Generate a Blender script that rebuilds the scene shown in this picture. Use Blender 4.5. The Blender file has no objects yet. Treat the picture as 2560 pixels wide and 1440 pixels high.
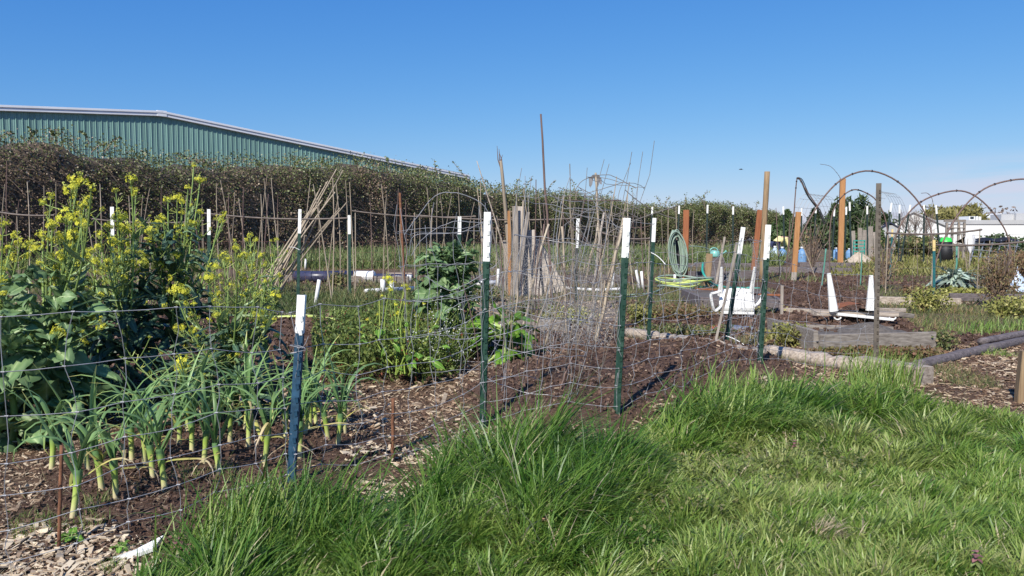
import bpy, math, random
import numpy as np
from mathutils import Vector, Matrix

random.seed(7)
RNG = np.random.default_rng(7)
scene = bpy.context.scene
COL = scene.collection
R = math.radians

# ------------------------------------------------------------------ camera, sky, sun
PITCH = math.atan(130 / 2000)
FPX = 2000.0
cam_d = bpy.data.cameras.new("camera")
cam_d.sensor_width = 36.0
cam_d.lens = 36.0 * FPX / 2560.0
cam_d.clip_start = 0.05
cam_d.clip_end = 6000
cam = bpy.data.objects.new("camera", cam_d)
COL.objects.link(cam)
cam.location = (0, 0, 1.0)
cam.rotation_euler = (math.pi / 2 - PITCH, 0, 0)
scene.camera = cam

SUN_AZ = R(25)      # sun stands behind the camera, this far to its left
SUN_EL = R(39)
world = bpy.data.worlds.new("World")
scene.world = world
world.use_nodes = True
nt = world.node_tree
nt.nodes.clear()
out = nt.nodes.new("ShaderNodeOutputWorld")
bg = nt.nodes.new("ShaderNodeBackground")
bg.inputs[1].default_value = 0.093
sky = nt.nodes.new("ShaderNodeTexSky")
sky.sky_type = 'NISHITA'
sky.sun_disc = False
sky.sun_elevation = SUN_EL
sky.sun_rotation = math.pi + SUN_AZ
sky.air_density = 1.0
sky.dust_density = 0.25
sky.ozone_density = 3.0
sky.altitude = 0
# thin low clouds near the horizon, to the right
tc = nt.nodes.new("ShaderNodeTexCoord")
mp = nt.nodes.new("ShaderNodeMapping")
mp.inputs['Scale'].default_value = (3.0, 3.0, 26.0)
nt.links.new(tc.outputs['Generated'], mp.inputs['Vector'])
nz = nt.nodes.new("ShaderNodeTexNoise")
nz.inputs['Scale'].default_value = 2.6
nz.inputs['Detail'].default_value = 7
nz.inputs['Roughness'].default_value = 0.55
nt.links.new(mp.outputs[0], nz.inputs['Vector'])
cr = nt.nodes.new("ShaderNodeMapRange")
cr.inputs[1].default_value = 0.36; cr.inputs[2].default_value = 0.60
nt.links.new(nz.outputs[0], cr.inputs[0])
sp = nt.nodes.new("ShaderNodeSeparateXYZ")
nt.links.new(tc.outputs['Generated'], sp.inputs[0])
el = nt.nodes.new("ShaderNodeMapRange"); el.interpolation_type = 'SMOOTHSTEP'
el.inputs[1].default_value = 0.045; el.inputs[2].default_value = 0.10
el.inputs[3].default_value = 1.0; el.inputs[4].default_value = 0.0
nt.links.new(sp.outputs[2], el.inputs[0])
az = nt.nodes.new("ShaderNodeMapRange"); az.interpolation_type = 'SMOOTHSTEP'
az.inputs[1].default_value = 0.36; az.inputs[2].default_value = 0.56
nt.links.new(sp.outputs[0], az.inputs[0])
m1 = nt.nodes.new("ShaderNodeMath"); m1.operation = 'MULTIPLY'
m2 = nt.nodes.new("ShaderNodeMath"); m2.operation = 'MULTIPLY'
nt.links.new(el.outputs[0], m1.inputs[0]); nt.links.new(az.outputs[0], m1.inputs[1])
nt.links.new(m1.outputs[0], m2.inputs[0]); nt.links.new(cr.outputs[0], m2.inputs[1])
m3 = nt.nodes.new("ShaderNodeMath"); m3.operation = 'MULTIPLY'; m3.inputs[1].default_value = 0.9
nt.links.new(m2.outputs[0], m3.inputs[0])
mixc = nt.nodes.new("ShaderNodeMix"); mixc.data_type = 'RGBA'
mixc.inputs[7].default_value = (5.6, 5.9, 7.2, 1)
nt.links.new(m3.outputs[0], mixc.inputs[0])
# deepen the blue of the clear spring sky (one smooth response for the whole dome)
ss_ = nt.nodes.new("ShaderNodeSeparateColor"); sc_ = nt.nodes.new("ShaderNodeCombineColor")
nt.links.new(sky.outputs[0], ss_.inputs[0])
for i_, (p_, c_) in enumerate(((1.38, .295), (.871, .90), (.433, 3.06))):
    pw_ = nt.nodes.new("ShaderNodeMath"); pw_.operation = 'POWER'; pw_.inputs[1].default_value = p_
    ml_ = nt.nodes.new("ShaderNodeMath"); ml_.operation = 'MULTIPLY'; ml_.inputs[1].default_value = c_
    nt.links.new(ss_.outputs[i_], pw_.inputs[0]); nt.links.new(pw_.outputs[0], ml_.inputs[0]); nt.links.new(ml_.outputs[0], sc_.inputs[i_])
SKYOUT = sc_.outputs[0]
nt.links.new(SKYOUT, mixc.inputs[6])
nt.links.new(mixc.outputs[2], bg.inputs[0])
nt.links.new(bg.outputs[0], out.inputs[0])

sun_d = bpy.data.lights.new("sun", 'SUN')
sun_d.energy = 4.8
sun_d.angle = R(0.5)
sun_d.color = (1.0, 0.95, 0.86)
sun = bpy.data.objects.new("sun", sun_d)
COL.objects.link(sun)
SUNV = Vector((-math.sin(SUN_AZ) * math.cos(SUN_EL), -math.cos(SUN_AZ) * math.cos(SUN_EL), math.sin(SUN_EL)))
sun.rotation_euler = (-SUNV).to_track_quat('-Z', 'Y').to_euler()
sun.location = (-20, -30, 30)

scene.view_settings.view_transform = 'Standard'
scene.view_settings.look = 'None'
scene.view_settings.gamma = 1
scene.view_settings.exposure = 0.30
scene.view_settings.use_curve_mapping = False
scene.render.engine = 'CYCLES'
scene.cycles.max_bounces = 5
scene.cycles.diffuse_bounces = 2
scene.cycles.transparent_max_bounces = 4

# ------------------------------------------------------------------ pixel <-> place
CP, SP = math.cos(PITCH), math.sin(PITCH)
def ray(px, py):
    v = (px - 1280) / FPX; w = (720 - py) / FPX
    return np.array([v, CP + w * SP, -SP + w * CP])
def G(px, py, z=0.0):
    d = ray(px, py)
    t = (z - 1.0) / d[2]
    return np.array([0, 0, 1.0]) + d * t
def D(px, py, Y):
    d = ray(px, py)
    return np.array([0, 0, 1.0]) + d * (Y / d[1])
def Gpoly(pts):
    return np.array([G(*p)[:2] for p in pts])

# ------------------------------------------------------------------ noise
_T = RNG.random((64, 64, 16))
def vnoise(x, y, z=0.0, s=1.0):
    x = np.asarray(x) * s; y = np.asarray(y) * s; z = np.asarray(z) * s + np.zeros_like(x)
    xi = np.floor(x).astype(int); yi = np.floor(y).astype(int); zi = np.floor(z).astype(int)
    fx = x - xi; fy = y - yi; fz = z - zi
    fx = fx * fx * (3 - 2 * fx); fy = fy * fy * (3 - 2 * fy); fz = fz * fz * (3 - 2 * fz)
    def t(a, b, c): return _T[(xi + a) % 64, (yi + b) % 64, (zi + c) % 16]
    r = 0
    for a in (0, 1):
        for b in (0, 1):
            for c in (0, 1):
                r = r + t(a, b, c) * np.where(a, fx, 1 - fx) * np.where(b, fy, 1 - fy) * np.where(c, fz, 1 - fz)
    return r
def fbm(x, y, z=0.0, s=1.0, o=4):
    r = 0; a = 0.5; n = 0
    for i in range(o):
        r = r + a * vnoise(x, y, z, s); n += a; a *= .5; s *= 2.03
        x = np.asarray(x) + 7.3
    return r / n

# ------------------------------------------------------------------ materials
MATS = {}
def _mat(name):
    m = bpy.data.materials.new(name); m.use_nodes = True
    t = m.node_tree; t.nodes.clear()
    o = t.nodes.new("ShaderNodeOutputMaterial")
    b = t.nodes.new("ShaderNodeBsdfPrincipled")
    t.links.new(b.outputs[0], o.inputs[0])
    return m, t, b, o
def _noise(t, scale, detail=4, mapping=None, rough=.6, coord='Object'):
    tc = t.nodes.new("ShaderNodeTexCoord")
    n = t.nodes.new("ShaderNodeTexNoise")
    n.inputs['Scale'].default_value = scale; n.inputs['Detail'].default_value = detail
    n.inputs['Roughness'].default_value = rough
    if mapping:
        mp = t.nodes.new("ShaderNodeMapping"); mp.inputs['Scale'].default_value = mapping
        t.links.new(tc.outputs[coord], mp.inputs[0]); t.links.new(mp.outputs[0], n.inputs['Vector'])
    else:
        t.links.new(tc.outputs[coord], n.inputs['Vector'])
    return n
def _ramp(t, stops):
    r = t.nodes.new("ShaderNodeValToRGB")
    e = r.color_ramp.elements
    while len(e) < len(stops): e.new(0.5)
    for k, (p, c) in enumerate(stops):
        e[k].position = p; e[k].color = (*c, 1)
    return r
def _bump(t, b, src, strength, dist=0.01):
    n = t.nodes.new("ShaderNodeBump"); n.inputs['Strength'].default_value = strength
    n.inputs['Distance'].default_value = dist
    t.links.new(src, n.inputs['Height']); t.links.new(n.outputs[0], b.inputs['Normal'])

def foliage(name, stops, trans=0.25, rough=0.5, nscale=6.0, var=0.35, spec=0.4):
    """Leaf colour from the per-leaf value 'r', varied by noise and per object."""
    m, t, b, o = _mat(name)
    at = t.nodes.new("ShaderNodeAttribute"); at.attribute_name = 'r'
    rp = _ramp(t, stops)
    n = _noise(t, nscale, 3)
    oi = t.nodes.new("ShaderNodeObjectInfo")
    ad = t.nodes.new("ShaderNodeMath"); ad.operation = 'MULTIPLY_ADD'
    ad.inputs[1].default_value = 0.3; t.links.new(n.outputs[0], ad.inputs[0]); t.links.new(at.outputs['Fac'], ad.inputs[2])
    sb = t.nodes.new("ShaderNodeMath"); sb.operation = 'SUBTRACT'; sb.inputs[1].default_value = 0.15
    t.links.new(ad.outputs[0], sb.inputs[0]); t.links.new(sb.outputs[0], rp.inputs[0])
    hs = t.nodes.new("ShaderNodeHueSaturation")
    mr = t.nodes.new("ShaderNodeMapRange"); mr.inputs[3].default_value = 1 - var; mr.inputs[4].default_value = 1 + var
    t.links.new(oi.outputs['Random'], mr.inputs[0]); t.links.new(mr.outputs[0], hs.inputs['Value'])
    t.links.new(rp.outputs[0], hs.inputs['Color'])
    t.links.new(hs.outputs[0], b.inputs['Base Color'])
    b.inputs['Roughness'].default_value = rough
    b.inputs['Specular IOR Level'].default_value = spec
    tr = t.nodes.new("ShaderNodeBsdfTranslucent")
    hs2 = t.nodes.new("ShaderNodeHueSaturation"); hs2.inputs['Value'].default_value = 1.3
    hs2.inputs['Hue'].default_value = 0.485
    t.links.new(hs.outputs[0], hs2.inputs['Color']); t.links.new(hs2.outputs[0], tr.inputs[0])
    mx = t.nodes.new("ShaderNodeMixShader"); mx.inputs[0].default_value = trans
    t.links.new(b.outputs[0], mx.inputs[1]); t.links.new(tr.outputs[0], mx.inputs[2])
    t.links.new(mx.outputs[0], o.inputs[0])
    MATS[name] = m
    return m
def solid(name, c, rough=0.6, metal=0.0, var=0.15, nscale=8, bump=0.0, mapping=None, spec=0.5, c2=None, lo=.35, hi=.7, ovar=0.0):
    m, t, b, o = _mat(name)
    n = _noise(t, nscale, 5, mapping)
    ca = tuple(max(0, x * (1 - var)) for x in c)
    cb = c2 or tuple(min(1, x * (1 + var)) for x in c)
    rp = _ramp(t, [(lo, ca), (hi, cb)])
    t.links.new(n.outputs[0], rp.inputs[0])
    src = rp.outputs[0]
    if ovar:
        oi = t.nodes.new("ShaderNodeObjectInfo"); hs = t.nodes.new("ShaderNodeHueSaturation")
        mr = t.nodes.new("ShaderNodeMapRange"); mr.inputs[3].default_value = 1 - ovar; mr.inputs[4].default_value = 1 + ovar
        t.links.new(oi.outputs['Random'], mr.inputs[0]); t.links.new(mr.outputs[0], hs.inputs['Value'])
        t.links.new(src, hs.inputs['Color']); src = hs.outputs[0]
    t.links.new(src, b.inputs['Base Color'])
    b.inputs['Roughness'].default_value = rough
    b.inputs['Metallic'].default_value = metal
    b.inputs['Specular IOR Level'].default_value = spec
    if bump: _bump(t, b, n.outputs[0], bump)
    MATS[name] = m
    return m
def rvar(name, stops, rough=0.8, bump=0.0, nscale=30, spec=.3):
    """Colour by the per-piece value 'r' with a little noise."""
    m, t, b, o = _mat(name)
    at = t.nodes.new("ShaderNodeAttribute"); at.attribute_name = 'r'
    rp = _ramp(t, stops)
    n = _noise(t, nscale, 3)
    ad = t.nodes.new("ShaderNodeMath"); ad.operation = 'MULTIPLY_ADD'; ad.inputs[1].default_value = 0.24
    t.links.new(n.outputs[0], ad.inputs[0]); t.links.new(at.outputs['Fac'], ad.inputs[2])
    sb = t.nodes.new("ShaderNodeMath"); sb.operation = 'SUBTRACT'; sb.inputs[1].default_value = 0.12
    t.links.new(ad.outputs[0], sb.inputs[0]); t.links.new(sb.outputs[0], rp.inputs[0])
    t.links.new(rp.outputs[0], b.inputs['Base Color'])
    b.inputs['Roughness'].default_value = rough; b.inputs['Specular IOR Level'].default_value = spec
    if bump: _bump(t, b, n.outputs[0], bump)
    MATS[name] = m
    return m
def wood(name, dark, light, axis='z', rough=0.85, scale=14, ovar=.12):
    mp = {'z': (1, 1, .06), 'x': (.06, 1, 1), 'y': (1, .06, 1), 'n': (1, 1, 1)}[axis]
    return solid(name, dark, rough=rough, c2=light, var=0, nscale=scale, mapping=tuple(4 * q for q in mp), bump=.35, spec=.2, lo=.3, hi=.68, ovar=ovar)

wood('wood_grey', (.12, .10, .085), (.31, .275, .24), 'x')
wood('wood_grey_v', (.16, .135, .115), (.40, .35, .30), 'z')
wood('wood_pale', (.20, .155, .12), (.50, .425, .35), 'x')
wood('wood_dark', (.07, .06, .062), (.20, .17, .17), 'x')
wood('wood_orange', (.28, .135, .055), (.43, .225, .10), 'z')
wood('wood_red', (.20, .07, .035), (.33, .13, .06), 'z')
wood('wood_tan', (.20, .13, .075), (.38, .27, .16), 'z')
wood('bamboo', (.22, .17, .12), (.44, .37, .28), 'z', rough=.6, ovar=.3)
wood('bamboo_dark', (.09, .06, .055), (.22, .15, .125), 'z', rough=.6)
solid('bamboo_rail', (.11, .085, .07), rough=.6, c2=(.2, .16, .13), var=.1)
solid('post_green', (.008, .045, .030), rough=.5, var=.2, nscale=26, spec=.4, c2=(.050, .105, .075), lo=.45, hi=.85)
solid('post_blue', (.020, .062, .11), rough=.45, var=.35, nscale=25, spec=.5)
solid('post_teal', (.02, .12, .13), rough=.5, var=.25)
solid('post_brown', (.10, .085, .07), rough=.6, var=.3, c2=(.16, .13, .10))
solid('post_dark', (.02, .035, .03), rough=.5, var=.25)
solid('white_paint', (.50, .45, .37), rough=.5, c2=(.80, .80, .77), var=.1, nscale=22, lo=.30, hi=.42)
solid('white_worn', (.62, .56, .5), rough=.6, c2=(.82, .82, .8), var=.1, nscale=40, lo=.25, hi=.45)
solid('yellow_paint', (.72, .55, .24), rough=.5, var=.1)
solid('rust', (.13, .055, .03), rough=.9, c2=(.27, .12, .06), nscale=40, bump=.3)
solid('wire', (.33, .33, .34), rough=.5, metal=.25, var=.25, nscale=20)
solid('wire_old', (.24, .21, .18), rough=.6, metal=.2, var=.3, nscale=20)
solid('wire_rust', (.20, .10, .07), rough=.8, var=.3)
solid('wire_haze', (.25, .235, .22), rough=.6, metal=.2, var=.3)
solid('plastic_white', (.78, .77, .73), rough=.38, var=.06, nscale=9)
solid('pvc', (.76, .75, .72), rough=.4, var=.06)
solid('hose_pale', (.26, .34, .27), rough=.4, var=.15)
solid('hose_yellow', (.52, .60, .16), rough=.4, var=.15)
solid('stake_teal', (.09, .26, .20), rough=.5, var=.1)
solid('hose_teal', (.03, .30, .24), rough=.4, var=.15)
solid('teal_plastic', (.20, .48, .42), rough=.35, var=.08)
solid('blue_plastic', (.16, .30, .50), rough=.35, var=.12)
solid('clear_plastic', (.50, .60, .74), rough=.25, var=.1)
solid('green_plastic', (.05, .60, .08), rough=.4, var=.05)
solid('black_rubber', (.015, .015, .017), rough=.6, var=.2)
solid('navy_sheet', (.03, .035, .07), rough=.35, var=.3, c2=(.06, .06, .11))
solid('grey_sheet', (.16, .16, .17), rough=.7, var=.2, ovar=.1)
solid('skin', (.55, .32, .23), rough=.55, var=.05)
solid('shirt_yellow', (.74, .66, .30), rough=.85, var=.1)
solid('jeans', (.035, .045, .10), rough=.85, var=.2)
solid('hair', (.06, .035, .025), rough=.6, var=.2)
solid('sheet_green', (.175, .315, .275), rough=.55, metal=.0, var=.10, nscale=1.4, mapping=(3, 3, .25), c2=(.21, .355, .315), ovar=.08)
solid('trim_white', (.76, .77, .79), rough=.45, var=.05, nscale=.7)
solid('roof_white', (.62, .63, .64), rough=.5, var=.05, nscale=.7)
solid('wall_white', (.74, .74, .72), rough=.7, var=.05, nscale=.8)
solid('wall_grey', (.42, .42, .42), rough=.7, var=.08, nscale=.8)
solid('glass_dark', (.03, .04, .05), rough=.15, var=.1)
solid('sand', (.46, .38, .29), rough=.95, var=.15, bump=.3)
solid('terracotta', (.42, .13, .07), rough=.8, var=.15)
solid('metal_grey', (.35, .36, .38), rough=.35, metal=.6, var=.2)
solid('paper_white', (.72, .71, .70), rough=.8, var=.08)
solid('dry_leaf', (.30, .15, .08), rough=.8, c2=(.55, .36, .24), nscale=30)
solid('bird_grey', (.06, .065, .075), rough=.8, var=.2)
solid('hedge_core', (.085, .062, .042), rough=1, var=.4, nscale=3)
solid('cane_brown', (.17, .12, .09), rough=.85, var=.4, nscale=1.5, c2=(.30, .23, .19))
solid('bark', (.16, .12, .10), rough=.9, var=.3, c2=(.28, .23, .20), bump=.3)
rvar('chips', [(0, (.075, .042, .028)), (.4, (.17, .10, .065)), (.75, (.34, .23, .145)), (1, (.60, .47, .33))], bump=.2)
rvar('chips_pale', [(0, (.13, .09, .06)), (.4, (.29, .205, .135)), (1, (.64, .53, .38))], bump=.2)
rvar('clods', [(0, (.045, .026, .018)), (.6, (.125, .074, .053)), (.95, (.19, .125, .094)), (1, (.28, .22, .18))], bump=.5)
foliage('grass', [(0, (.026, .080, .010)), (.30, (.080, .185, .024)), (.60, (.195, .30, .055)), (.84, (.34, .41, .12)), (.97, (.42, .36, .19)), (1, (.52, .44, .29))], trans=.34, rough=.42, nscale=1.2, spec=.45, var=0)
foliage('grass_far', [(0, (.08, .12, .03)), (.5, (.15, .20, .06)), (1, (.27, .28, .13))], trans=.25, rough=.55, nscale=.3, var=0)
foliage('weed', [(0, (.055, .09, .025)), (.45, (.125, .155, .05)), (.75, (.24, .22, .09)), (1, (.30, .19, .11))], trans=.22, rough=.6, nscale=1.5, var=0)
foliage('weed_yellow', [(0, (.14, .17, .035)), (.5, (.30, .30, .075)), (1, (.50, .45, .17))], trans=.22, rough=.6, nscale=4)
foliage('weed_red', [(0, (.12, .14, .035)), (.45, (.25, .20, .08)), (1, (.34, .16, .10))], trans=.2, rough=.6, nscale=4)
foliage('leek_leaf', [(0, (.08, .17, .060)), (.45, (.18, .31, .115)), (.75, (.31, .43, .13)), (1, (.60, .55, .18))], trans=.25, rough=.42, nscale=5, var=.25)
foliage('leek_shank', [(0, (.62, .50, .34)), (.30, (.55, .58, .22)), (.65, (.36, .50, .09)), (1, (.12, .23, .09))], trans=.1, rough=.4, nscale=5, var=.1)
foliage('leek_dead', [(0, (.40, .42, .10)), (.5, (.48, .42, .13)), (1, (.62, .48, .33))], trans=.25, rough=.6)
foliage('collard', [(0, (.048, .10, .038)), (.45, (.135, .225, .092)), (.8, (.24, .34, .15)), (1, (.46, .55, .33))], trans=.18, rough=.5, nscale=8, var=.3, spec=.35)
foliage('kale', [(0, (.022, .050, .034)), (.5, (.050, .098, .062)), (.8, (.10, .165, .09)), (1, (.20, .32, .15))], trans=.10, rough=.45, nscale=30, var=.35, spec=.4)
foliage('kale_stem', [(0, (.12, .19, .045)), (.5, (.20, .29, .08)), (1, (.36, .42, .12))], trans=.05, rough=.5)
foliage('petal_yellow', [(0, (.34, .42, .05)), (.4, (.58, .60, .05)), (1, (.82, .76, .08))], trans=.32, rough=.6, nscale=3, var=.12)
foliage('pods', [(0, (.14, .22, .05)), (.5, (.28, .36, .09)), (1, (.50, .52, .12))], trans=.15, rough=.55)
foliage('carrot', [(0, (.045, .080, .018)), (.5, (.115, .165, .035)), (.9, (.22, .27, .07)), (1, (.24, .08, .04))], trans=.2, rough=.6, nscale=3, var=0)
foliage('mustard', [(0, (.09, .16, .03)), (.5, (.20, .30, .05)), (1, (.42, .46, .08))], trans=.25, rough=.5)
foliage('petal_white', [(0, (.5, .5, .42)), (1, (.8, .8, .76))], trans=.2, rough=.6)
foliage('chard', [(0, (.06, .15, .02)), (.5, (.14, .29, .035)), (.85, (.25, .40, .07)), (1, (.42, .52, .18))], trans=.3, rough=.4, nscale=22)
foliage('cardoon', [(0, (.14, .20, .15)), (.5, (.28, .36, .28)), (1, (.46, .52, .42))], trans=.12, rough=.6)
foliage('bramble', [(0, (.30, .21, .15)), (.28, (.22, .165, .105)), (.42, (.09, .10, .038)), (.68, (.135, .165, .05)), (.93, (.21, .24, .085)), (1, (.55, .46, .34))], trans=.15, rough=.45, nscale=.5, var=0, spec=.5)
foliage('conifer', [(0, (.022, .045, .018)), (.5, (.05, .085, .028)), (1, (.10, .14, .045))], trans=.1, rough=.6, nscale=.5)
foliage('willow', [(0, (.16, .15, .04)), (.5, (.27, .25, .075)), (1, (.38, .34, .13))], trans=.15, rough=.7, nscale=.5)
foliage('dry_plant', [(0, (.13, .075, .04)), (.5, (.24, .15, .085)), (.8, (.20, .19, .07)), (1, (.40, .29, .17))], trans=.15, rough=.8, nscale=3)

# ------------------------------------------------------------------ mesh building
class Geo:
    def __init__(s): s.V = []; s.Q = []; s.T = []; s.r = []; s.n = 0
    def add(s, V, Q=None, T=None, r=0.5):
        V = np.asarray(V, float).reshape(-1, 3)
        if Q is not None and len(Q): s.Q.append(np.asarray(Q).reshape(-1, 4) + s.n)
        if T is not None and len(T): s.T.append(np.asarray(T).reshape(-1, 3) + s.n)
        s.V.append(V); s.r.append(np.broadcast_to(np.asarray(r, float), (len(V),)).copy())
        s.n += len(V)
        return s
    def mesh(s, name, mat, smooth=False):
        me = bpy.data.meshes.new(name)
        V = np.concatenate(s.V)
        Q = np.concatenate(s.Q) if s.Q else np.zeros((0, 4), int)
        T = np.concatenate(s.T) if s.T else np.zeros((0, 3), int)
        me.vertices.add(len(V)); me.vertices.foreach_set('co', V.astype(np.float32).ravel())
        me.loops.add(Q.size + T.size)
        me.loops.foreach_set('vertex_index', np.concatenate([Q.ravel(), T.ravel()]).astype(np.int32))
        me.polygons.add(len(Q) + len(T))
        st = np.concatenate([np.arange(len(Q)) * 4, len(Q) * 4 + np.arange(len(T)) * 3]).astype(np.int32)
        me.polygons.foreach_set('loop_start', st)
        me.update(calc_edges=True)
        me.polygons.foreach_set('use_smooth', np.full(len(me.polygons), smooth))
        a = me.attributes.new('r', 'FLOAT', 'POINT')
        a.data.foreach_set('value', np.concatenate(s.r).astype(np.float32))
        me.materials.append(MATS[mat] if isinstance(mat, str) else mat)
        return me
    def obj(s, name, mat, parent=None, smooth=False, **kw):
        return link(name, s.mesh(name, mat, smooth), parent, **kw)
    # --- shapes
    def strips(s, P, W, S, r=0.5, fold=0.0):
        """N ribbons: centre lines P (N,K,3), half widths W (N,K), side vectors S (N,3)."""
        P = np.asarray(P, float); N, K, _ = P.shape
        W = np.broadcast_to(W, (N, K)); S = np.asarray(S, float)
        if S.ndim == 2: S = S[:, None, :]
        off = S * W[..., None]
        rr = np.broadcast_to(np.asarray(r, float).reshape(-1, 1) if np.ndim(r) == 1 else r, (N, K))
        if fold:
            T = np.gradient(P, axis=1); Nn = np.cross(np.broadcast_to(S, P.shape), T)
            Nn /= np.linalg.norm(Nn, axis=-1, keepdims=True) + 1e-9
            V = np.stack([P - off, P - Nn * W[..., None] * fold, P + off], 2)
            i = np.arange(N * K).reshape(N, K)[:, :-1].ravel() * 3
            Q = np.concatenate([np.stack([i, i + 1, i + 4, i + 3], 1), np.stack([i + 1, i + 2, i + 5, i + 4], 1)])
            s.add(V, Q, r=np.repeat(rr.ravel(), 3))
        else:
            V = np.stack([P - off, P + off], 2)
            i = np.arange(N * K).reshape(N, K)[:, :-1].ravel() * 2
            Q = np.stack([i, i + 1, i + 3, i + 2], 1)
            s.add(V, Q, r=np.repeat(rr.ravel(), 2))
        return s
    def leaflets(s, C, Dv, Sv, sz, wid=.42, r=0.5):
        """N single-quad leaves: centre, direction, side, length."""
        sz = sz[:, None]
        V = np.stack([C - Dv * sz * .5, C + Sv * sz * wid + Dv * sz * .05, C + Dv * sz * .5, C - Sv * sz * wid + Dv * sz * .05], 1)
        s.add(V, np.arange(4 * len(C)).reshape(-1, 4), r=np.repeat(r, 4)); return s
    def tubes(s, P, Rad, n=5, r=0.5, caps=False):
        P = np.asarray(P, float)
        if P.ndim == 2: P = P[None]
        N, K, _ = P.shape
        Rad = np.broadcast_to(Rad, (N, K)).astype(float)
        T = np.gradient(P, axis=1); T /= np.linalg.norm(T, axis=-1, keepdims=True) + 1e-12
        m = np.abs(T.mean(1)); ref = np.eye(3)[np.argmin(m, 1)][:, None, :]
        A = np.cross(T, np.broadcast_to(ref, T.shape)); A /= np.linalg.norm(A, axis=-1, keepdims=True) + 1e-12
        B = np.cross(T, A)
        th = np.arange(n) * 2 * math.pi / n
        V = P[:, :, None, :] + Rad[..., None, None] * (A[:, :, None, :] * np.cos(th)[:, None] + B[:, :, None, :] * np.sin(th)[:, None])
        base = (np.arange(N)[:, None] * K + np.arange(K - 1)[None]).ravel()[:, None] * n
        j = np.arange(n)[None]; j2 = (j + 1) % n
        Q = np.stack([base + j, base + j2, base + n + j2, base + n + j], -1).reshape(-1, 4)
        T_ = None
        if caps:
            e = []
            for q in range(N):
                b0 = q * K * n; b1 = b0 + (K - 1) * n
                for k in range(1, n - 1):
                    e.append((b0, b0 + k + 1, b0 + k)); e.append((b1, b1 + k, b1 + k + 1))
            T_ = e
        rr = np.broadcast_to(np.asarray(r, float).reshape(-1, 1) if np.ndim(r) == 1 else r, (N, K))
        s.add(V, Q, T_, r=np.repeat(rr.ravel(), n))
        return s
    def prism(s, prof, p0, p1, up=(0, 0, 1), scale1=1.0, r=.5):
        """Extrude a 2D profile (x = side, y = up-ish) from p0 to p1 with end caps."""
        p0 = np.asarray(p0, float); p1 = np.asarray(p1, float)
        t = p1 - p0; t /= np.linalg.norm(t)
        up = np.asarray(up, float); sd = np.cross(t, up); sd /= np.linalg.norm(sd); u = np.cross(sd, t)
        pr = np.asarray(prof, float); n = len(pr)
        A = p0 + pr[:, :1] * sd + pr[:, 1:] * u
        B = p1 + scale1 * (pr[:, :1] * sd + pr[:, 1:] * u)
        Q = [(k, (k + 1) % n, n + (k + 1) % n, n + k) for k in range(n)]
        s.add(np.concatenate([A, B]), Q, r=r)
        me = np.mean(A, 0), np.mean(B, 0)
        T = [(2 * n, (k + 1) % n, k) for k in range(n)] + [(2 * n + 1, n + k, n + (k + 1) % n) for k in range(n)]
        s.V[-1] = np.concatenate([s.V[-1], [me[0], me[1]]]); s.r[-1] = np.concatenate([s.r[-1], [r, r]])
        s.T.append(np.array(T) + s.n - 2 * n); s.n += 2
        return s
    def beam(s, p0, p1, w, h, up=(0, 0, 1), bev=0.12, r=.5, scale1=1.0):
        b = bev * min(w, h); a, c = w / 2, h / 2
        pr = [(-a + b, -c), (a - b, -c), (a, -c + b), (a, c - b), (a - b, c), (-a + b, c), (-a, c - b), (-a, -c + b)]
        return s.prism(pr, p0, p1, up, scale1, r)
    def box(s, c, sz, r=.5, rot=None):
        x, y, z = np.asarray(sz) / 2
        V = np.array([(a, b, d) for a in (-x, x) for b in (-y, y) for d in (-z, z)])
        if rot is not None: V = V @ np.asarray(rot).T
        Q = [(0, 1, 3, 2), (4, 6, 7, 5), (0, 4, 5, 1), (2, 3, 7, 6), (0, 2, 6, 4), (1, 5, 7, 3)]
        return s.add(V + np.asarray(c), Q, r=r)
    def lathe(s, prof, c=(0, 0, 0), n=14, axis='z', r=.5):
        pr = np.asarray(prof, float); th = np.arange(n) * 2 * math.pi / n
        V = np.stack([pr[:, None, 0] * np.cos(th), pr[:, None, 0] * np.sin(th), np.broadcast_to(pr[:, None, 1], (len(pr), n))], -1)
        if axis == 'x': V = V[..., [2, 0, 1]]
        if axis == 'y': V = V[..., [0, 2, 1]]
        Q = [(k * n + j, k * n + (j + 1) % n, (k + 1) * n + (j + 1) % n, (k + 1) * n + j) for k in range(len(pr) - 1) for j in range(n)]
        return s.add(V.reshape(-1, 3) + np.asarray(c), Q, r=r)
    def grid(s, P, r=.5):
        """P (A,B,3) lattice of points as a quad sheet."""
        A, B, _ = P.shape
        i = (np.arange(A - 1)[:, None] * B + np.arange(B - 1)[None]).ravel()
        Q = np.stack([i, i + 1, i + B + 1, i + B], 1)
        rr = r if np.ndim(r) == 0 else np.asarray(r).ravel()
        return s.add(P.reshape(-1, 3), Q, r=rr)

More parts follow.
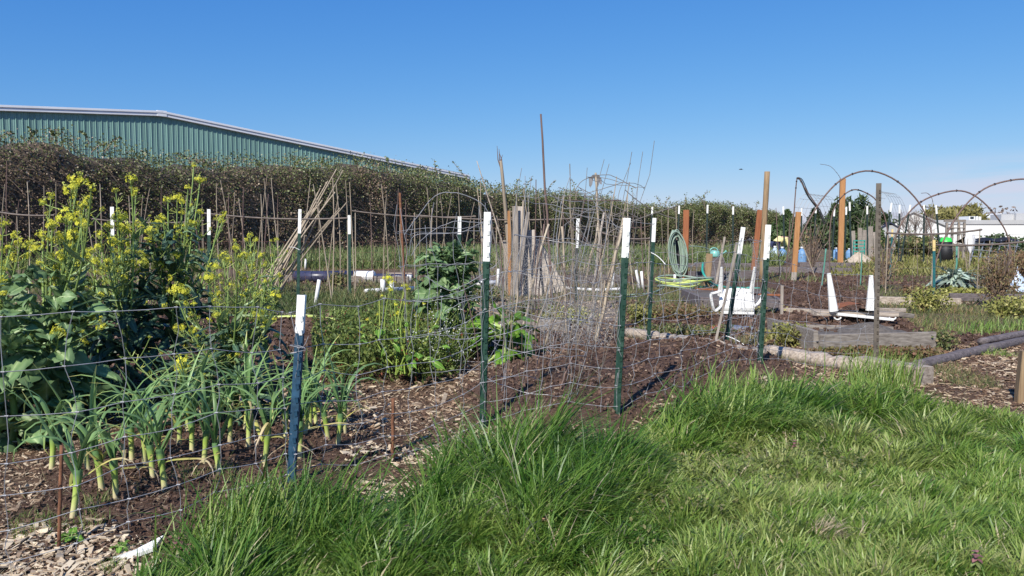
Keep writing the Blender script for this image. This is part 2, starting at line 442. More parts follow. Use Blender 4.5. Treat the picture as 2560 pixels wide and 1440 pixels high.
def link(name, data, parent=None, loc=None, rot=None, scale=None, mat4=None, kind=None):
    o = bpy.data.objects.new(name, data)
    COL.objects.link(o)
    if parent is not None: o.parent = parent
    if mat4 is not None: o.matrix_local = mat4
    if loc is not None: o.location = loc
    if rot is not None: o.rotation_euler = rot
    if scale is not None: o.scale = scale if hasattr(scale, '__len__') else (scale,) * 3
    if kind: o['kind'] = kind
    return o
def tag(o, label=None, cat=None, group=None, kind=None):
    if label: o['label'] = label
    if cat: o['category'] = cat
    if group: o['group'] = group
    if kind: o['kind'] = kind
    return o
def empty(name, loc, label, cat, group=None, rot=None, scale=None):
    o = link(name, None, loc=tuple(loc), rot=rot, scale=scale)
    o.empty_display_size = 0.05
    return tag(o, label, cat, group)
ORD = ['', 'first', 'second', 'third', 'fourth', 'fifth', 'sixth', 'seventh', 'eighth', 'ninth', 'tenth', 'eleventh', 'twelfth', 'thirteenth',
       'fourteenth', 'fifteenth', 'sixteenth', 'seventeenth', 'eighteenth', 'nineteenth', 'twentieth', 'twenty-first', 'twenty-second', 'twenty-third',
       'twenty-fourth', 'twenty-fifth', 'twenty-sixth', 'twenty-seventh', 'twenty-eighth', 'twenty-ninth', 'thirtieth', 'thirty-first', 'thirty-second']
def arc(p0, p1, bow, K=12):
    """Curve from p0 to p1 bowed by the vector bow at its middle."""
    t = np.linspace(0, 1, K)[:, None]
    return np.asarray(p0) * (1 - t) + np.asarray(p1) * t + np.asarray(bow) * 4 * t * (1 - t)
def spline(pts, K=24):
    pts = np.asarray(pts, float)
    P = np.vstack([2 * pts[0] - pts[1], pts, 2 * pts[-1] - pts[-2]])
    out = []
    m = len(pts) - 1
    for u in np.linspace(0, m - 1e-6, K):
        i = int(u); t = u - i
        a, b, c, d = P[i:i + 4]
        out.append(.5 * ((2 * b) + (-a + c) * t + (2 * a - 5 * b + 4 * c - d) * t * t + (-a + 3 * b - 3 * c + d) * t ** 3))
    return np.array(out)
def blades(g, xyz, h, w, az, th0, th1, K=4, r=.5, tw=None, power=.65, fold=0.0):
    """Curving blades: angle from the vertical goes th0 -> th0+th1 towards azimuth az."""
    xyz = np.asarray(xyz, float); N = len(xyz)
    h = np.broadcast_to(h, N); w = np.broadcast_to(w, N)
    t = np.linspace(0, 1, K)
    th = th0[:, None] + th1[:, None] * (t[None, 1:] + t[None, :-1]) / 2
    st = (h / (K - 1))[:, None]
    hor = np.concatenate([np.zeros((N, 1)), np.cumsum(np.sin(th) * st, 1)], 1)
    ver = np.concatenate([np.zeros((N, 1)), np.cumsum(np.cos(th) * st, 1)], 1)
    P = xyz[:, None, :] + np.stack([hor * np.cos(az)[:, None], hor * np.sin(az)[:, None], ver], -1)
    a2 = az + math.pi / 2 + (tw if tw is not None else 0)
    S = np.stack([np.cos(a2), np.sin(a2), np.zeros(N)], -1)
    W = w[:, None] * np.clip(1 - t[None] ** 2.2, 0.02, 1) ** power / 2
    g.strips(P, W, S, r, fold)
    return P

# ================================================================== GROUND
def inpoly(x, y, poly):
    c = np.zeros(x.shape, bool); n = len(poly); j = n - 1
    for i in range(n):
        xi, yi = poly[i]; xj, yj = poly[j]
        if yi != yj:
            c ^= ((yi > y) != (yj > y)) & (x < (xj - xi) * (y - yi) / (yj - yi) + xi)
        j = i
    return c
LAWN = Gpoly([(420, 1440), (520, 1395), (620, 1330), (860, 1315), (985, 1335), (1050, 1245), (1140, 1175), (1240, 1135), (1500, 1150), (1620, 1118),
              (1700, 1075), (1830, 1020), (2000, 1000), (2100, 985), (2230, 985), (2310, 1030), (2420, 1030), (2600, 1035), (3400, 1035), (5200, 1500)])
LAWN = np.vstack([LAWN, [[8, -6], [-3, -6], [-1.05, 2.2]]])
SOILS = [Gpoly(p) for p in (
    [(40, 1300), (230, 1350), (330, 1425), (560, 1350), (760, 1295), (960, 1205), (1000, 1135), (820, 1085), (520, 1060), (300, 1095), (170, 1190)],
    [(-300, 1110), (250, 1075), (330, 1040), (760, 950), (870, 850), (800, 790), (-400, 800)],
    [(780, 950), (1130, 965), (1250, 900), (1180, 770), (900, 758), (800, 800)],
    [(1190, 1105), (1150, 1010), (1250, 950), (1500, 893), (1830, 893), (2010, 965), (1850, 1000), (1700, 1045), (1560, 1115)],
    [(1150, 905), (1130, 850), (1300, 832), (1560, 862), (1570, 885), (1300, 935)],
    [(1570, 788), (1890, 792), (1930, 835), (1750, 855), (1580, 822)],
    [(1900, 795), (2200, 790), (2150, 700), (1950, 705)],
    [(2000, 690), (2330, 725), (2390, 662), (2010, 650)],
    [(700, 712), (930, 712), (930, 690), (700, 690)],
    [(1930, 800), (2041, 868), (2341, 862), (2230, 800)],
    [(2340, 872), (2600, 845), (2600, 832), (2290, 835)])]
MOUND = [(0, .05), (1, .05), (2, .09), (3, .21), (4, .07), (9, .12)]
GREYPATH = Gpoly([(1050, 800), (1560, 805), (1520, 715), (1130, 715)])
WEEDY = [Gpoly(p) for p in ([(1560, 830), (1930, 850), (1930, 870), (1560, 850)], [(640, 760), (1040, 745), (1040, 700), (640, 715)],
                            [(2050, 925), (2330, 925), (2380, 870), (2060, 880)], [(2240, 835), (2560, 835), (2700, 770), (2240, 775)],
                            [(2330, 960), (2500, 975), (2400, 915), (2340, 925)], [(1930, 925), (2080, 940), (2080, 915), (1930, 900)])]
FX0, FX1, FY0, FY1, FS = -5.0, 9.0, 1.0, 15.0, 0.0625
nx = int((FX1 - FX0) / FS) + 1; ny = int((FY1 - FY0) / FS) + 1
gx = np.linspace(FX0, FX1, nx); gy = np.linspace(FY0, FY1, ny)
def zones(X, Y, jit=.10):
    """soil, lawn, weed weights at points of the ground."""
    a = X + (fbm(X, Y, 1.5, 3.0) - .5) * jit * 3; b = Y + (fbm(X, Y, 5.5, 3.0) - .5) * jit * 3
    lawn = inpoly(a, b, LAWN)
    soil = np.zeros(X.shape, bool)
    for p in SOILS: soil |= inpoly(a, b, p)
    soil &= ~lawn
    weed = np.zeros(X.shape, bool)
    for p in WEEDY: weed |= inpoly(a, b, p)
    weed &= ~lawn & ~soil
    far = (Y > 10.3) & ~soil
    n = fbm(X, Y, 3.3, .35)
    weed |= far & (n > .50)
    grey = inpoly(a, b, GREYPATH)
    return soil, lawn, weed, grey
XX, YY = np.meshgrid(gx, gy, indexing='ij')
HZ = np.zeros_like(XX)
def blur(A, k):
    c = np.ones(2 * k + 1) / (2 * k + 1)
    for ax in (0, 1):
        A = np.apply_along_axis(lambda v: np.convolve(np.pad(v, k, 'edge'), c, 'valid'), ax, A)
    return A
for idx, hgt in MOUND:
    k = 3 if hgt < .1 else 4
    HZ += hgt * blur(blur(inpoly(XX, YY, SOILS[idx]).astype(float), k), k)
lawnmask = blur(inpoly(XX, YY, LAWN).astype(float), 4)
HZ += (fbm(XX, YY, 0, 1.1) - .5) * .10 * (1 - .3 * lawnmask)
soilm = np.zeros_like(XX)
for p in SOILS: soilm = np.maximum(soilm, inpoly(XX, YY, p))
HZ += (fbm(XX, YY, 2, 7.0, 3) - .5) * (.03 + .035 * blur(soilm, 1))
edge = np.minimum.reduce([XX - FX0, FX1 - XX, FY1 - YY, YY - FY0 + .4]) / 1.0
HZ *= np.clip(edge, 0, 1)
def hz(x, y):
    x = np.asarray(x, float); y = np.asarray(y, float)
    u = np.clip((x - FX0) / FS, 0, nx - 1.001); v = np.clip((y - FY0) / FS, 0, ny - 1.001)
    i = u.astype(int); j = v.astype(int); fu = u - i; fv = v - j
    r = HZ[i, j] * (1 - fu) * (1 - fv) + HZ[i + 1, j] * fu * (1 - fv) + HZ[i, j + 1] * (1 - fu) * fv + HZ[i + 1, j + 1] * fu * fv
    ins = (x > FX0) & (x < FX1) & (y > FY0) & (y < FY1)
    return np.where(ins, r, 0.0)
def hz1(p): return float(hz(p[0], p[1]))
def base(px, py):
    """Point of the real ground seen at a pixel (one correction step for the mounds)."""
    p = G(px, py)
    for _ in range(3): p = G(px, py, hz1(p))
    return p
def at_depth(px, Y):
    """Point of the ground in the pixel column px at distance Y."""
    x = (px - 1280) / FPX * Y * 1.0
    return np.array([x, Y, float(hz(x, Y))])

ext = lambda a, b, s: list(np.sign(b) * np.geomspace(abs(a), abs(b), s))
xs = np.concatenate([-np.geomspace(2500, 5.6, 40), gx, np.geomspace(9.6, 2500, 40)])
ys = np.concatenate([-np.geomspace(300, .5, 10), [0.3], gy, np.geomspace(15.7, 3000, 50)])
XG, YG = np.meshgrid(xs, ys, indexing='ij')
ZG = hz(XG, YG)
g = Geo()
g.grid(np.stack([XG, YG, ZG], -1).transpose(1, 0, 2)[:, ::-1].transpose(1, 0, 2))
s_, l_, w_, gp_ = zones(XG, YG)
me = g.mesh('ground', 'sand', smooth=True)
ordr = lambda A: A.T[:, ::-1].T.ravel()
V = np.empty(len(me.vertices) * 3, np.float32); me.vertices.foreach_get('co', V); V = V.reshape(-1, 3)
s_, l_, w_, gp_ = zones(V[:, 0].astype(float), V[:, 1].astype(float))
for nme, arr in (('soil', s_), ('lawn', l_), ('weed', w_), ('grey', gp_)):
    a = me.attributes.new(nme, 'FLOAT', 'POINT'); a.data.foreach_set('value', arr.astype(np.float32))
m, t, b, o = _mat('ground_mat')
def attr(n):
    a = t.nodes.new("ShaderNodeAttribute"); a.attribute_name = n; return a.outputs['Fac']
def mix(f, a, bb):
    q = t.nodes.new("ShaderNodeMix"); q.data_type = 'RGBA'
    t.links.new(f, q.inputs[0]); t.links.new(a, q.inputs[6]); t.links.new(bb, q.inputs[7]); return q.outputs[2]
n1 = _noise(t, 9, 8, rough=.7); n2 = _noise(t, 60, 5, rough=.7); n3 = _noise(t, .9, 5); n4 = _noise(t, 28, 6, mapping=(1, 2.2, 1), rough=.75)
soilc = _ramp(t, [(.3, (.058, .034, .024)), (.5, (.13, .078, .056)), (.68, (.19, .12, .088)), (.76, (.24, .18, .14))])
t.links.new(n2.outputs[0], soilc.inputs[0])
chipc = _ramp(t, [(.3, (.045, .027, .018)), (.5, (.125, .078, .052)), (.66, (.24, .16, .11)), (.8, (.42, .32, .23))])
t.links.new(n4.outputs[0], chipc.inputs[0])
greyc = _ramp(t, [(.3, (.10, .075, .062)), (.5, (.25, .20, .165)), (.75, (.42, .36, .31))])
t.links.new(n4.outputs[0], greyc.inputs[0])
lawnc = _ramp(t, [(.35, (.020, .024, .010)), (.65, (.050, .060, .022))])
t.links.new(n1.outputs[0], lawnc.inputs[0])
weedc = _ramp(t, [(.30, (.12, .078, .055)), (.50, (.18, .135, .085)), (.62, (.12, .14, .05)), (.78, (.25, .21, .12))])
t.links.new(n1.outputs[0], weedc.inputs[0])
c = mix(attr('grey'), chipc.outputs[0], greyc.outputs[0])
c = mix(attr('weed'), c, weedc.outputs[0]); c = mix(attr('soil'), c, soilc.outputs[0]); c = mix(attr('lawn'), c, lawnc.outputs[0])
t.links.new(c, b.inputs['Base Color']); b.inputs['Roughness'].default_value = .95; b.inputs['Specular IOR Level'].default_value = .15
bm = t.nodes.new("ShaderNodeMath"); bm.operation = 'ADD'
t.links.new(n2.outputs[0], bm.inputs[0]); t.links.new(n4.outputs[0], bm.inputs[1])
_bump(t, b, bm.outputs[0], .9, .02)
MATS['ground_mat'] = m
me.materials.clear(); me.materials.append(m)
tag(link('ground', me), kind='structure')

# ================================================================== WAREHOUSE
def wall_pt(px, py, Y=None):
    """The gable wall is one vertical plane receding to the right."""
    # 1/Y falls linearly with px: Y(50)=44, vanishing at px 3570
    Yw = 44.0 * (3570 - 50) / (3570 - px)
    return D(px, py, Yw)
wh = empty('warehouse', wall_pt(400, 600) * [1, 1, 0], 'long green ribbed metal warehouse with a white roof edge, rising behind the bramble hedge', 'warehouse')
WH0 = np.array(wh.location)
A_ = wall_pt(-260, 262); B_ = wall_pt(402, 285); C_ = wall_pt(1140, 437)
wd = (C_ - A_)[:2]; wd = wd / np.linalg.norm(wd); wd3 = np.array([wd[0], wd[1], 0]); wn = np.array([wd[1], -wd[0], 0])   # outward, towards camera
if wn[1] > 0: wn = -wn
def top_z(s):   # s measured from A_ along the wall
    sB = (B_ - A_)[:2] @ wd; sC = (C_ - A_)[:2] @ wd
    return np.interp(s, [0, sB, sC], [A_[2], B_[2], C_[2]])
LW = (C_ - A_)[:2] @ wd + 1.2
O_ = np.array([A_[0], A_[1], 0])
s0 = 0.0; PW = .305
while s0 < LW:
    # trapezoid rib at the right end of every sheet bay
    prof = [(0, 0), (.045, 0), (.055, .008), (.085, .008), (.095, 0), (.15, 0), (.16, .008), (.19, .008), (.2, 0), (.235, 0), (.255, .038), (.285, .038), (.305, 0)]
    g = Geo(); P = []
    for (u, vv) in prof:
        zt = top_z(s0 + u) - .02
        q = O_ + wd3 * (s0 + u) + wn * vv
        P.append([[q[0], q[1], 0], [q[0], q[1], zt]])
    P = np.array(P) - WH0
    g.grid(P)
    g.obj('wall_panel', 'sheet_green', wh)
    s0 += PW
for (a, bb) in ((A_, B_), (B_, C_ + wd3 * 1.2 + np.array([0, 0, -.14]))):
    g = Geo(); o1 = wn * .10
    g.beam(a + o1 - WH0, bb + o1 - WH0 + (wd3 * .0), .22, .30, bev=.1); g.obj('roof_trim', 'trim_white', wh)
    g = Geo(); o1 = wn * .235 + np.array([0, 0, .1])
    g.beam(a + o1 - WH0, bb + o1 - WH0, .05, .12, bev=.1); g.obj('drip_edge', 'trim_white', wh)
g = Geo(); g.box(B_ + wn * .11 - WH0 + np.array([0, 0, .01]), (.55, .26, .34), rot=[[wd[0], -wd[1], 0], [wd[1], wd[0], 0], [0, 0, 1]]); g.obj('ridge_cap', 'trim_white', wh)
g = Geo()
bk = -wn * 45
P = np.array([[A_ + [0, 0, .12], A_ + bk + [0, 0, .12]], [B_ + [0, 0, .12], B_ + bk + [0, 0, .12]], [C_ + [0, 0, .12] + wd3, C_ + bk + [0, 0, .12] + wd3]]) - WH0
g.grid(P)
g.obj('roof', 'roof_white', wh)
g = Geo(); e0 = O_ + wd3 * LW; g.grid(np.array([[e0, e0 + bk], [e0 + [0, 0, top_z(LW)], e0 + bk + [0, 0, top_z(LW)]]]) - WH0); g.obj('end_wall', 'sheet_green', wh)

# ================================================================== BRAMBLE HEDGE
HP = np.array([[-34, 5.], [-15.6, 25.0], [-5.6, 40.], [11.4, 71], [34, 100]])
seg = np.linalg.norm(np.diff(HP, axis=0), axis=1); cs = np.concatenate([[0], np.cumsum(seg)])
def hpos(s): return np.stack([np.interp(s, cs, HP[:, 0]), np.interp(s, cs, HP[:, 1])], -1)
def hnrm(s):
    d = hpos(s + .5) - hpos(s - .5); d /= np.linalg.norm(d, axis=-1, keepdims=True) + 1e-9
    return np.stack([d[..., 1], -d[..., 0]], -1)
TOPPX = np.array([(-900, 300), (-200, 335), (0, 345), (60, 352), (100, 340), (180, 338), (230, 366), (300, 372), (400, 382), (480, 398), (560, 405), (600, 410), (700, 422), (790, 412), (870, 416),
                  (930, 414), (1000, 428), (1050, 437), (1100, 432), (1150, 448), (1210, 462), (1280, 476), (1400, 489), (1500, 500), (1600, 517), (1700, 522), (1760, 514), (1830, 518), (1900, 532), (2000, 540), (2400, 556)])
def htop(s):
    p = hpos(s); px = 1280 + FPX * p[..., 0] / np.maximum(p[..., 1], .5)
    py = np.interp(px, TOPPX[:, 0], TOPPX[:, 1])
    z = 1 + (590 - py) / FPX * np.maximum(p[..., 1], .5) * 1.03 + .20 + (vnoise(s * .55, 3 + 0 * s, 2) - .5) * .5 + (vnoise(s * 1.9, 8 + 0 * s, 5) - .5) * .45
    return np.where(p[..., 1] < 18, 4.4, z)
S_MIN, S_MAX = 6.0, cs[-1]
hd = empty('bramble_hedge', (*hpos(np.array(34.0)), 0), 'tall tangled bramble hedge with brown canes low down, running the whole width behind the garden', 'hedge')
HD0 = np.array(hd.location)
# core body
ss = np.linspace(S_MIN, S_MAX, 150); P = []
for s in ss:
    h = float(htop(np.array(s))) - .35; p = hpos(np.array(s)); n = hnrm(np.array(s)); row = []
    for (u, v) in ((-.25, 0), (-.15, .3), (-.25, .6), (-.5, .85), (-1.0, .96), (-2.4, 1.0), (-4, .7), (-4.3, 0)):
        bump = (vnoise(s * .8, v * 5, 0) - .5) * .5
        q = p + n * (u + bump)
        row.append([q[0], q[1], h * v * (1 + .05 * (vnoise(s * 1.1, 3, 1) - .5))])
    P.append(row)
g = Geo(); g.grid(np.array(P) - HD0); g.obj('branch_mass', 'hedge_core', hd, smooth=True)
# leaves
N = 235000
u = RNG.random(N); s = S_MIN + (S_MAX - S_MIN) * u ** 1.45
p = hpos(s); n = hnrm(s); h = htop(s); dist = np.hypot(p[:, 0], p[:, 1])
v = RNG.random(N) ** .8
lump = (vnoise(s * .8, v * 3.5, .5) - .5)
depth = RNG.random(N) ** 1.8 * .7
offn = .15 + lump * 1.1 - depth - np.clip((v - .80) / .2, 0, 1) ** 2 * (.6 + 2.0 * RNG.random(N))
q = p + n * offn[:, None]
z = h * v * (1 + .03 * RNG.standard_normal(N)) + (vnoise(s * 2.2, v * 8, 1) - .5) * .5 * (v > .7)
sz = (.044 + .0009 * dist) * (0.6 + .8 * RNG.random(N))
dirv = RNG.standard_normal((N, 3)); dirv[:, 2] -= .5; dirv /= np.linalg.norm(dirv, axis=1, keepdims=True)
side = np.cross(dirv, RNG.standard_normal((N, 3))); side /= np.linalg.norm(side, axis=1, keepdims=True)
c0 = np.stack([q[:, 0], q[:, 1], np.maximum(z, .02)], -1)
t3 = np.array([-.5, 0.05, .5])[None, :, None]
P = c0[:, None, :] + dirv[:, None, :] * t3 * sz[:, None, None]
W = sz[:, None] * np.array([.12, .42, .05])[None]
green = np.clip((v - .40) * 1.5 + .45 * (vnoise(s * .25, v * 1.5, 6) - .5) * 2 + np.clip((dist - 34) / 32, 0, 1) * .55 + .10, 0, 1)
isg = RNG.random(N) < np.clip(.12 + green * .85, 0, .96)
r = np.where(isg, .36 + .6 * RNG.random(N), .30 * RNG.random(N))
r = np.where(RNG.random(N) < .018, 1.1, r)
g = Geo(); g.leaflets(c0 - HD0, dirv, side, sz, .40, r); tag(g.obj('foliage', 'bramble', hd), kind='stuff')
# canes
N = 9000
s = S_MIN + (S_MAX - S_MIN) * RNG.random(N) ** 1.7; v = RNG.random(N) ** 1.1 * .85; p = hpos(s); n = hnrm(s); h = htop(s)
st = p + n * (RNG.random(N)[:, None] * .6 - .1); L = .3 + RNG.random(N) * .7
al = np.stack([n[:, 1], -n[:, 0]], -1) * RNG.choice([-1, 1], N)[:, None]
el_ = RNG.random(N) * 1.4 - .5
K = 4; tt = np.linspace(0, 1, K)[None, :, None]
a3 = np.concatenate([al * np.cos(el_)[:, None] + n * RNG.standard_normal(N)[:, None] * .3, np.sin(el_)[:, None]], 1)
P = np.concatenate([st, (h * v)[:, None]], 1)[:, None, :] + a3[:, None, :] * L[:, None, None] * tt
P[..., 2] -= (tt[..., 0] ** 2) * .5 * L[:, None]; P[..., 2] = np.maximum(P[..., 2], .03)
sd = np.tile([0.3, -.3, .9], (N, 1))
g = Geo(); g.strips(P - HD0, np.full((N, K), .006) * (1 + dist.mean() * 0), sd, .4); tag(g.obj('cane', 'cane_brown', hd), kind='stuff')
# arching sprigs above the top
gl = Geo()
SP_ = [(90, 325), (75, 320), (130, 330), (300, 345), (270, 360), (520, 398), (810, 400), (760, 396), (965, 400), (1085, 400), (1130, 402), (1200, 445), (1330, 445), (1300, 452), (1390, 450), (1430, 448), (1580, 470), (1530, 478),
       (1640, 490), (1675, 492), (1715, 487), (1740, 490), (1770, 478), (1760, 492), (1820, 505), (1850, 508), (1895, 506), (1870, 512), (30, 335), (200, 330), (440, 385), (640, 408), (890, 405), (1040, 424), (1250, 462), (1460, 478)]
for (px, py) in SP_:
    cand = np.linspace(S_MIN, S_MAX, 600); pp = hpos(cand); cpx = 1280 + FPX * pp[:, 0] / pp[:, 1]
    s = cand[np.argmin(np.abs(cpx - px) + 1e3 * (pp[:, 1] < 15))]; p = hpos(np.array(s)); Y = p[1]
    tip = D(px, py, Y); b0 = D(px + random.uniform(-45, 45), np.interp(px, TOPPX[:, 0], TOPPX[:, 1]) + 12, Y)
    c = arc(b0, tip, (0, 0, .25 * random.random() * Y / 30), 12)
    g = Geo(); g.tubes(c - HD0, .010 + .0002 * Y, 3); g.obj('arching_cane', 'cane_brown', hd)
    k = 26; ti = RNG.integers(2, 12, k); cc = c[ti] + RNG.standard_normal((k, 3)) * .035 * Y / 30
    dv = RNG.standard_normal((k, 3)); dv /= np.linalg.norm(dv, axis=1, keepdims=True); sv = np.cross(dv, RNG.standard_normal((k, 3))); sv /= np.linalg.norm(sv, axis=1, keepdims=True)
    sz = (.06 + .0009 * Y) * (.7 + .6 * RNG.random(k))
    gl.strips(cc[:, None, :] + dv[:, None, :] * t3 * sz[:, None, None] - HD0, sz[:, None] * np.array([.12, .42, .05])[None], sv, .5 + .4 * RNG.random(k))
tag(gl.obj('sprig_leaf', 'bramble', hd), kind='stuff')

# ================================================================== FAR RIGHT: trees, white buildings
def leaf_tree(name, label, mat, pos, rx, rz, z0, n, leaf, trunk_h, seed, col='bark', cat='tree', shape='round', group=None, ntw=26):
    rg = np.random.default_rng(seed)
    e = empty(name, (pos[0], pos[1], 0), label, cat, group)
    g = Geo(); top = z0 + 2 * rz
    g.tubes(np.array([[0, 0, 0], [.05, 0, trunk_h * .5], [0, .05, trunk_h], [0, 0, z0 + rz]]), [rx * .07, rx * .06, rx * .05, rx * .015], 7); g.obj('trunk', col, e, smooth=True)
    g = Geo()
    for k in range(ntw):
        a = rg.random() * 6.28; zz = z0 + rg.random() * rz * 1.5; el_ = rg.random() * .9 + .15
        rr = rx * (.5 + .5 * rg.random())
        en = np.array([math.cos(a) * rr * math.cos(el_), math.sin(a) * rr * math.cos(el_), min(zz + rr * math.sin(el_), top)])
        g.tubes(arc([0, 0, max(zz * .7, .2)], en, (0, 0, .1 * rx), 6), np.linspace(rx * .02, rx * .006, 6)[None], 4)
    g.obj('limb', col, e)
    if n:
        u = rg.standard_normal((n, 3)); u /= np.linalg.norm(u, axis=1, keepdims=True)
        rad = rg.random(n) ** .45
        lum = 1 + .55 * (vnoise(u[:, 0] * 2.4 + seed, u[:, 1] * 2.4 + 9, u[:, 2] * 2.4) - .5) * 2
        if shape == 'cone':
            tz = rg.random(n); cc = np.stack([u[:, 0] * rx * (1.05 - tz) * rad * lum, u[:, 1] * rx * (1.05 - tz) * rad * lum, z0 + tz * 2 * rz], -1)
        else:
            cc = u * rad[:, None] * lum[:, None] * [rx, rx, rz] + [0, 0, z0 + rz]
        dv = rg.standard_normal((n, 3)); dv[:, 2] += .8 if shape != 'round' else .2; dv /= np.linalg.norm(dv, axis=1, keepdims=True)
        sv = np.cross(dv, rg.standard_normal((n, 3))); sv /= np.linalg.norm(sv, axis=1, keepdims=True)
        sz = leaf * (.6 + .8 * rg.random(n))
        wv = np.array([.15, .35, .04]) if shape == 'round' else np.array([.10, .14, .03])
        g = Geo(); g.strips(cc[:, None, :] + dv[:, None, :] * t3 * sz[:, None, None], sz[:, None] * wv[None], sv, .15 + .75 * rg.random(n))
        tag(g.obj('crown', mat, e), kind='stuff')
    return e
def gp(px, Y): return np.array([(px - 1280) / FPX * Y, Y, 0])
for k, (px, py, Y, rx, lab) in enumerate([
        (1965, 528, 62, 1.9, 'dark green conifer shrub above the hedge, just right of the tall round post'),
        (2035, 522, 66, 1.6, 'narrow dark conifer between the bent cane and the large hoop'),
        (2085, 512, 60, 1.5, 'dark conifer directly behind the tall orange post'),
        (2135, 506, 62, 2.3, 'largest and fullest dark conifer, right of the tall orange post'),
        (2172, 535, 58, 1.5, 'small dark conifer behind the slim brown post')]):
    H = 1 + (590 - py) / FPX * Y
    leaf_tree('conifer_tree', lab, 'conifer', gp(px, Y), rx, H / 2 - .15, .25, 5200, .42, 1.0, 40 + k, shape='cone' if k != 3 else 'round2', group='conifers at the end of the hedge')
Hw = 1 + (590 - 507) / FPX * 130
leaf_tree('willow_tree', 'round yellow-green budding tree behind the white gabled building', 'willow', gp(2378, 130), 5.2, Hw / 2 - .9, 1.4, 5200, .8, 2.4, 77, shape='round2')
leaf_tree('bare_tree', 'small bare grey tree behind the hoops, left of the white gabled building', 'bark', gp(2462 + 25, 140), 3.0, 2.4, 1.0, 500, .5, 2, 80, ntw=30)
bt = empty('leafless_tree', gp(2290, 46), 'leafless multi-stemmed tree with fine upright twigs in front of the white gable', 'tree')
g = Geo(); rg = np.random.default_rng(5)
def branch(p, d, L, r, lev):
    q = p + d * L
    c = arc(p, q, rg.standard_normal(3) * L * .06, 5)
    g.tubes(c, np.linspace(r, r * .6, 5)[None], 4 if lev < 3 else 3)
    if lev < 4:
        for _ in range(3 if lev < 3 else 4):
            nd = d + rg.standard_normal(3) * [.42, .42, .25]; nd[2] = abs(nd[2]) + .25; nd /= np.linalg.norm(nd)
            k = rg.random() * .6 + .35
            branch(p + d * L * k, nd, L * (.62 + .2 * rg.random()), r * .58, lev + 1)
for k in range(5):
    a = k * 1.3; d0 = np.array([math.cos(a) * .45, math.sin(a) * .45, 1]); d0 /= np.linalg.norm(d0)
    branch(np.array([math.cos(a) * .1, math.sin(a) * .1, 0]), d0, 1.15, .045, 0)
g.obj('branch', 'bark', bt)

def building(name, label, x0, x1, Y, depth, z1, mat='wall_white', rot=0, cat='building'):
    a = gp(x0, Y)[0]; c = gp(x1, Y)[0]
    e = empty(name, ((a + c) / 2, Y, 0), label, cat, rot=(0, 0, rot)); return e, (c - a) / 2
e, hw = building('gabled_building', 'white gabled industrial building behind the leafless tree', 2195, 2378, 100, 20, 5)
g = Geo(); zt = 1 + (590 - 572) / FPX * 100 * 1.0; zr = 1 + (590 - 532) / FPX * 100
g.box((0, 10, zt / 2), (2 * hw, 20, zt)); g.obj('wall', 'wall_white', e)
for yy_ in (0, 20):
    g = Geo(); g.add([(-hw, yy_, zt), (hw, yy_, zt), (-hw * .1, yy_, zr)], T=[(0, 1, 2)]); g.obj('gable', 'wall_white', e)
g = Geo(); g.beam((-hw * 1.03, 10, zt - .02), (-hw * .1, 10, zr + .1), 20.6, .16); g.beam((hw * 1.03, 10, zt - .02), (-hw * .1, 10, zr + .1), 20.6, .16); g.obj('roof', 'wall_grey', e)
e, hw = building('long_building', 'long low white building with a grey fascia and rooftop units at the right edge', 2330, 2720, 105, 25, 4)
za = 1 + (590 - 559) / FPX * 105
g = Geo(); g.box((0, 12, za / 2), (2 * hw, 24, za)); g.obj('wall', 'wall_white', e)
g = Geo(); g.box((0, 12, za + .18), (2 * hw + .3, 24.3, .55)); g.obj('fascia', 'wall_grey', e)
def roofunit(x0, x1, y0, mat, dz=2.5, nm='rooftop_unit', louv=True):
    xa = gp(x0, 108)[0] - e.location.x; xb = gp(x1, 108)[0] - e.location.x; zt_ = 1 + (590 - y0) / FPX * 108
    g = Geo(); g.box(((xa + xb) / 2, 4, (za + .4 + zt_) / 2), (xb - xa, dz, zt_ - za - .4)); u_ = g.obj(nm, mat, e)
    if louv:
        g = Geo(); g.box(((xa + xb) / 2, 4 - dz / 2 - .03, (za + .6 + zt_) / 2), ((xb - xa) * .62, .05, (zt_ - za - .4) * .5)); g.obj('louvre', 'glass_dark', u_)
roofunit(2416, 2430, 541, 'wall_white'); roofunit(2434, 2438, 541, 'wall_white', louv=False); roofunit(2441, 2446, 542, 'wall_white', louv=False); roofunit(2496, 2527, 536, 'wall_grey', louv=False); roofunit(2527, 2552, 534, 'wall_grey', 3.5, louv=False)
e, hw = building('far_shed', 'small white sloped roof shed behind the low white building', 2470, 2498, 130, 6, 3)
g = Geo(); g.box((0, 3, 2), (2 * hw, 6, 4)); g.obj('wall', 'wall_white', e)
g = Geo(); g.beam((-hw * 1.1, 3, 3.6), (hw * 1.1, 3, 4.6), 6.2, .15); g.obj('roof', 'wall_white', e)
e = empty('blue_shed', gp(2222, 60), 'small slate blue shed roof glimpsed left of the leafless tree', 'shed')
g = Geo(); g.box((0, 1.5, .9), (1.3, 3, 1.8)); g.obj('wall', 'wall_grey', e)
g = Geo(); g.beam((-.8, 1.5, 1.55), (0, 1.5, 2.0), 3.2, .08); g.beam((.8, 1.5, 1.55), (0, 1.5, 2.0), 3.2, .08); g.obj('roof', 'navy_sheet', e)

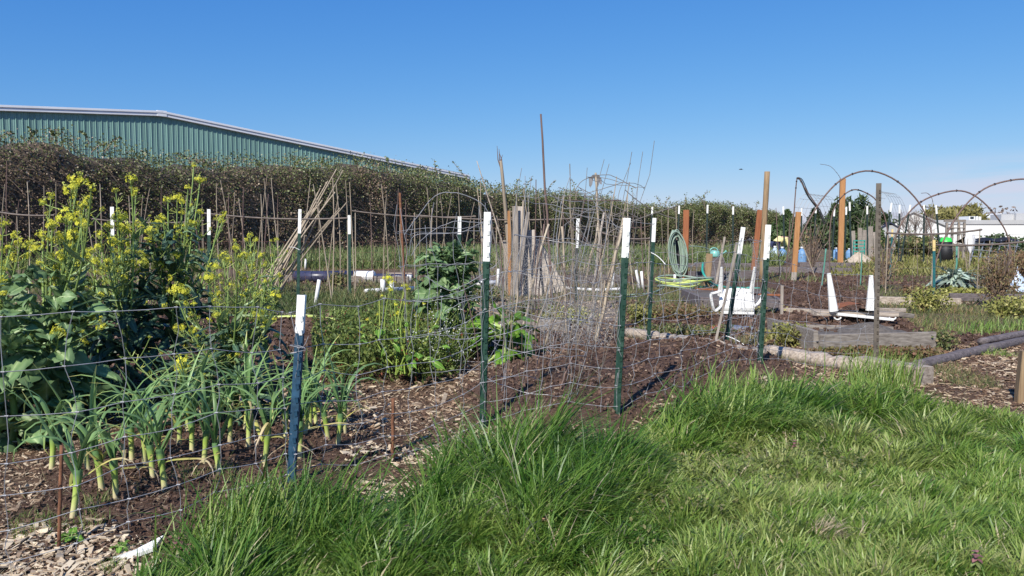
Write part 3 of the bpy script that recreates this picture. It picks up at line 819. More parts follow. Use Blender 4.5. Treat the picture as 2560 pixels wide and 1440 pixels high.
# bird
b0 = D(1852, 424, 46)
e = empty('bird', b0, 'small dark bird gliding in the clear sky above the hedge', 'bird')
g = Geo(); g.tubes(np.array([[-.11, 0, 0], [-.08, 0, .012], [-.02, 0, .018], [.05, 0, .012], [.085, 0, .005], [.15, 0, 0]]), [[.008, .02, .03, .024, .012, .006]], 7, caps=True); g.obj('body', 'bird_grey', e, smooth=True)
for sy in (-1, 1):
    g = Geo(); P = np.array([[[.0 - .02, 0, .015], [.06, 0, .012]], [[-.03, sy * .08, .045], [.04, sy * .09, .04]], [[.0, sy * .17, .04], [.05, sy * .17, .035]], [[.06, sy * .26, .02], [.08, sy * .26, .018]]]); g.grid(P); g.obj('wing', 'bird_grey', e)

# ================================================================== POSTS
def tpost(label, top, bot, depth, wpx=None, mat='post_green', tip=.26, tipmat='white_paint', near=True, width=.036, yaw=0.0, group='metal fence posts with painted tips', name='metal_fence_post', studs=True):
    """T-section steel post between two pixels at a distance (base touches the ground)."""
    B = D(bot[0], bot[1], depth); B[2] = hz1(B)
    T = D(top[0], top[1], depth + (0 if top[1] > 590 else 0))
    e = empty(name, B, label, 'fence post', group)
    a = T - B; L = np.linalg.norm(a); a = a / L
    w = width / 2; th = .0035 if near else .004
    fw = math.cos(yaw), math.sin(yaw)
    up = np.array([math.sin(yaw), math.cos(yaw), 0.])      # stem points away from the camera
    # T section: flange towards the camera, stem behind
    prof = [(-w, -th), (w, -th), (w, th), (th, th * 1.5), (th, w * 1.6), (-th, w * 1.6), (-th, th * 1.5), (-w, th)]
    prof = [(x, y) for x, y in prof]
    cut = L * (1 - tip)
    g = Geo(); g.prism(prof, a * -.06, a * cut, up); g.obj('post_shaft', mat, e)
    if tip > 0:
        g = Geo(); g.prism([(x * 1.01, y * 1.01) for x, y in prof], a * cut, a * L, up); g.obj('post_tip', tipmat, e)
    if studs:
        sm = None
        k = .12
        while k < L - .04:
            nm = 'stud'; mt = mat if k < cut else tipmat
            g = Geo(); g.box((0, 0, 0), (.012, .012, .022)); 
            if (mt, near) not in STUD: STUD[(mt, near)] = g.mesh('stud', mt)
            o = link('stud', STUD[(mt, near)], e, loc=tuple(a * k + np.array([w * .38, -.008, 0])), rot=(R(14), 0, 0))
            k += .052 if near else .15
    return e
STUD = {}
FENCE = {}
FENCE['T1'] = tpost('blue steel post with a rusty worn white tip among the leeks, nearest to the camera', (754, 738), (728, 1255), 3.02, mat='post_blue', tip=.20, tipmat='white_worn', yaw=.35, width=.035)
FENCE['T2'] = tpost('dark green studded post with a long white tip left of the lush grass', (1219, 530), (1207, 1110), 3.85, tip=.225, tipmat='white_paint', yaw=.35, width=.034)
FENCE['T3'] = tpost('dark green studded post with a white tip at the dark soil mound', (1568, 545), (1541, 1105), 3.95, tip=.20, yaw=.4, width=.035)
FENCE['T4'] = tpost('dark green studded post with a cream white tip above the coarse grass tuft', (1921, 562), (1898, 975), 5.3, tip=.25, yaw=.35, width=.036)
tpost('slim dark brown untipped steel post in front of the grey raised bed', (2197, 458), (2189, 935), 5.9, mat='post_brown', tip=0, width=.036, yaw=.3)
tpost('green post with white tip leaning slightly right on the wood chip path', (1636, 545), (1620, 880), 6.9, tip=.18, studs=False, width=.032)
tpost('green post with white tip leaning strongly right beside the weathered wooden slat', (1858, 568), (1813, 892), 6.6, tip=.22, studs=False, width=.036)
tpost('green post with white tip right of the leaning cane bundle', (873, 538), (875, 757), 12.1, tip=.22, studs=False, width=.042)
tpost('green post with white tip crossed by the leaning cane bundle', (750, 523), (744, 775), 11.0, tip=.24, studs=False, width=.042)
tpost('post with white tip rising behind the tallest yellow flowers', (280, 517), (284, 775), 11.0, tip=.28, studs=False, width=.05)
tpost('post with white tip behind the dark flowering kale', (522, 523), (524, 775), 11.0, tip=.26, studs=False, width=.046)
tpost('post with broad white tip directly above the big leafy kale', (1149, 541), (1146, 765), 11.5, tip=.2, studs=False, width=.05)
tpost('post with white tip standing inside the wire tangle', (1445, 546), (1437, 790), 10.2, tip=.30, studs=False, width=.04, mat='post_dark')
for (tx, ty, bx, Y, lab) in [(1631, 517, 1622, 30, 'just left of the coiled hose'), (1698, 514, 1692, 30, 'above the coiled hose'), (1769, 512, 1765, 30, 'between the coiled hose and the tall round post'),
                             (1833, 516, 1831, 30, 'above the watering can'), (1958, 516, 1962, 30, 'right behind the crouching gardener'), (2040, 511, 2034, 28, 'under the bent cane'),
                             (2004, 520, 2003, 32, 'behind the short orange post'), (2086, 521, 2080, 30, 'touching the left side of the tall orange post'),
                             (2116, 517, 2111, 31, 'touching the right side of the tall orange post'), (2124, 505, 2128, 30, 'in front of the fullest conifer'),
                             (2168, 515, 2169, 30, 'left of the slim brown post'), (2229, 507, 2207, 28, 'leaning right beside the slim brown post'), (2249, 512, 2246, 29, 'upright below the largest hoop'),
                             (2276, 512, 2250, 29, 'leaning right in front of the leafless tree'), (2310, 512, 2309, 29, 'upright right of the leafless tree'), (2340, 513, 2352, 28, 'leaning left before the gabled building')]:
    by = 590 + 2000 / Y
    tpost('thin far post with white tip, ' + lab, (tx, ty), (bx, by), Y, mat='post_dark', tip=.145, studs=False, near=False, width=.062, group='far fence posts with white tips')
tpost('teal post with a yellow tip in front of the grey-green cardoon', (2335, 600), (2335, 750), 12.3, mat='post_teal', tip=.18, tipmat='yellow_paint', width=.042, studs=False)
tpost('teal post with a small yellow tip left of the leafless tree', (2231, 573), (2225, 690), 19.5, mat='post_teal', tip=.16, tipmat='yellow_paint', width=.045, studs=False)

def pole(label, top, bot, Y, w, mat, cat='post', square=True, taper=1.0, name='wooden_post', group=None, z0=None, Ytop=None, n=8, foot=None):
    B = D(bot[0], bot[1], Y); B[2] = hz1(B) if z0 is None else z0
    T = D(top[0], top[1], Ytop or Y)
    e = empty(name, B, label, cat, group); a = T - B
    g = Geo()
    if square: g.beam(a * -.03, a, w, w, up=(.25, 1, 0), scale1=taper, bev=.08)
    else:
        K = 9; t = np.linspace(-.02, 1, K)[:, None]; P = a * t; P[1:-1] += RNG.standard_normal((K - 2, 3)) * w * .06
        g.tubes(P, np.linspace(w / 2, w / 2 * taper, K)[None], n, caps=True)
    g.obj('post_shaft', mat, e, smooth=not square)
    if foot:
        g = Geo(); g.beam((0, 0, 0), a * foot, w * 1.06, w * 1.06, up=(.25, 1, 0)); g.obj('post_foot', 'wood_grey_v', e)
    return e
pole('tallest wooden post, round and tan, right of the coiled hose', (1918, 429), (1904, 697), 17.9, .125, 'wood_tan', square=False, taper=.98, n=12)
pole('reddish brown square post carrying the coiled garden hose', (1716, 525), (1712, 706), 17.3, .125, 'wood_red', taper=1.0)
pole('reddish square post leaning right, half hidden by the tall round post', (1900, 525), (1884, 676), 23, .155, 'wood_red', taper=1.0)
pole('square orange-brown post with a grey foot, right of the crouching gardener', (1996, 530), (1984, 700), 18.1, .115, 'wood_orange', foot=.12)
pole('tall bright orange square post before the conifers', (2107, 447), (2100, 667), 26, .17, 'wood_orange')
pole('short stout weathered post with a teal hose looped round it', (1774, 634), (1767, 718), 15.7, .125, 'wood_tan')
pole('short thin grey stub standing at the back of the raised bed', (1955, 713), (1954, 792), 9.9, .034, 'wood_grey_v')
pole('brown wooden post cut by the right edge of the picture', (2569, 878), (2556, 1010), 4.76, .075, 'wood_tan')
pole('thin weathered slat leaning right beside the leaning green post', (1839, 632), (1787, 902), 6.4, .020, 'wood_grey_v', name='wooden_lath', cat='lath')
pole('grey leaning slat behind the watering can', (1812, 592), (1790, 660), 16.5, .045, 'wood_grey_v', name='wooden_lath', cat='lath')
pole('shorter grey slat leaning right, left of the leaning green post', (1842, 606), (1820, 690), 15, .045, 'wood_grey_v', name='wooden_lath', cat='lath')
pole('rusty iron pipe standing in the wood chips right of the leeks', (983, 995), (982, 1172), 3.43, .0155, 'rust', square=False, name='iron_pipe', cat='pipe', n=10)
pole('dark rusty rod leaning at the lower left corner before the leeks', (154, 1113), (148, 1402), 2.44, .0115, 'rust', square=False, name='iron_rod', cat='rod', n=8)
pole('thin reddish steel stake between the thin canes and the wire tangle', (1000, 482), (1012, 700), 14, .04, 'rust', name='steel_stake', cat='stake')
pole('slender pale teal stake beside the cardoon', (2392, 614), (2390, 720), 14.5, .034, 'stake_teal', square=False, name='plastic_stake', cat='stake')
pole('slender pale teal stake behind the upturned table', (2156, 617), (2151, 705), 16, .026, 'stake_teal', square=False, name='plastic_stake', cat='stake')
pole('slender pale teal stake between the two orange posts', (2065, 622), (2054, 722), 15.5, .03, 'stake_teal', square=False, name='plastic_stake', cat='stake')
pole('dark dried bamboo pole, the tallest thing near the middle', (1352, 285), (1381, 770), 11, .040, 'bamboo_dark', square=False, taper=.62, name='bamboo_pole', cat='bamboo pole')
bp = pole('thick pale bamboo pole with a broken split top', (1252, 402), (1283, 735), 13.6, .085, 'bamboo', square=False, taper=.6, name='bamboo_pole', cat='bamboo pole')
a = D(1252, 402, 13.6) - np.array(bp.location)
for q in range(4):
    g = Geo(); g.tubes(np.array([a - [0, 0, .12], a + [random.uniform(-.05, .03), 0, .02], a + [-.02 * q + random.uniform(-.03, .03), 0, .10 + .05 * q]]), [[.012, .008, .003]], 4); g.obj('splinter', 'bamboo_dark', bp)
bp2 = pole('thin bamboo pole topped with dark tied rags above the wire tangle', (1489, 432), (1508, 760), 11.5, .040, 'bamboo', square=False, taper=.75, name='bamboo_pole', cat='bamboo pole')
a = D(1489, 442, 11.5) - np.array(bp2.location)
for q in range(5):
    th = q * 1.3; p0 = a + [math.cos(th) * .02, math.sin(th) * .02, 0]
    P = np.array([[p0 + [-.02, 0, .03], p0 + [.02, 0, .03]], [p0 + [-.035 + .05 * math.cos(th), .02, -.02], p0 + [.02 + .05 * math.cos(th), .02, -.03]], [p0 + [-.02 + .06 * math.cos(th), 0, -.10 - .02 * q], p0 + [.01 + .06 * math.cos(th), 0, -.11]]])
    g = Geo(); g.grid(P); g.obj('rag', 'grey_sheet', bp2)
pole('long whitish split stick leaning left against the bamboo pole', (1192, 402), (1297, 600), 13.4, .040, 'wood_pale', square=False, taper=.3, name='split_stick', cat='stick', z0=None)

# ---- bamboo stakes and canes
STK = [(17, 402, 22, 740), (12, 460, 0, 730), (68, 455, 72, 735), (48, 500, 20, 730), (110, 465, 98, 720), (140, 455, 150, 745), (200, 495, 205, 730), (212, 510, 250, 735), (250, 460, 256, 720),
       (322, 490, 325, 700), (338, 480, 345, 730), (357, 487, 352, 730), (374, 472, 345, 715), (403, 470, 408, 720), (475, 470, 520, 715), (466, 488, 462, 710), (505, 496, 506, 705), (541, 457, 553, 750), (551, 450, 590, 750),
       (572, 485, 582, 715), (587, 480, 570, 715), (596, 495, 620, 710), (609, 468, 612, 750), (660, 445, 683, 705), (668, 437, 634, 770), (678, 445, 705, 715), (652, 485, 653, 705), (671, 485, 655, 710),
       (695, 485, 697, 695), (776, 447, 750, 700), (783, 460, 832, 770), (797, 490, 800, 700), (832, 445, 830, 750), (840, 457, 850, 715), (864, 452, 868, 710), (874, 455, 888, 765), (846, 490, 818, 715), (925, 500, 930, 700),
       (953, 460, 972, 715), (966, 490, 958, 710), (996, 470, 985, 720), (1014, 500, 1018, 700), (1067, 467, 1080, 715), (1094, 470, 1100, 720), (1100, 480, 1115, 715), (1129, 490, 1090, 700), (1145, 467, 1150, 705), (1186, 505, 1150, 700),
       (1193, 470, 1215, 735), (1201, 450, 1205, 700), (1230, 500, 1222, 700), (1290, 483, 1293, 730), (1308, 472, 1330, 735), (1319, 480, 1335, 720), (1340, 449, 1332, 740), (1346, 484, 1362, 735), (1358, 508, 1362, 705), (1406, 488, 1414, 730),
       (1412, 477, 1380, 740), (1423, 486, 1440, 725), (1443, 477, 1392, 735), (1465, 484, 1412, 745), (1475, 520, 1452, 720), (1511, 497, 1520, 720), (1527, 501, 1535, 715), (1542, 441, 1480, 745), (1574, 455, 1500, 760), (1569, 483, 1584, 725),
       (1580, 518, 1584, 705), (1602, 538, 1612, 735), (1612, 520, 1620, 700), (1654, 540, 1668, 740), (1671, 518, 1672, 690), (1690, 514, 1700, 690), (1735, 525, 1733, 680), (1802, 600, 1812, 690), (1940, 520, 1950, 690), (1975, 545, 1965, 700),
       (2000, 600, 2040, 700), (2145, 560, 2150, 680), (2290, 600, 2294, 690), (2388, 520, 2420, 690), (2420, 595, 2418, 690), (2516, 600, 2502, 735), (2538, 590, 2535, 730), (2524, 585, 2520, 720)]
SECT = [(430, 'behind the tallest yellow flowers'), (720, 'behind the dark flowering kale'), (1035, 'between the cane bundle and the leafy kale'), (1260, 'behind and above the leafy kale'),
        (1480, 'behind the left half of the wire tangle'), (1700, 'behind the right half of the wire tangle'), (2200, 'around the orange posts'), (2600, 'near the cardoon at the far right')]
STK.sort(); cnt = {}; STM = []
for (tx, ty, bx, by) in STK:
    sec = next(k for k, (x, _) in enumerate(SECT) if tx < x); cnt[sec] = cnt.get(sec, 0) + 1
    Y = 2000 / (by - 590); B = D(bx, by, Y); B[2] = 0; T = D(tx, ty, Y * (1 + random.uniform(-.02, .03)))
    L = np.linalg.norm(T - B)
    o_lab = f'{ORD[cnt[sec]]} from left of the thin canes {SECT[sec][1]}'
    e = empty('bamboo_cane', B, o_lab, 'bamboo cane', 'thin bamboo canes standing in the garden')
    K = 12; t = np.linspace(0, 1, K)[:, None]; P = (T - B) * t
    bow = np.array([random.uniform(-.02, .02), 0, 0]) * L
    P = P + bow * 4 * t * (1 - t)
    rad = (.0075 + .004 * random.random()) * min(1.3, (Y / 14) ** .5) * np.linspace(1, .7, K) * np.where(np.arange(K) % 3 == 0, 1.18, .98)
    g = Geo(); g.tubes(P, rad[None], 5); g.obj('cane_shaft', 'bamboo' if random.random() < .82 else 'bamboo_dark', e, smooth=True)
# leaning bundle
k = 0
for (tx, ty, bx, by, dY) in [(842, 422, 676, 712, 0), (858, 425, 700, 705, .1), (820, 452, 668, 722, -.1), (801, 470, 684, 716, .05), (812, 468, 660, 728, .12), (867, 506, 690, 712, 0), (866, 509, 672, 718, .2), (806, 500, 646, 735, -.1),
                             (838, 480, 655, 738, -.15), (795, 480, 690, 700, .1), (824, 496, 664, 726, 0), (790, 505, 640, 740, .1), (850, 520, 678, 708, .15), (786, 520, 650, 730, -.05)]:
    k += 1; Y = 14.2 + dY
    B = at_depth(bx, Y * .985); T = D(tx, ty, Y)
    e = empty('bamboo_cane', B, f'{ORD[k]} cane of the bundle leaning right behind the white tipped post', 'bamboo cane', 'canes of the leaning bundle')
    g = Geo(); g.tubes(arc((0, 0, 0), T - B, (0, 0, .04), 9), np.linspace(.016, .011, 9)[None], 5); g.obj('cane_shaft', 'bamboo', e, smooth=True)
# horizontal rails
for (p, q, Y, r_, lab) in [((-60, 518), (136, 538), 12.5, .014, 'dark bamboo rail crossing behind the leftmost yellow flowers'), ((510, 533), (874, 545), 13, .014, 'long dark rail from the dark kale to the green post'),
                           ((230, 547), (510, 552), 13.3, .012, 'thin dark rail behind the tallest yellow flowers'), ((880, 527), (1190, 541), 14, .012, 'thin rail between the green post and the leafy kale'), ((1040, 538), (1440, 546), 13.5, .013, 'dark rail passing behind the thick bamboo pole'),
                           ((1500, 580), (1625, 596), 13, .014, 'dark rail right of the wire tangle'), ((2215, 582), (2455, 574), 14, .016, 'bowed dark rail in front of the white building'), ((2330, 612), (2620, 596), 13, .017, 'dark rail sloping up to the right edge')]:
    P0 = D(*p, Y); P1 = D(*q, Y)
    e = empty('cane_rail', (P0 + P1) / 2 * [1, 1, 1], lab, 'rail', 'horizontal cane rails')
    g = Geo(); g.tubes(arc(P0, P1, (0, 0, -.05), 12) - np.array(e.location), r_, 6); g.obj('rail_shaft', 'bamboo_rail', e, smooth=True)
    for ends in (0.02, .5, .98):    # thin prop under the rail
        c_ = P0 + (P1 - P0) * ends; g = Geo(); g.tubes(np.array([[c_[0], c_[1] + .02, 0], [c_[0] + .01, c_[1] + .02, c_[2] + .02]]) - np.array(e.location), .008, 4); g.obj('prop', 'bamboo', e)

# ================================================================== HOOPS (right)
def hoop(pts, Y, r, lab, mat='bamboo_dark', ext0=None):
    P = [D(x, y, Y) for x, y in pts]
    P = spline(P, 40); e = empty('garden_hoop', (P[0][0], P[0][1], 0), lab, 'hoop', 'bent hoops over the beds')
    g = Geo(); g.tubes(P - np.array(e.location), r, 6); g.obj('hoop_shaft', mat, e, smooth=True)
    i = len(P) // 2
    for q in (i - 6, i - 3, i, i + 4, i + 8):
        g = Geo(); c_ = P[q] - np.array(e.location); d_ = P[q + 1] - P[q - 1]; d_ /= np.linalg.norm(d_)
        g.tubes(np.array([c_ - d_ * .012, c_ + d_ * .012]), r * 1.5, 6); g.obj('tie', 'black_rubber', e)
    return e
hoop([(1972, 690), (1990, 620), (2020, 555), (2062, 490), (2110, 445), (2172, 427), (2235, 448), (2290, 497), (2322, 556), (2334, 620), (2338, 690)], 20, .020, 'largest hoop, arching from the gardener to the leafless tree')
hoop([(2074, 690), (2076, 560), (2096, 503), (2128, 476), (2158, 479), (2192, 503), (2216, 560), (2228, 690)], 20.5, .016, 'smaller hoop crossing the tall orange post')
hoop([(2205, 690), (2232, 610), (2262, 545), (2310, 500), (2385, 477), (2438, 490), (2490, 540), (2522, 600), (2530, 690)], 19.5, .019, 'wide hoop in front of the white buildings')
hoop([(2330, 690), (2355, 610), (2400, 530), (2456, 475), (2520, 452), (2585, 449), (2650, 470), (2720, 560), (2735, 690)], 18.5, .019, 'hoop running out of the picture at the right edge')
hoop([(1965, 655), (1982, 560), (1989, 478), (1993, 446), (2000, 450), (2012, 470), (2046, 520)], 22, .016, 'slender cane bent sharply at the top like a hook')
hoop([(2318, 660), (2330, 560), (2332, 505), (2320, 484), (2303, 483)], 24, .008, 'thin dark wire bow behind the wide hoop')
hoop([(2050, 410), (2076, 416), (2095, 436), (2102, 450), (2104, 470), (2106, 650)], 27, .007, 'hair-thin wire bow springing from the orange post')
P = spline([D(x, y, 22) for x, y in [(1993, 445), (2004, 452), (2020, 488), (2046, 524), (2062, 560)]], 14)
e = empty('cable_bundle', P[0], 'dark loop of black cable hanging from the bent cane', 'cable')
for dx in (0, .03, -.02):
    g = Geo(); g.tubes(P - P[0] + [dx, 0, dx * .5], .012, 5); g.obj('strand', 'black_rubber', e)
for (x0, x1, y0, yb, Y, lab) in [(1972, 2062, 484, 640, 30, 'faint dome of wire mesh left of the tall orange post'), (2148, 2240, 478, 640, 32, 'faint arched wire mesh behind the slim brown post')]:
    e = empty('mesh_dome', gp((x0 + x1) / 2, Y), lab, 'wire mesh'); L0 = np.array(e.location)
    for k in range(6):
        a0 = D(x0, 590, Y); a1 = D(x1, 590, Y); zt = D(x0, y0, Y)[2]
        th = np.linspace(0, math.pi, 16); yy = Y + k * .35; cx = (a0[0] + a1[0]) / 2 + k * .28; rx = (a1[0] - a0[0]) / 2
        P = np.stack([cx - rx * np.cos(th), np.full(16, yy), .1 + (zt - .1) * np.sin(th) ** .7], -1) - L0
        g = Geo(); g.tubes(P, .005, 3); g.obj('arch_wire', 'wire_old', e)
    for th in np.linspace(.5, 2.6, 8):
        P = np.array([[cx - .28 * 5 * (1 - q) - rx * math.cos(th), Y + .35 * 5 * q, .1 + (zt - .1) * math.sin(th) ** .7] for q in (0, 1)]) - L0
        g = Geo(); g.tubes(P, .005, 3); g.obj('long_wire', 'wire_old', e)

# ================================================================== WIRE FENCES
ROWS = [0.04, .13, .225, .33, .445, .575, .735]
def wire_fence(name, label, pts, rows, dx, wob=.012, r=.0014, mat='wire', seed=3, ztop_scale=None, knots=True, group=None, n=4, zoff=None, lean=0.0):
    """Woven field fence: kinked line wires and stay wires, each a part; small knots where they cross."""
    rg = np.random.default_rng(seed)
    pts = np.array(pts, float); sg = np.linalg.norm(np.diff(pts[:, :2], axis=0), axis=1); cc = np.concatenate([[0], np.cumsum(sg)])
    tot = cc[-1]; ns = int(tot / dx); S = np.linspace(0, tot, ns + 1)
    X = np.interp(S, cc, pts[:, 0]); Y = np.interp(S, cc, pts[:, 1]); sc = np.interp(S, cc, pts[:, 2])
    nr = len(rows); J = rg.standard_normal((ns + 1, nr, 3)) * [wob, wob * .7, wob * .55]
    J += (rg.standard_normal((ns + 1, 1, 3)) * [wob * .8, wob * .8, 0])
    zz = np.array(rows)[None, :] * sc[:, None]
    P = np.stack([X[:, None] + 0 * zz, Y[:, None] + 0 * zz, zz], -1) + J
    P[..., 2] += hz(X, Y)[:, None]
    e = empty(name, (X[ns // 2], Y[ns // 2], 0), label, 'fence', group); L0 = np.array(e.location)
    P = P - L0
    for k in range(nr):
        c_ = P[:, k]; m_ = (c_[1:] + c_[:-1]) / 2; m_[:, 2] -= wob * .15
        Q = np.empty((2 * len(c_) - 1, 3)); Q[0::2] = c_; Q[1::2] = m_
        g = Geo(); g.tubes(Q, r, n); g.obj('line_wire', mat, e)
    for i in range(ns + 1):
        c_ = P[i]; Q = [c_[0] - [0, 0, .03]]
        for k in range(nr - 1):
            Q += [c_[k], (c_[k] + c_[k + 1]) / 2 + rg.standard_normal(3) * [wob * .55, wob * .4, 0]]
        Q.append(c_[-1])
        g = Geo(); g.tubes(np.array(Q), r * .9, n); g.obj('stay_wire', mat, e)
    if knots:
        g = Geo(); C = P.reshape(-1, 3); d_ = np.array([r * 4.2, 0, 0])
        g.tubes(np.stack([C - d_, C + d_], 1), r * 2.0, 4); tag(g.obj('knot', mat, e), kind='stuff')
    return e
def bxy(o): return (o.location.x, o.location.y)
F0 = (-2.1, 2.12)
def fp(x, y, ztop): return (x, y, (ztop - float(hz(x, y))) / .735)
T1x, T2x, T3x, T4x = (bxy(FENCE[k]) for k in ('T1', 'T2', 'T3', 'T4'))
wire_fence('wire_fence', 'nearest wire mesh fence, from the lower left past the leeks to the blue post', [fp(*F0, .80), fp(-1.35, 2.36, .775), fp(*T1x, .715)], ROWS, .150, seed=3)
wire_fence('wire_fence', 'wire mesh fence section between the blue post and the first dark green post', [fp(*T1x, .715), fp(*T2x, .795)], ROWS, .150, seed=4)
wire_fence('wire_fence', 'wire mesh fence section between the two studded green posts at the soil mound', [fp(*T2x, .795), fp(*T3x, .85)], ROWS, .11, seed=5)
wire_fence('wire_fence', 'wire mesh fence section crossing the soil mound towards the coarse grass tuft', [fp(*T3x, .85), fp(*T4x, .86)], ROWS, .145, seed=6, wob=.016)
wire_fence('wire_fence', 'loose wire mesh fence section ending at the slim dark brown post', [fp(*T4x, .86), fp(2.62, 5.85, .70)], ROWS, .15, seed=7, wob=.022)
wire_fence('wire_fence', 'wavy wire mesh fence from the leaning green post across the chip path', [(1.16, 6.9, 1.1), (1.80, 6.6, 1.1), (1.7, 5.45, 1.05)], [0, .12, .24, .38, .55, .75], .15, seed=8, wob=.025)
wire_fence('wire_fence', 'distant wire mesh fence behind the far canes, rust coloured along the top', [(-8.5, 14.6, 1.0), (-3.2, 14.6, 1.0), (.2, 14.4, 1)], [.1, .25, .4, .55, .7, .9], .18, seed=9, wob=.012, r=.0022, mat='wire_rust', knots=False, n=3)
wire_fence('wire_fence', 'distant wire mesh fence around the posts carrying the hose', [(1.9, 17.8, 1.0), (5.8, 18.3, 1.0), (6.6, 22, 1)], [.1, .3, .5, .7, .9], .25, seed=10, wob=.015, r=.0026, mat='wire_old', knots=False, n=3)
wire_fence('wire_fence', 'sagging far mesh fence in front of the cardoon', [(5.2, 12.2, 1.0), (8.9, 12.4, 1.0)], [.05, .25, .5, .8, 1.0], .3, seed=11, wob=.02, r=.0018, mat='wire_old', knots=False, n=3)
for (p, q, Y, rad, lab) in [((738, 880), (758, 862), 3.0, .02, 'short twist of tie wire at the blue post')]:
    c_ = D(745, 876, 2.98); e = empty('tie_wire', c_, 'twist of silver tie wire wrapped around the blue post', 'wire')
    th = np.linspace(0, 11, 26); g = Geo(); g.tubes(np.stack([.03 * np.cos(th), .02 * np.sin(th), .018 * np.sin(th * .5) + .008 * th / 11], -1), .0014, 4); g.obj('wire_coil', 'wire', e)
    g = Geo(); g.tubes(np.array([[.02, -.015, .01], [.035, -.02, .03], [.045, -.02, .055]]), .0013, 4); g.obj('wire_end', 'wire', e)

# ---- white ties and strings
for (p, q, Y, lab) in [((1815, 840), (1872, 872), 6.5, 'white cord tied from the leaning green post'), ((1628, 632), (1664, 662), 6.8, 'short white cord hanging from the post on the chip path'), ((723, 618), (749, 625), 11, 'short white tie on the post crossed by the cane bundle')]:
    P0 = D(*p, Y); e = empty('tied_string', P0, lab, 'cord'); g = Geo(); g.tubes(arc((0, 0, 0), D(*q, Y * .98) - P0, (0, 0, .015), 8), .004, 5); g.obj('cord_strand', 'pvc', e)

# ================================================================== WIRE TANGLE
def wire_cage(label, bx, Yb, r0, H, tilt, dirn, nst, nring, seed, mat='wire', r=.0017, oval=1.0):
    rg = np.random.default_rng(seed); B = at_depth(bx, Yb)
    e = empty('wire_cage', B, label, 'wire cage', 'rolls and cages of old garden wire')
    ax = np.array([math.cos(dirn) * math.sin(tilt), math.sin(dirn) * math.sin(tilt), math.cos(tilt)])
    sx = np.cross(ax, [0, 1, 0]); sx /= np.linalg.norm(sx); sy = np.cross(ax, sx)
    def pt(th, z): 
        rr = r0 * (1 + .08 * math.sin(3 * th + z * 3 + seed)); return ax * z + sx * rr * math.cos(th) + sy * rr * oval * math.sin(th)
    for i in range(nst):
        th = i * 2 * math.pi / nst; zs = np.linspace(-.02, H * (1 + .04 * rg.standard_normal()), 9)
        P = np.array([pt(th + .05 * rg.standard_normal(), z) for z in zs]) + rg.standard_normal((9, 3)) * .009
        P[:, 2] = np.maximum(P[:, 2], -.02)
        g = Geo(); g.tubes(P, r, 4); g.obj('stay_wire', mat, e)
    for k in range(nring):
        z = H * (k + .3) / nring; th = np.linspace(0, 2 * math.pi, 26)
        P = np.array([pt(t_, z) for t_ in th]) + rg.standard_normal((26, 3)) * .006; P[-1] = P[0]
        g = Geo(); g.tubes(P, r, 4); g.obj('ring_wire', mat, e)
    return e
wire_cage('open roll of wire mesh leaning right, beside the first studded green post', 1335, 4.15, .24, 1.15, .14, .2, 8, 6, 21, mat='wire', r=.0015)
wire_cage('roll of wire mesh leaning right towards the second green post', 1440, 4.35, .15, 1.22, .20, -.1, 7, 7, 22, mat='wire_old', r=.0014)
wire_cage('wide loose wire cage around the leafy kale', 1125, 5.4, .30, 1.15, .06, 2.4, 10, 5, 23)
wire_cage('crushed wire roll standing behind the two studded posts', 1475, 6.2, .22, 1.0, .12, .4, 11, 8, 24, mat='wire_old')
wire_cage('narrow wire roll below the rag-topped pole', 1390, 6.6, .20, .95, .1, 2.9, 9, 8, 25, mat='wire_haze')
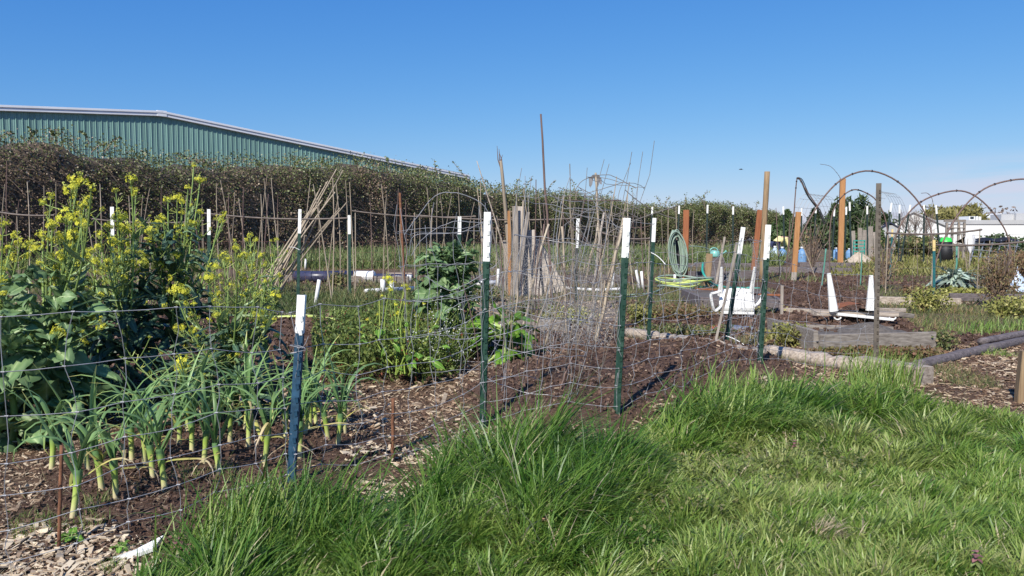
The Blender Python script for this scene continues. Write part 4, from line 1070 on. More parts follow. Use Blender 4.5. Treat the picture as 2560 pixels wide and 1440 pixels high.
# big loose loops
for (pts, Y, lab, mt, rr) in [([(1010, 590), (1040, 545), (1090, 490), (1140, 480), (1195, 500), (1225, 535), (1230, 580), (1218, 700)], 5.0, 'big loose wire loop arching over the leafy kale', 'wire', .0026),
                        ([(1030, 640), (1060, 590), (1130, 548), (1215, 550)], 4.6, 'lower wire arc in front of the leafy kale', 'wire', .002),
                        ([(1022, 640), (1035, 590), (1100, 590), (1160, 585), (1210, 560), (1232, 545)], 4.8, 'wire arc sagging before the leafy kale', 'wire', .002),
                        ([(1060, 690), (1110, 720), (1150, 716), (1200, 690), (1240, 660)], 4.6, 'wire arc looping below the kale leaves', 'wire', .002),
                        ([(1110, 810), (1120, 840), (1160, 842), (1235, 820)], 4.4, 'low wire arc left of the first green post', 'wire', .002),
                        ([(1115, 780), (1150, 760), (1215, 745), (1240, 720)], 4.4, 'wire arc rising to the first green post', 'wire', .002),
                        ([(1420, 502), (1460, 450), (1515, 436), (1545, 445), (1588, 468)], 7.5, 'thin wire arc rising highest over the tangle', 'wire_old', .003),
                        ([(1395, 470), (1430, 480), (1480, 478), (1560, 452)], 7.2, 'thin nearly straight wire beneath the highest arc', 'wire_old', .0028),
                        ([(1378, 508), (1400, 495), (1450, 490), (1530, 500), (1580, 515), (1625, 540)], 7.0, 'long wire arc over the right of the tangle', 'wire_old', .003),
                        ([(1376, 520), (1378, 505), (1395, 498)], 6.8, 'small wire hook beside the dark bamboo pole', 'wire_old', .003),
                        ([(1380, 516), (1400, 530), (1430, 570), (1470, 600)], 6.8, 'wire stretching down into the tangle', 'wire_old', .003),
                        ([(1470, 555), (1520, 545), (1570, 525), (1578, 505)], 6.2, 'wire bow behind the second studded post', 'wire_old', .0025),
                        ([(1380, 520), (1430, 535), (1490, 548), (1560, 580)], 5.5, 'wire crossing left to right through the tangle top', 'wire', .002),
                        ([(1230, 560), (1260, 700), (1262, 800), (1258, 900)], 4.3, 'dark doubled wire hanging at the first green post', 'wire_old', .004),
                        ([(1330, 870), (1320, 850), (1330, 830), (1370, 820)], 4.4, 'small wire curl above the soil mound', 'wire', .002),
                        ([(1235, 870), (1252, 880), (1258, 905)], 4.0, 'small wire curl right of the first green post', 'wire', .002)]:
    P = spline([D(x, y, Y) for x, y in pts], 26); P += np.cumsum(RNG.standard_normal(P.shape) * .002, 0)
    e = empty('wire_loop', P[0], lab, 'wire', 'loose wires of the tangle'); g = Geo(); g.tubes(P - P[0], rr, 4); g.obj('wire_strand', mt, e)
rgw = np.random.default_rng(88)
for k, x0 in enumerate(sorted(rgw.uniform(1370, 1600, 26))):
    Y = rgw.uniform(5.2, 8.2); y0 = rgw.uniform(450, 700); L_ = rgw.uniform(60, 190); an = rgw.normal(-.5, .9)
    p_ = D(x0, y0, Y); q_ = D(x0 + L_ * math.cos(an), min(860, y0 - L_ * math.sin(an)), Y + rgw.normal(0, .25))
    P = arc(p_, q_, rgw.normal(0, .06, 3), 14); e = empty('loose_wire', P[0], f'{ORD[k + 1]} from the left of the springy wires crossing the tangle', 'wire', 'springy wires crossing the tangle')
    g = Geo(); g.tubes(P - P[0], rgw.choice([.0018, .0026, .0034]), 4); g.obj('wire_strand', ['wire', 'wire_old', 'bamboo_dark'][int(rgw.integers(0, 3))], e)
# crumpled hexagonal netting
def netting(label, cx, Y, wid, z0, z1, dep, seed, cell=.03, mat='wire_haze', r=.0011):
    rg = np.random.default_rng(seed); c0 = at_depth(cx, Y)
    e = empty('wire_netting', c0, label, 'wire netting', 'crumpled hexagonal wire netting')
    nu = int(wid / cell); nv = int((z1 - z0) / (cell * .87)); segs = []
    def f(u, v):
        a = u / max(wid, .1) * 5
        x = -wid / 2 + u + (fbm(u * 3, v * 3, seed, 1.3) - .5) * .35; y = dep * (fbm(u * 2.5 + 9, v * 2.5, seed + 2, 1.6) - .5) * 2 + .10 * np.sin(a * 2.2 + seed)
        return np.stack([x, y, z0 + v + (fbm(u * 4, v * 4, seed + 4, 1.1) - .5) * .22], -1)
    U = []; W_ = []
    for j in range(nv):
        for i in range(nu):
            u = (i + .5 * (j % 2)) * cell; v = j * cell * .87
            for (a, b) in (((0, 0), (.25, .4)), ((.25, .4), (.5, 0)), ((.25, .4), (.25, .87 - 0))):
                U.append((u + a[0] * cell * 2 % 99, v + a[1] * cell)); W_.append((u + b[0] * cell * 2, v + b[1] * cell))
    U = np.array(U); W_ = np.array(W_); A_1 = f(U[:, 0], U[:, 1]); A_2 = f(W_[:, 0], W_[:, 1])
    g = Geo(); g.tubes(np.stack([A_1, A_2], 1), r, 3); tag(g.obj('netting_mesh', mat, e), kind='stuff')
netting('pale crumpled wire netting around the pile of old boards', 1290, 9.0, .75, .05, .95, .25, 31)
netting('crumpled wire netting in the middle of the tangle', 1400, 7.4, .8, 0, .80, .25, 32, mat='wire_haze')
netting('crumpled wire netting in front of the second studded post', 1500, 6.6, .55, .05, .85, .2, 33, mat='wire_haze')
netting('flattened dark wire netting on the ground behind the bright green plant', 1230, 8.0, 1.0, 0, .18, .3, 34, mat='wire_old')
netting('wire netting low between the two studded posts', 1440, 5.6, .5, .0, .35, .15, 35, mat='wire')
# sticks in the tangle
for (a_, b_, Y, w, mt, lab) in [((1372, 560), (1300, 803), 7.6, .028, 'bamboo', 'long bamboo stick leaning right in front of the old boards'), ((1387, 660), (1333, 812), 7.2, .022, 'bamboo', 'shorter bamboo stick leaning right in the tangle'),
                            ((1405, 566), (1419, 812), 7.4, .026, 'bamboo', 'upright weathered stick in the middle of the tangle'), ((1559, 545), (1488, 850), 6.6, .032, 'bamboo', 'thick bamboo stick leaning against the second studded post'),
                            ((1510, 532), (1470, 700), 7.5, .03, 'wood_grey_v', 'ragged grey stick leaning right below the rag-topped pole'), ((1495, 556), (1440, 660), 7.8, .022, 'bamboo', 'thin stick leaning right beside the ragged grey stick'),
                            ((1410, 715), (1362, 830), 6.8, .02, 'bamboo', 'short stick leaning right low in the tangle'), ((1512, 700), (1484, 838), 6.6, .02, 'bamboo', 'short brown stick left of the second studded post'),
                            ((1360, 560), (1340, 720), 7.7, .016, 'bamboo_dark', 'thin dark stick beside the dark bamboo pole'), ((1308, 500), (1290, 700), 8.6, .02, 'bamboo', 'crooked stick leaning over the old boards'),
                            ((1432, 890), (1402, 1010), 4.2, .010, 'bamboo_dark', 'dry twig lying against the wire on the mound'), ((1250, 600), (1262, 780), 8.2, .016, 'bamboo_dark', 'thin dark stick just right of the first green post'),
                            ((1000, 560), (1010, 720), 12, .018, 'bamboo', 'weathered stick left of the leafy kale'), ((1080, 520), (1072, 720), 13, .018, 'bamboo', 'thin stick behind the leafy kale')]:
    B = at_depth(b_[0], Y); T = D(a_[0], a_[1], Y)
    if b_[1] < 700: B[2] = max(0, D(b_[0], b_[1], Y)[2]); B[2] = 0
    e = empty('stick', B, lab, 'stick', 'sticks in the wire tangle'); g = Geo(); K = 8; P = (T - B) * np.linspace(-.02, 1, K)[:, None]; P[1:-1] += RNG.standard_normal((K - 2, 3)) * w * .3
    g.tubes(P, np.linspace(w / 2, w * .38, K)[None], 6, caps=True); g.obj('stick_shaft', mt, e, smooth=True)
# fine twigs bundle
for k, x0 in enumerate(sorted([random.uniform(1190, 1540) for _ in range(17)] + [random.gauss(1340, 30) for _ in range(14)])):
    Y = random.uniform(4.0, 8.5); B = at_depth(x0, Y); L = random.uniform(.6, 1.25) * (1 if Y < 6 else .8); th = random.gauss(.16, .2)
    e = empty('dry_twig', B, f'{ORD[k + 1]} from the left of the thin dry twigs in the wire tangle', 'twig', 'thin dry stems in the wire tangle')
    g = Geo(); g.tubes(arc((0, 0, 0), (math.sin(th) * L, random.uniform(-.1, .1), math.cos(th) * L), (random.uniform(-.03, .03), 0, 0), 6), .0022, 4); g.obj('stem_shaft', random.choice(['bamboo', 'bamboo', 'wire_old', 'bamboo_dark']), e)

# ================================================================== TIMBER, BEDS, BOARDS
def timber(label, p0, p1, w, h, mat, name='bed_timber', cat='timber', group=None, up=(0, 0, 1), round_=False, seed=0, bev=.1):
    p0 = np.asarray(p0, float); p1 = np.asarray(p1, float); c_ = (p0 + p1) / 2; c_[2] = min(p0[2], p1[2])
    e = empty(name, c_, label, cat, group); g = Geo()
    if round_:
        rg = np.random.default_rng(seed); K = 14; t = np.linspace(0, 1, K)[:, None]; P = p0 + (p1 - p0) * t; P[:, :] += rg.standard_normal((K, 3)) * w * .03
        g.tubes(P - c_, (w / 2 * (1 + .06 * rg.standard_normal(K)))[None], 7, caps=True); g.obj('log_body', mat, e, smooth=True)
    else: g.beam(p0 - c_, p1 - c_, w, h, up, bev); g.obj('beam', mat, e)
    return e
def gz(px, py, z): 
    p = base(px, py); return np.array([p[0], p[1], p[2] + z])
# weathered edging logs, left to right
timber('pale split edging log at the far left of the chip path', gz(1568, 842, .04), gz(1688, 862, .04), .11, .10, 'wood_pale', round_=True, seed=2)
timber('pale edging log between the leaning posts, second along the path', gz(1694, 864, .045), gz(1800, 884, .045), .12, .10, 'wood_pale', round_=True, seed=5)
timber('pale edging log half buried behind the leaning lath', gz(1806, 884, .03), gz(1915, 900, .03), .10, .08, 'wood_pale', round_=True, seed=8)
timber('long weathered edging log passing in front of the raised bed', gz(1918, 893, .045), gz(2160, 935, .045), .115, .11, 'wood_pale', round_=True, seed=2)
lg = timber('thick square-cut weathered log with a white sticker at its end', gz(2150, 932, .055), gz(2318, 962, .055), .13, .13, 'wood_pale')
c_ = D(2303, 943, 5.58)
e = empty('white_plate', c_, 'small torn white plastic plate leaning on the end of the weathered log', 'plate')
g = Geo(); P = np.array([[(-.055, 0, .055), (-.03, -.004, .06)], [(-.05, 0, .02), (-.005, -.006, .035)], [(-.04, -.004, -.005), (.015, -.008, .01)], [(-.01, -.004, -.05), (.03, -.006, -.05)]], float)
g.grid(P); P2 = P + [0, .006, 0]; g.grid(P2); g.obj('plate_sheet', 'paper_white', e)
timber('dark grey round log winding from the weathered log towards the right edge', gz(2290, 925, .03), gz(2480, 880, .04), .085, .08, 'wood_dark', name='edging_log', cat='log', round_=True, seed=1)
timber('dark grey round log reaching the right edge of the picture', gz(2470, 884, .04), gz(2640, 843, .04), .08, .08, 'wood_dark', name='edging_log', cat='log', round_=True, seed=2)
timber('shorter dark log lying just behind the long dark log', gz(2450, 868, .05), gz(2640, 832, .05), .07, .08, 'wood_dark', name='edging_log', cat='log', round_=True, seed=3)
# raised bed A (box of four boards)
c1 = base(1920, 838); c2 = base(2041, 888); c3 = base(2341, 878); c4 = base(2238, 832)
bed = empty('raised_bed', (c1 + c3) / 2 * [1, 1, 0], 'grey board raised bed in front of the upturned white table', 'raised bed'); L0 = np.array(bed.location)
H = .20
for (a_, b_, hh, lab) in ((c1, c2, H, None), (c2, c3, .17, None), (c3, c4, .11, None), (c4, c1, .14, None)):
    g = Geo(); d_ = (b_ - a_) / np.linalg.norm(b_ - a_); A0 = np.array([a_[0], a_[1], hh / 2 + .005]) + d_ * .021 - L0; A1 = np.array([b_[0], b_[1], hh / 2 + .005]) - d_ * .021 - L0
    g.beam(A0, A1, .038, hh, bev=.12); g.obj('board', 'wood_grey', bed)
P = []
for i in range(15):
    row = []
    for j in range(11):
        u = i / 14; v = j / 10; q = (c1 * (1 - u) + c4 * u) * (1 - v) + (c2 * (1 - u) + c3 * u) * v
        hh = .115 + .015 * (fbm(q[0] * 5, q[1] * 5) - .5) * 2 + .10 * math.exp(-((u - .70) / .14) ** 2 - ((v - .35) / .3) ** 2)
        row.append([q[0], q[1], hh])
    P.append(row)
g = Geo(); g.grid(np.array(P) - L0); g.obj('bed_soil', 'soil_grey' if 'soil_grey' in MATS else solid('soil_grey', (.10, .085, .07), rough=.95, var=.2, nscale=40, bump=.4, c2=(.17, .145, .12)), bed, smooth=True)
# raised bed B behind the white chair
c1 = base(1705, 752); c2 = base(1755, 776); c3 = base(1950, 778); c4 = base(1905, 748)
bed2 = empty('raised_bed', (c1 + c3) / 2 * [1, 1, 0], 'old grey raised bed behind the upturned white chair', 'raised bed'); L0 = np.array(bed2.location)
for (a_, b_) in ((c1, c2), (c2, c3), (c3, c4), (c4, c1)):
    g = Geo(); d_ = (b_ - a_) / np.linalg.norm(b_ - a_); g.beam(np.array([a_[0], a_[1], .085]) + d_ * .021 - L0, np.array([b_[0], b_[1], .085]) - d_ * .021 - L0, .04, .17, bev=.1); g.obj('board', 'wood_dark', bed2)
g = Geo(); g.grid(np.array([[c1 + [0, 0, .13], c2 + [0, 0, .13]], [c4 + [0, 0, .13], c3 + [0, 0, .13]]]) - L0); g.obj('bed_soil', 'soil_grey', bed2)
for (a_, b_, z, lab) in [((1740, 722), (1795, 724), .0, 'reddish plank lying on the old raised bed left of the chair'), ((1880, 735), (1955, 738), .0, 'reddish plank lying on the old raised bed right of the chair')]:
    P0 = D(*a_, 10.2); P1 = D(*b_, 10.2); timber(lab, P0, P1, .09, .02, 'wood_red', name='plank', cat='plank')
# far timbers
for (a_, b_, Y, h, mat, lab) in [((1713, 684), (1912, 684), 18.6, .19, 'wood_dark', 'dark grey beam spanning between the hose post and the round post'), ((1905, 700), (2105, 655 + 8), 22, .16, 'wood_dark', 'brown bed board left of the orange posts'),
                              ((2000, 663), (2112, 664), 25, .20, 'wood_dark', 'brown bed board at the foot of the tall orange post'), ((2196, 748), (2368, 758), 11.7, .125, 'wood_pale', 'pale timber bed edge left of the cardoon post'),
                              ((2372, 757), (2640, 722), 12.3, .13, 'wood_dark', 'dark timber bed edge running to the right edge'), ((2385, 716), (2480, 712), 15, .08, 'wood_grey', 'short grey timber below the cardoon'),
                              ((2522, 718), (2640, 718), 14.4, .12, 'wood_pale', 'pale timber at the right edge behind the dry shrub'), ((1955, 752), (2045, 762), 10.6, .06, 'wood_pale', 'pale low timber left of the upturned table'),
                              ((690, 679), (1030, 681), 17.6, .15, 'wood_grey', 'long grey bed board behind the blue-black pipe'), ((968, 676), (1030, 676), 19, .14, 'wood_pale', 'short pale board behind the left timber bed'),
                              ((1060, 694), (1560, 694), 18, .13, 'wood_dark', 'dark grey bed board behind the wire tangle'), ((640, 800), (790, 795), 9.6, .10, 'wood_grey', 'grey board under the left part of the garden hose'),
                              ((1240, 795), (1420, 832), 8.6, .13, 'wood_grey', 'pale grey board lying behind the bright green plant'), ((2310, 728), (2390, 733), 13, .05, 'wood_grey', 'thin grey timber left of the cardoon'),
                              ((1720, 643), (1900, 643), 26, .13, 'wood_dark', 'low row of dark blocks behind the watering can'), ((1420, 640), (1640, 642), 28, .10, 'wood_dark', 'thin dark board in the grass behind the tangle')]:
    P0 = D(*a_, Y); P1 = D(*b_, Y)
    zc = h / 2 - .01
    timber(lab, (P0[0], P0[1], zc), (P1[0], P1[1] * (.97 if a_[1] != b_[1] else 1), zc), .08, h, mat)
# pile of old upright boards
wood('wood_pale_v', (.30, .25, .21), (.56, .50, .44), 'z')
BP = [(1288, 515, 1290, 700, .055), (1302, 516, 1300, 705, .06), (1272, 560, 1276, 700, .05), (1316, 550, 1312, 700, .05), (1328, 575, 1345, 700, .05), (1335, 600, 1375, 700, .06), (1345, 610, 1392, 705, .05), (1350, 625, 1405, 700, .06), (1310, 590, 1330, 700, .05), (1264, 600, 1268, 700, .05), (1320, 530, 1290, 700, .035)]
for k, (tx, ty, bx, by, w) in enumerate(BP):
    Y = 13 + .1 * k % 1; B = at_depth(bx, Y); T = D(tx, ty, Y + .05)
    e = empty('old_board', B, f'{ORD[k + 1]} of the grey weathered boards propped beside the thick bamboo pole', 'board', 'pile of old boards')
    g = Geo(); g.beam((0, 0, 0), T - B, w * (3.0 if 4 <= k <= 8 else 1.7), .022, up=(.12 * (k % 3), 1, .2)); g.obj('plank_body', 'wood_pale_v' if k in (1, 4, 5, 6, 7, 8) else 'wood_grey_v', e)
B = at_depth(1274, 13.2); T = D(1273, 527, 13.2); e = empty('orange_stake', B, 'square orange topped stake beside the thick bamboo pole', 'stake'); g = Geo(); g.beam((0, 0, 0), T - B, .055, .04, up=(0, 1, 0)); g.obj('stake_shaft', 'wood_orange', e)
# far boards right (pallet fence pieces)
for k, (tx, ty, bx, w) in enumerate([(2133, 577, 2135, .16), (2150, 570, 2150, .2), (2162, 575, 2160, .18), (2176, 566, 2177, .22), (2187, 580, 2190, .16)]):
    Y = 36 + k * .1; B = at_depth(bx, Y); T = D(tx, ty, Y); e = empty('old_board', B, f'{ORD[k + 1]} from the left of the tall grey boards behind the sand heap', 'board', 'far grey boards'); g = Geo(); g.beam((0, 0, 0), T - B, w, .03, up=(0, 1, 0)); g.obj('plank_body', 'wood_grey_v', e)

# ================================================================== CHAIR, TABLE
e = empty('plastic_chair', base(1842, 792), 'white plastic armchair tipped upside down with two legs in the air', 'chair')
C0 = np.array(e.location); CY = C0[1]
def cpt(px, py, dy=0.0): return D(px, py, CY + dy) - C0
def sheet(A, th, g):   # thick sheet from a lattice
    A = np.asarray(A, float); nrm = np.array([0, th, 0]); g.grid(A); g.grid((A + nrm)[:, ::-1])
    m_, n_, _ = A.shape
    bd = [A[0, :], A[:, -1], A[-1, ::-1], A[::-1, 0]]
    for q in bd: g.grid(np.stack([q, q + nrm]))
L = [1806, 1800, 1798, 1800, 1806]; Rr = [1880, 1884, 1886, 1887, 1887]; ys_ = [724, 738, 755, 770, 777]
A = []
for i in range(5):
    row = []
    for j in range(9):
        u = j / 8; x = L[i] * (1 - u) + Rr[i] * u; bul = .03 * math.sin(math.pi * u) + .05 * math.sin(math.pi * i / 4)
        row.append(cpt(x, ys_[i] - (4 * math.sin(math.pi * u) if i == 0 else 0), .05 - bul + .10 * (4 - i) / 4))
    A.append(row)
g = Geo(); sheet(A, .012, g); g.obj('seat', 'plastic_white', e, smooth=False)
g = Geo(); g.beam(cpt(1801, 781, -.02), cpt(1884, 783, -.02), .03, .035); g.obj('backrest', 'plastic_white', e)
for sx_, (t_, b_) in (('l', ((1804, 668), (1800, 738))), ('r', ((1887, 668), (1878, 735)))):
    g = Geo(); g.beam(cpt(*b_, .12), cpt(*t_, .0), .062, .045, up=(0, 1, 0), scale1=.45, bev=.2); g.obj('leg', 'plastic_white', e)
for pts in ([(1802, 728), (1785, 733), (1777, 736), (1780, 758), (1786, 777), (1796, 772), (1808, 758)], [(1884, 766), (1896, 758), (1906, 742), (1903, 738)]):
    g = Geo(); P = spline([cpt(x, y, -.04 if k < 4 else 0) for k, (x, y) in enumerate(pts)], 14)
    for k in range(len(P) - 1): g.beam(P[k], P[k + 1], .03, .045, up=(0, 1, 0), bev=.25)
    g.obj('armrest', 'plastic_white', e)
e = empty('plastic_table', base(2130, 812), 'white plastic table lying upside down on the raised bed with two legs up', 'table')
C0 = np.array(e.location); CY = 7.95
g = Geo(); g.beam(cpt(2092, 785), cpt(2232, 799), .05, .028); g.obj('table_rim', 'plastic_white', e)
g = Geo(); A = [[cpt(x, 778 - 13 * math.sin((x - 2074) / 112 * 3.14), dy) for x in np.linspace(2074, 2186, 9)] for dy in (0, .2, .38)]; g.grid(np.array(A)); g.grid(np.array(A) - [0, 0, .02]); g.obj('table_top', 'plastic_white', e)
for t_, b_ in (((2072, 683), (2084, 778)), ((2178, 688), (2176, 776))):
    g = Geo(); g.beam(cpt(*b_), cpt(*t_), .085, .06, up=(0, 1, 0), scale1=.42, bev=.22); g.obj('leg', 'plastic_white', e)
for x in (2092, 2229):
    g = Geo(); th = np.linspace(.2, 2.9, 8); g.tubes(np.array([cpt(x, 794) + [.034 * math.cos(q), -.02, -.03 * math.sin(q) + .012] for q in th]), .008, 6, caps=True); g.obj('hook', 'plastic_white', e)
g = Geo(); A = [[cpt(x, y - 3) + [0, d_, 0] for x, y in ((2095, 775), (2120, 766), (2150, 762), (2160, 768))] for d_ in (0, .1, .25)]; g.grid(np.array(A))
tag(g.obj('red_sheet', 'wood_red'), 'dark red bent sheet lying on the upturned table', 'sheet').location = C0; bpy.data.objects['red_sheet'].name = 'bent_sheet'
for k, (a_, b_, Y, w, mat, lab) in enumerate([((2036, 783), (2240, 786), 8.0, .10, 'wood_pale', 'long pale plank resting on the upturned table'), ((2150, 776), (2282, 790), 8.25, .05, 'wood_grey', 'grey plank sloping right from the upturned table'),
                            ((2030, 779), (2150, 782), 8.3, .05, 'wood_pale', 'short pale plank at the left of the upturned table'), ((2180, 775), (2262, 776), 8.45, .04, 'wood_pale', 'narrow pale plank behind the upturned table')]):
    timber(lab, D(*a_, Y), D(*b_, Y + .1), w, .045, mat, name='plank', cat='plank')

# ================================================================== PIPES, HOSES, SMALL THINGS
def tubeobj(name, label, cat, pts, r, mat, part, group=None, n=8, K=20, sp=True):
    P = spline(pts, K) if sp else np.array(pts, float); c_ = P[0].copy()
    e = empty(name, c_, label, cat, group); g = Geo(); g.tubes(P - c_, r, n, caps=True); g.obj(part, mat, e, smooth=True); return e
def gr(px, py, z=.02): p = base(px, py); return np.array([p[0], p[1], p[2] + z])
def up_pipe(label, t_, b_, w, Y=None):
    B = base(*b_) if Y is None else at_depth(b_[0], Y); T = D(*t_, B[1]); tubeobj('white_pipe', label, 'pipe', [B, (B + T) / 2, T], w / 2, 'pvc', 'pipe_body', 'white plastic pipes', sp=False)
up_pipe('white pipe stake leaning right in front of the blue-black pipe', (798, 699), (787, 770), .052)
up_pipe('left of the two short white pipes by the yellow mustard flowers', (957, 698), (956, 742), .085, 13.5)
up_pipe('right of the two short white pipes by the yellow mustard flowers', (979, 704), (978, 745), .085, 13.3)
up_pipe('white upright pipe right of the leafy kale', (1246, 672), (1243, 716), .055, 15.5)
up_pipe('white upright pipe beside the second studded green post', (1532, 682), (1530, 722), .06, 15)
up_pipe('short white pipe leaning left behind the chip path', (1590, 675), (1600, 722), .05, 15)
up_pipe('short white pipe leaning left, right of its twin', (1604, 678), (1609, 724), .06, 15)
up_pipe('small white pipe under the coiled hose', (1687, 686), (1687, 716), .05, 15.8)
up_pipe('tiny white stake in the grass behind the left timber bed', (764, 647), (763, 674), .065, 24)
tubeobj('white_pipe', 'white pipe lying flat behind the mustard flowers', 'pipe', [gr(915, 738, .06), gr(960, 735, .06), gr(1035, 730, .06)], .045, 'pvc', 'pipe_body', 'white plastic pipes', sp=False)
tubeobj('white_pipe', 'white pipe lying flat right of the leafy kale', 'pipe', [gr(1192, 716, .06), gr(1246, 714, .06)], .05, 'pvc', 'pipe_body', 'white plastic pipes', sp=False)
tubeobj('white_pipe', 'white pipe lying in the path below the wire tangle', 'pipe', [gr(1370, 722, .04), gr(1480, 730, .04), gr(1560, 728, .04)], .03, 'pvc', 'pipe_body', 'white plastic pipes')
tubeobj('dark_pipe', 'thick blue-black pipe lying along the left timber bed', 'pipe', [gr(738, 705, .12), gr(800, 706, .12), gr(893, 704, .12)], .125, 'navy_sheet', 'pipe_body', sp=False, n=14)
wb = tubeobj('white_bucket', 'white plastic bucket lying on its side at the end of the dark pipe', 'bucket', [gr(890, 705, .125), gr(934, 706, .125)], .12, 'pvc', 'bucket_body', sp=False, n=16)
g = Geo(); P0 = gr(931, 706, .125) - np.array(wb.location); g.tubes(np.array([P0, P0 + [.03, 0, 0]]), .132, 16); g.obj('bucket_rim', 'pvc', wb)
tubeobj('dark_pipe', 'dark pipe lying right of the white bucket', 'pipe', [gr(940, 700, .08), gr(1030, 702, .08)], .07, 'navy_sheet', 'pipe_body', sp=False, n=10)
up_pipe('white container end behind the leafy kale, left side', (1024, 687), (1022, 705), .11, 17.5)
# yellow hose on the ground, left
tubeobj('garden_hose', 'yellow-green hose lying in front of the left timber bed', 'hose', [gr(640, 800), gr(700, 797), gr(780, 795), gr(830, 803), gr(880, 800), gr(930, 790), gr(1000, 783), (gr(1080, 780))], .019, 'hose_yellow', 'hose_body', K=40)
# coil on the ground by the path
e = empty('garden_hose', gr(1700, 722), 'yellow and pale green hose coiled on the ground below the hanging hose', 'hose'); L0 = np.array(e.location)
for k in range(5):
    cx = 1690 + k * 6; Yc = 15.2 + .2 * (k % 3); c_ = at_depth(cx, Yc); th = np.linspace(0, 6.4, 40); rx = .34 + .05 * k
    P = np.stack([c_[0] + rx * np.cos(th) * (1 + .1 * np.sin(2 * th + k)), c_[1] + .5 * np.sin(th), .05 + .035 * k + .03 * np.sin(th * 2 + k)], -1)
    g = Geo(); g.tubes(P - L0, .017, 6); g.obj('hose_loop', 'hose_yellow' if k % 2 else 'hose_pale', e, smooth=True)
tubeobj('garden_hose', 'pale green hose trailing left over the chips', 'hose', [gr(1660, 722), gr(1630, 735), gr(1580, 740), gr(1540, 738), gr(1480, 745)], .016, 'hose_pale', 'hose_body', K=30)
# hanging coil
e = empty('hanging_hose', D(1692, 640, 16.9), 'pale green garden hose coiled and hung on the reddish post', 'hose'); L0 = np.array(e.location)
for k in range(9):
    th = np.linspace(0, 2 * math.pi, 36); w_ = .055 + .014 * k + .03 * random.random(); hh = .42 + .07 * random.random(); ox = random.uniform(-.04, .05)
    P = np.stack([ox + w_ * np.cos(th) + .05 * np.sin(th) * -1, -.02 * k + .02 * np.sin(th * 2), .04 + hh * np.sin(th) + random.uniform(-.05, .05)], -1)
    g = Geo(); g.tubes(P, .0155, 6); g.obj('hose_loop', 'hose_pale', e, smooth=True)
pole('dark metal post behind the hanging hose coil', (1693, 600), (1697, 712), 17.1, .07, 'black_rubber', name='metal_post', cat='post')
tubeobj('garden_hose', 'teal green hose looping down from the short stout post', 'hose', [D(1757, 657, 15.6), D(1757, 680, 15.4), D(1772, 702, 15.3), gr(1795, 718), gr(1830, 722), gr(1900, 724)], .022, 'hose_teal', 'hose_body', K=40)
tubeobj('garden_hose', 'second teal green hose lying flat behind the chair', 'hose', [gr(1745, 722), gr(1790, 716), gr(1840, 726), gr(1880, 720)], .02, 'hose_teal', 'hose_body', K=30)
tubeobj('garden_hose', 'pale teal hose running to the watering can', 'hose', [D(1690, 616, 19), D(1745, 616, 19.2), D(1780, 625, 19.5)], .010, 'hose_pale', 'hose_body', K=20)
# watering can
B = np.array([D(1787, 630, 18)[0], 18, 0]); e = empty('watering_can', (B[0], B[1], .53), 'teal watering can standing on a post behind the short stout post', 'watering can')
g = Geo(); g.lathe([(.001, 0), (.10, 0), (.11, .02), (.105, .12), (.07, .15), (.05, .155)]); g.obj('can_body', 'teal_plastic', e, smooth=True)
g = Geo(); g.tubes(np.array([[.09, 0, .03], [.16, 0, .06], [.235, 0, .115]]), [[.022, .016, .012]], 8); sp_ = g.obj('spout', 'teal_plastic', e, smooth=True)
g = Geo(); g.tubes(np.array([[.23, 0, .11], [.26, 0, .13]]), [[.014, .035]], 10, caps=True); g.obj('rose', 'teal_plastic', sp_)
g = Geo(); th = np.linspace(0, math.pi, 10); g.tubes(np.stack([-.02 - .085 * np.cos(th), 0 * th, .14 + .065 * np.sin(th)], -1), .012, 6); g.obj('handle', 'teal_plastic', e, smooth=True)
e = empty('block_stack', (B[0], B[1], 0), 'stack of two rough blocks carrying the watering can', 'blocks')
for z in (.13, .39):
    g = Geo(); g.box((.01, 0, z), (.34, .25, .255)); g.obj('block', 'wood_dark', e)
# jugs and bins near the gardener
def jug(label, px, Y, s, mat):
    e = empty('water_jug', at_depth(px, Y), label, 'jug', 'plastic jugs beside the gardener', scale=s)
    g = Geo(); g.lathe([(.001, 0), (.16, 0), (.175, .03), (.175, .34), (.15, .44), (.05, .52), (.045, .56), (.001, .56)], n=4 * 3); g.obj('jug_body', mat, e)
    g = Geo(); g.lathe([(.055, .55), (.055, .6), (.001, .6)], n=10); g.obj('cap', 'paper_white', e)
jug('clear whitish plastic jug left of the crouching gardener', 1937, 30, 1.05, 'clear_plastic'); jug('light blue plastic jug in front of the crouching gardener', 1955, 30, 1.0, 'blue_plastic'); jug('blue plastic jug seen right of the short orange post', 2004, 30, 1.0, 'blue_plastic')
jug('small blue jug between the two orange posts', 2089, 32, .9, 'blue_plastic'); jug('small blue jug right of the tall orange post', 2122, 34, .8, 'blue_plastic')
# sand heap
def heap(name, label, px, Y, rx, h, mat, seed=0, cat='heap'):
    e = empty(name, at_depth(px, Y), label, cat); rg = np.random.default_rng(seed); P = []
    for i in range(7):
        rr = i / 6; P.append([[rx * rr * math.cos(t_) * (1 + .15 * math.sin(2 * t_ + seed)), rx * .7 * rr * math.sin(t_), h * (1 - rr) ** 1.2 * (1 + .1 * rg.standard_normal()) - .01] for t_ in np.linspace(0, 2 * math.pi, 17)])
    g = Geo(); g.grid(np.array(P)); g.obj('heap_body', mat, e, smooth=True)
heap('sand_heap', 'pale heap of sand behind the tall orange post', 2148, 30, .75, .42, 'sand')
e = empty('teal_crate', at_depth(2147, 34), 'teal plastic garden crate behind the sand heap', 'crate')
for z in (.35, .5, .65, .8):
    g = Geo(); g.beam((-.25, 0, z), (.25, 0, z), .03, .05); g.obj('slat', 'hose_teal', e)
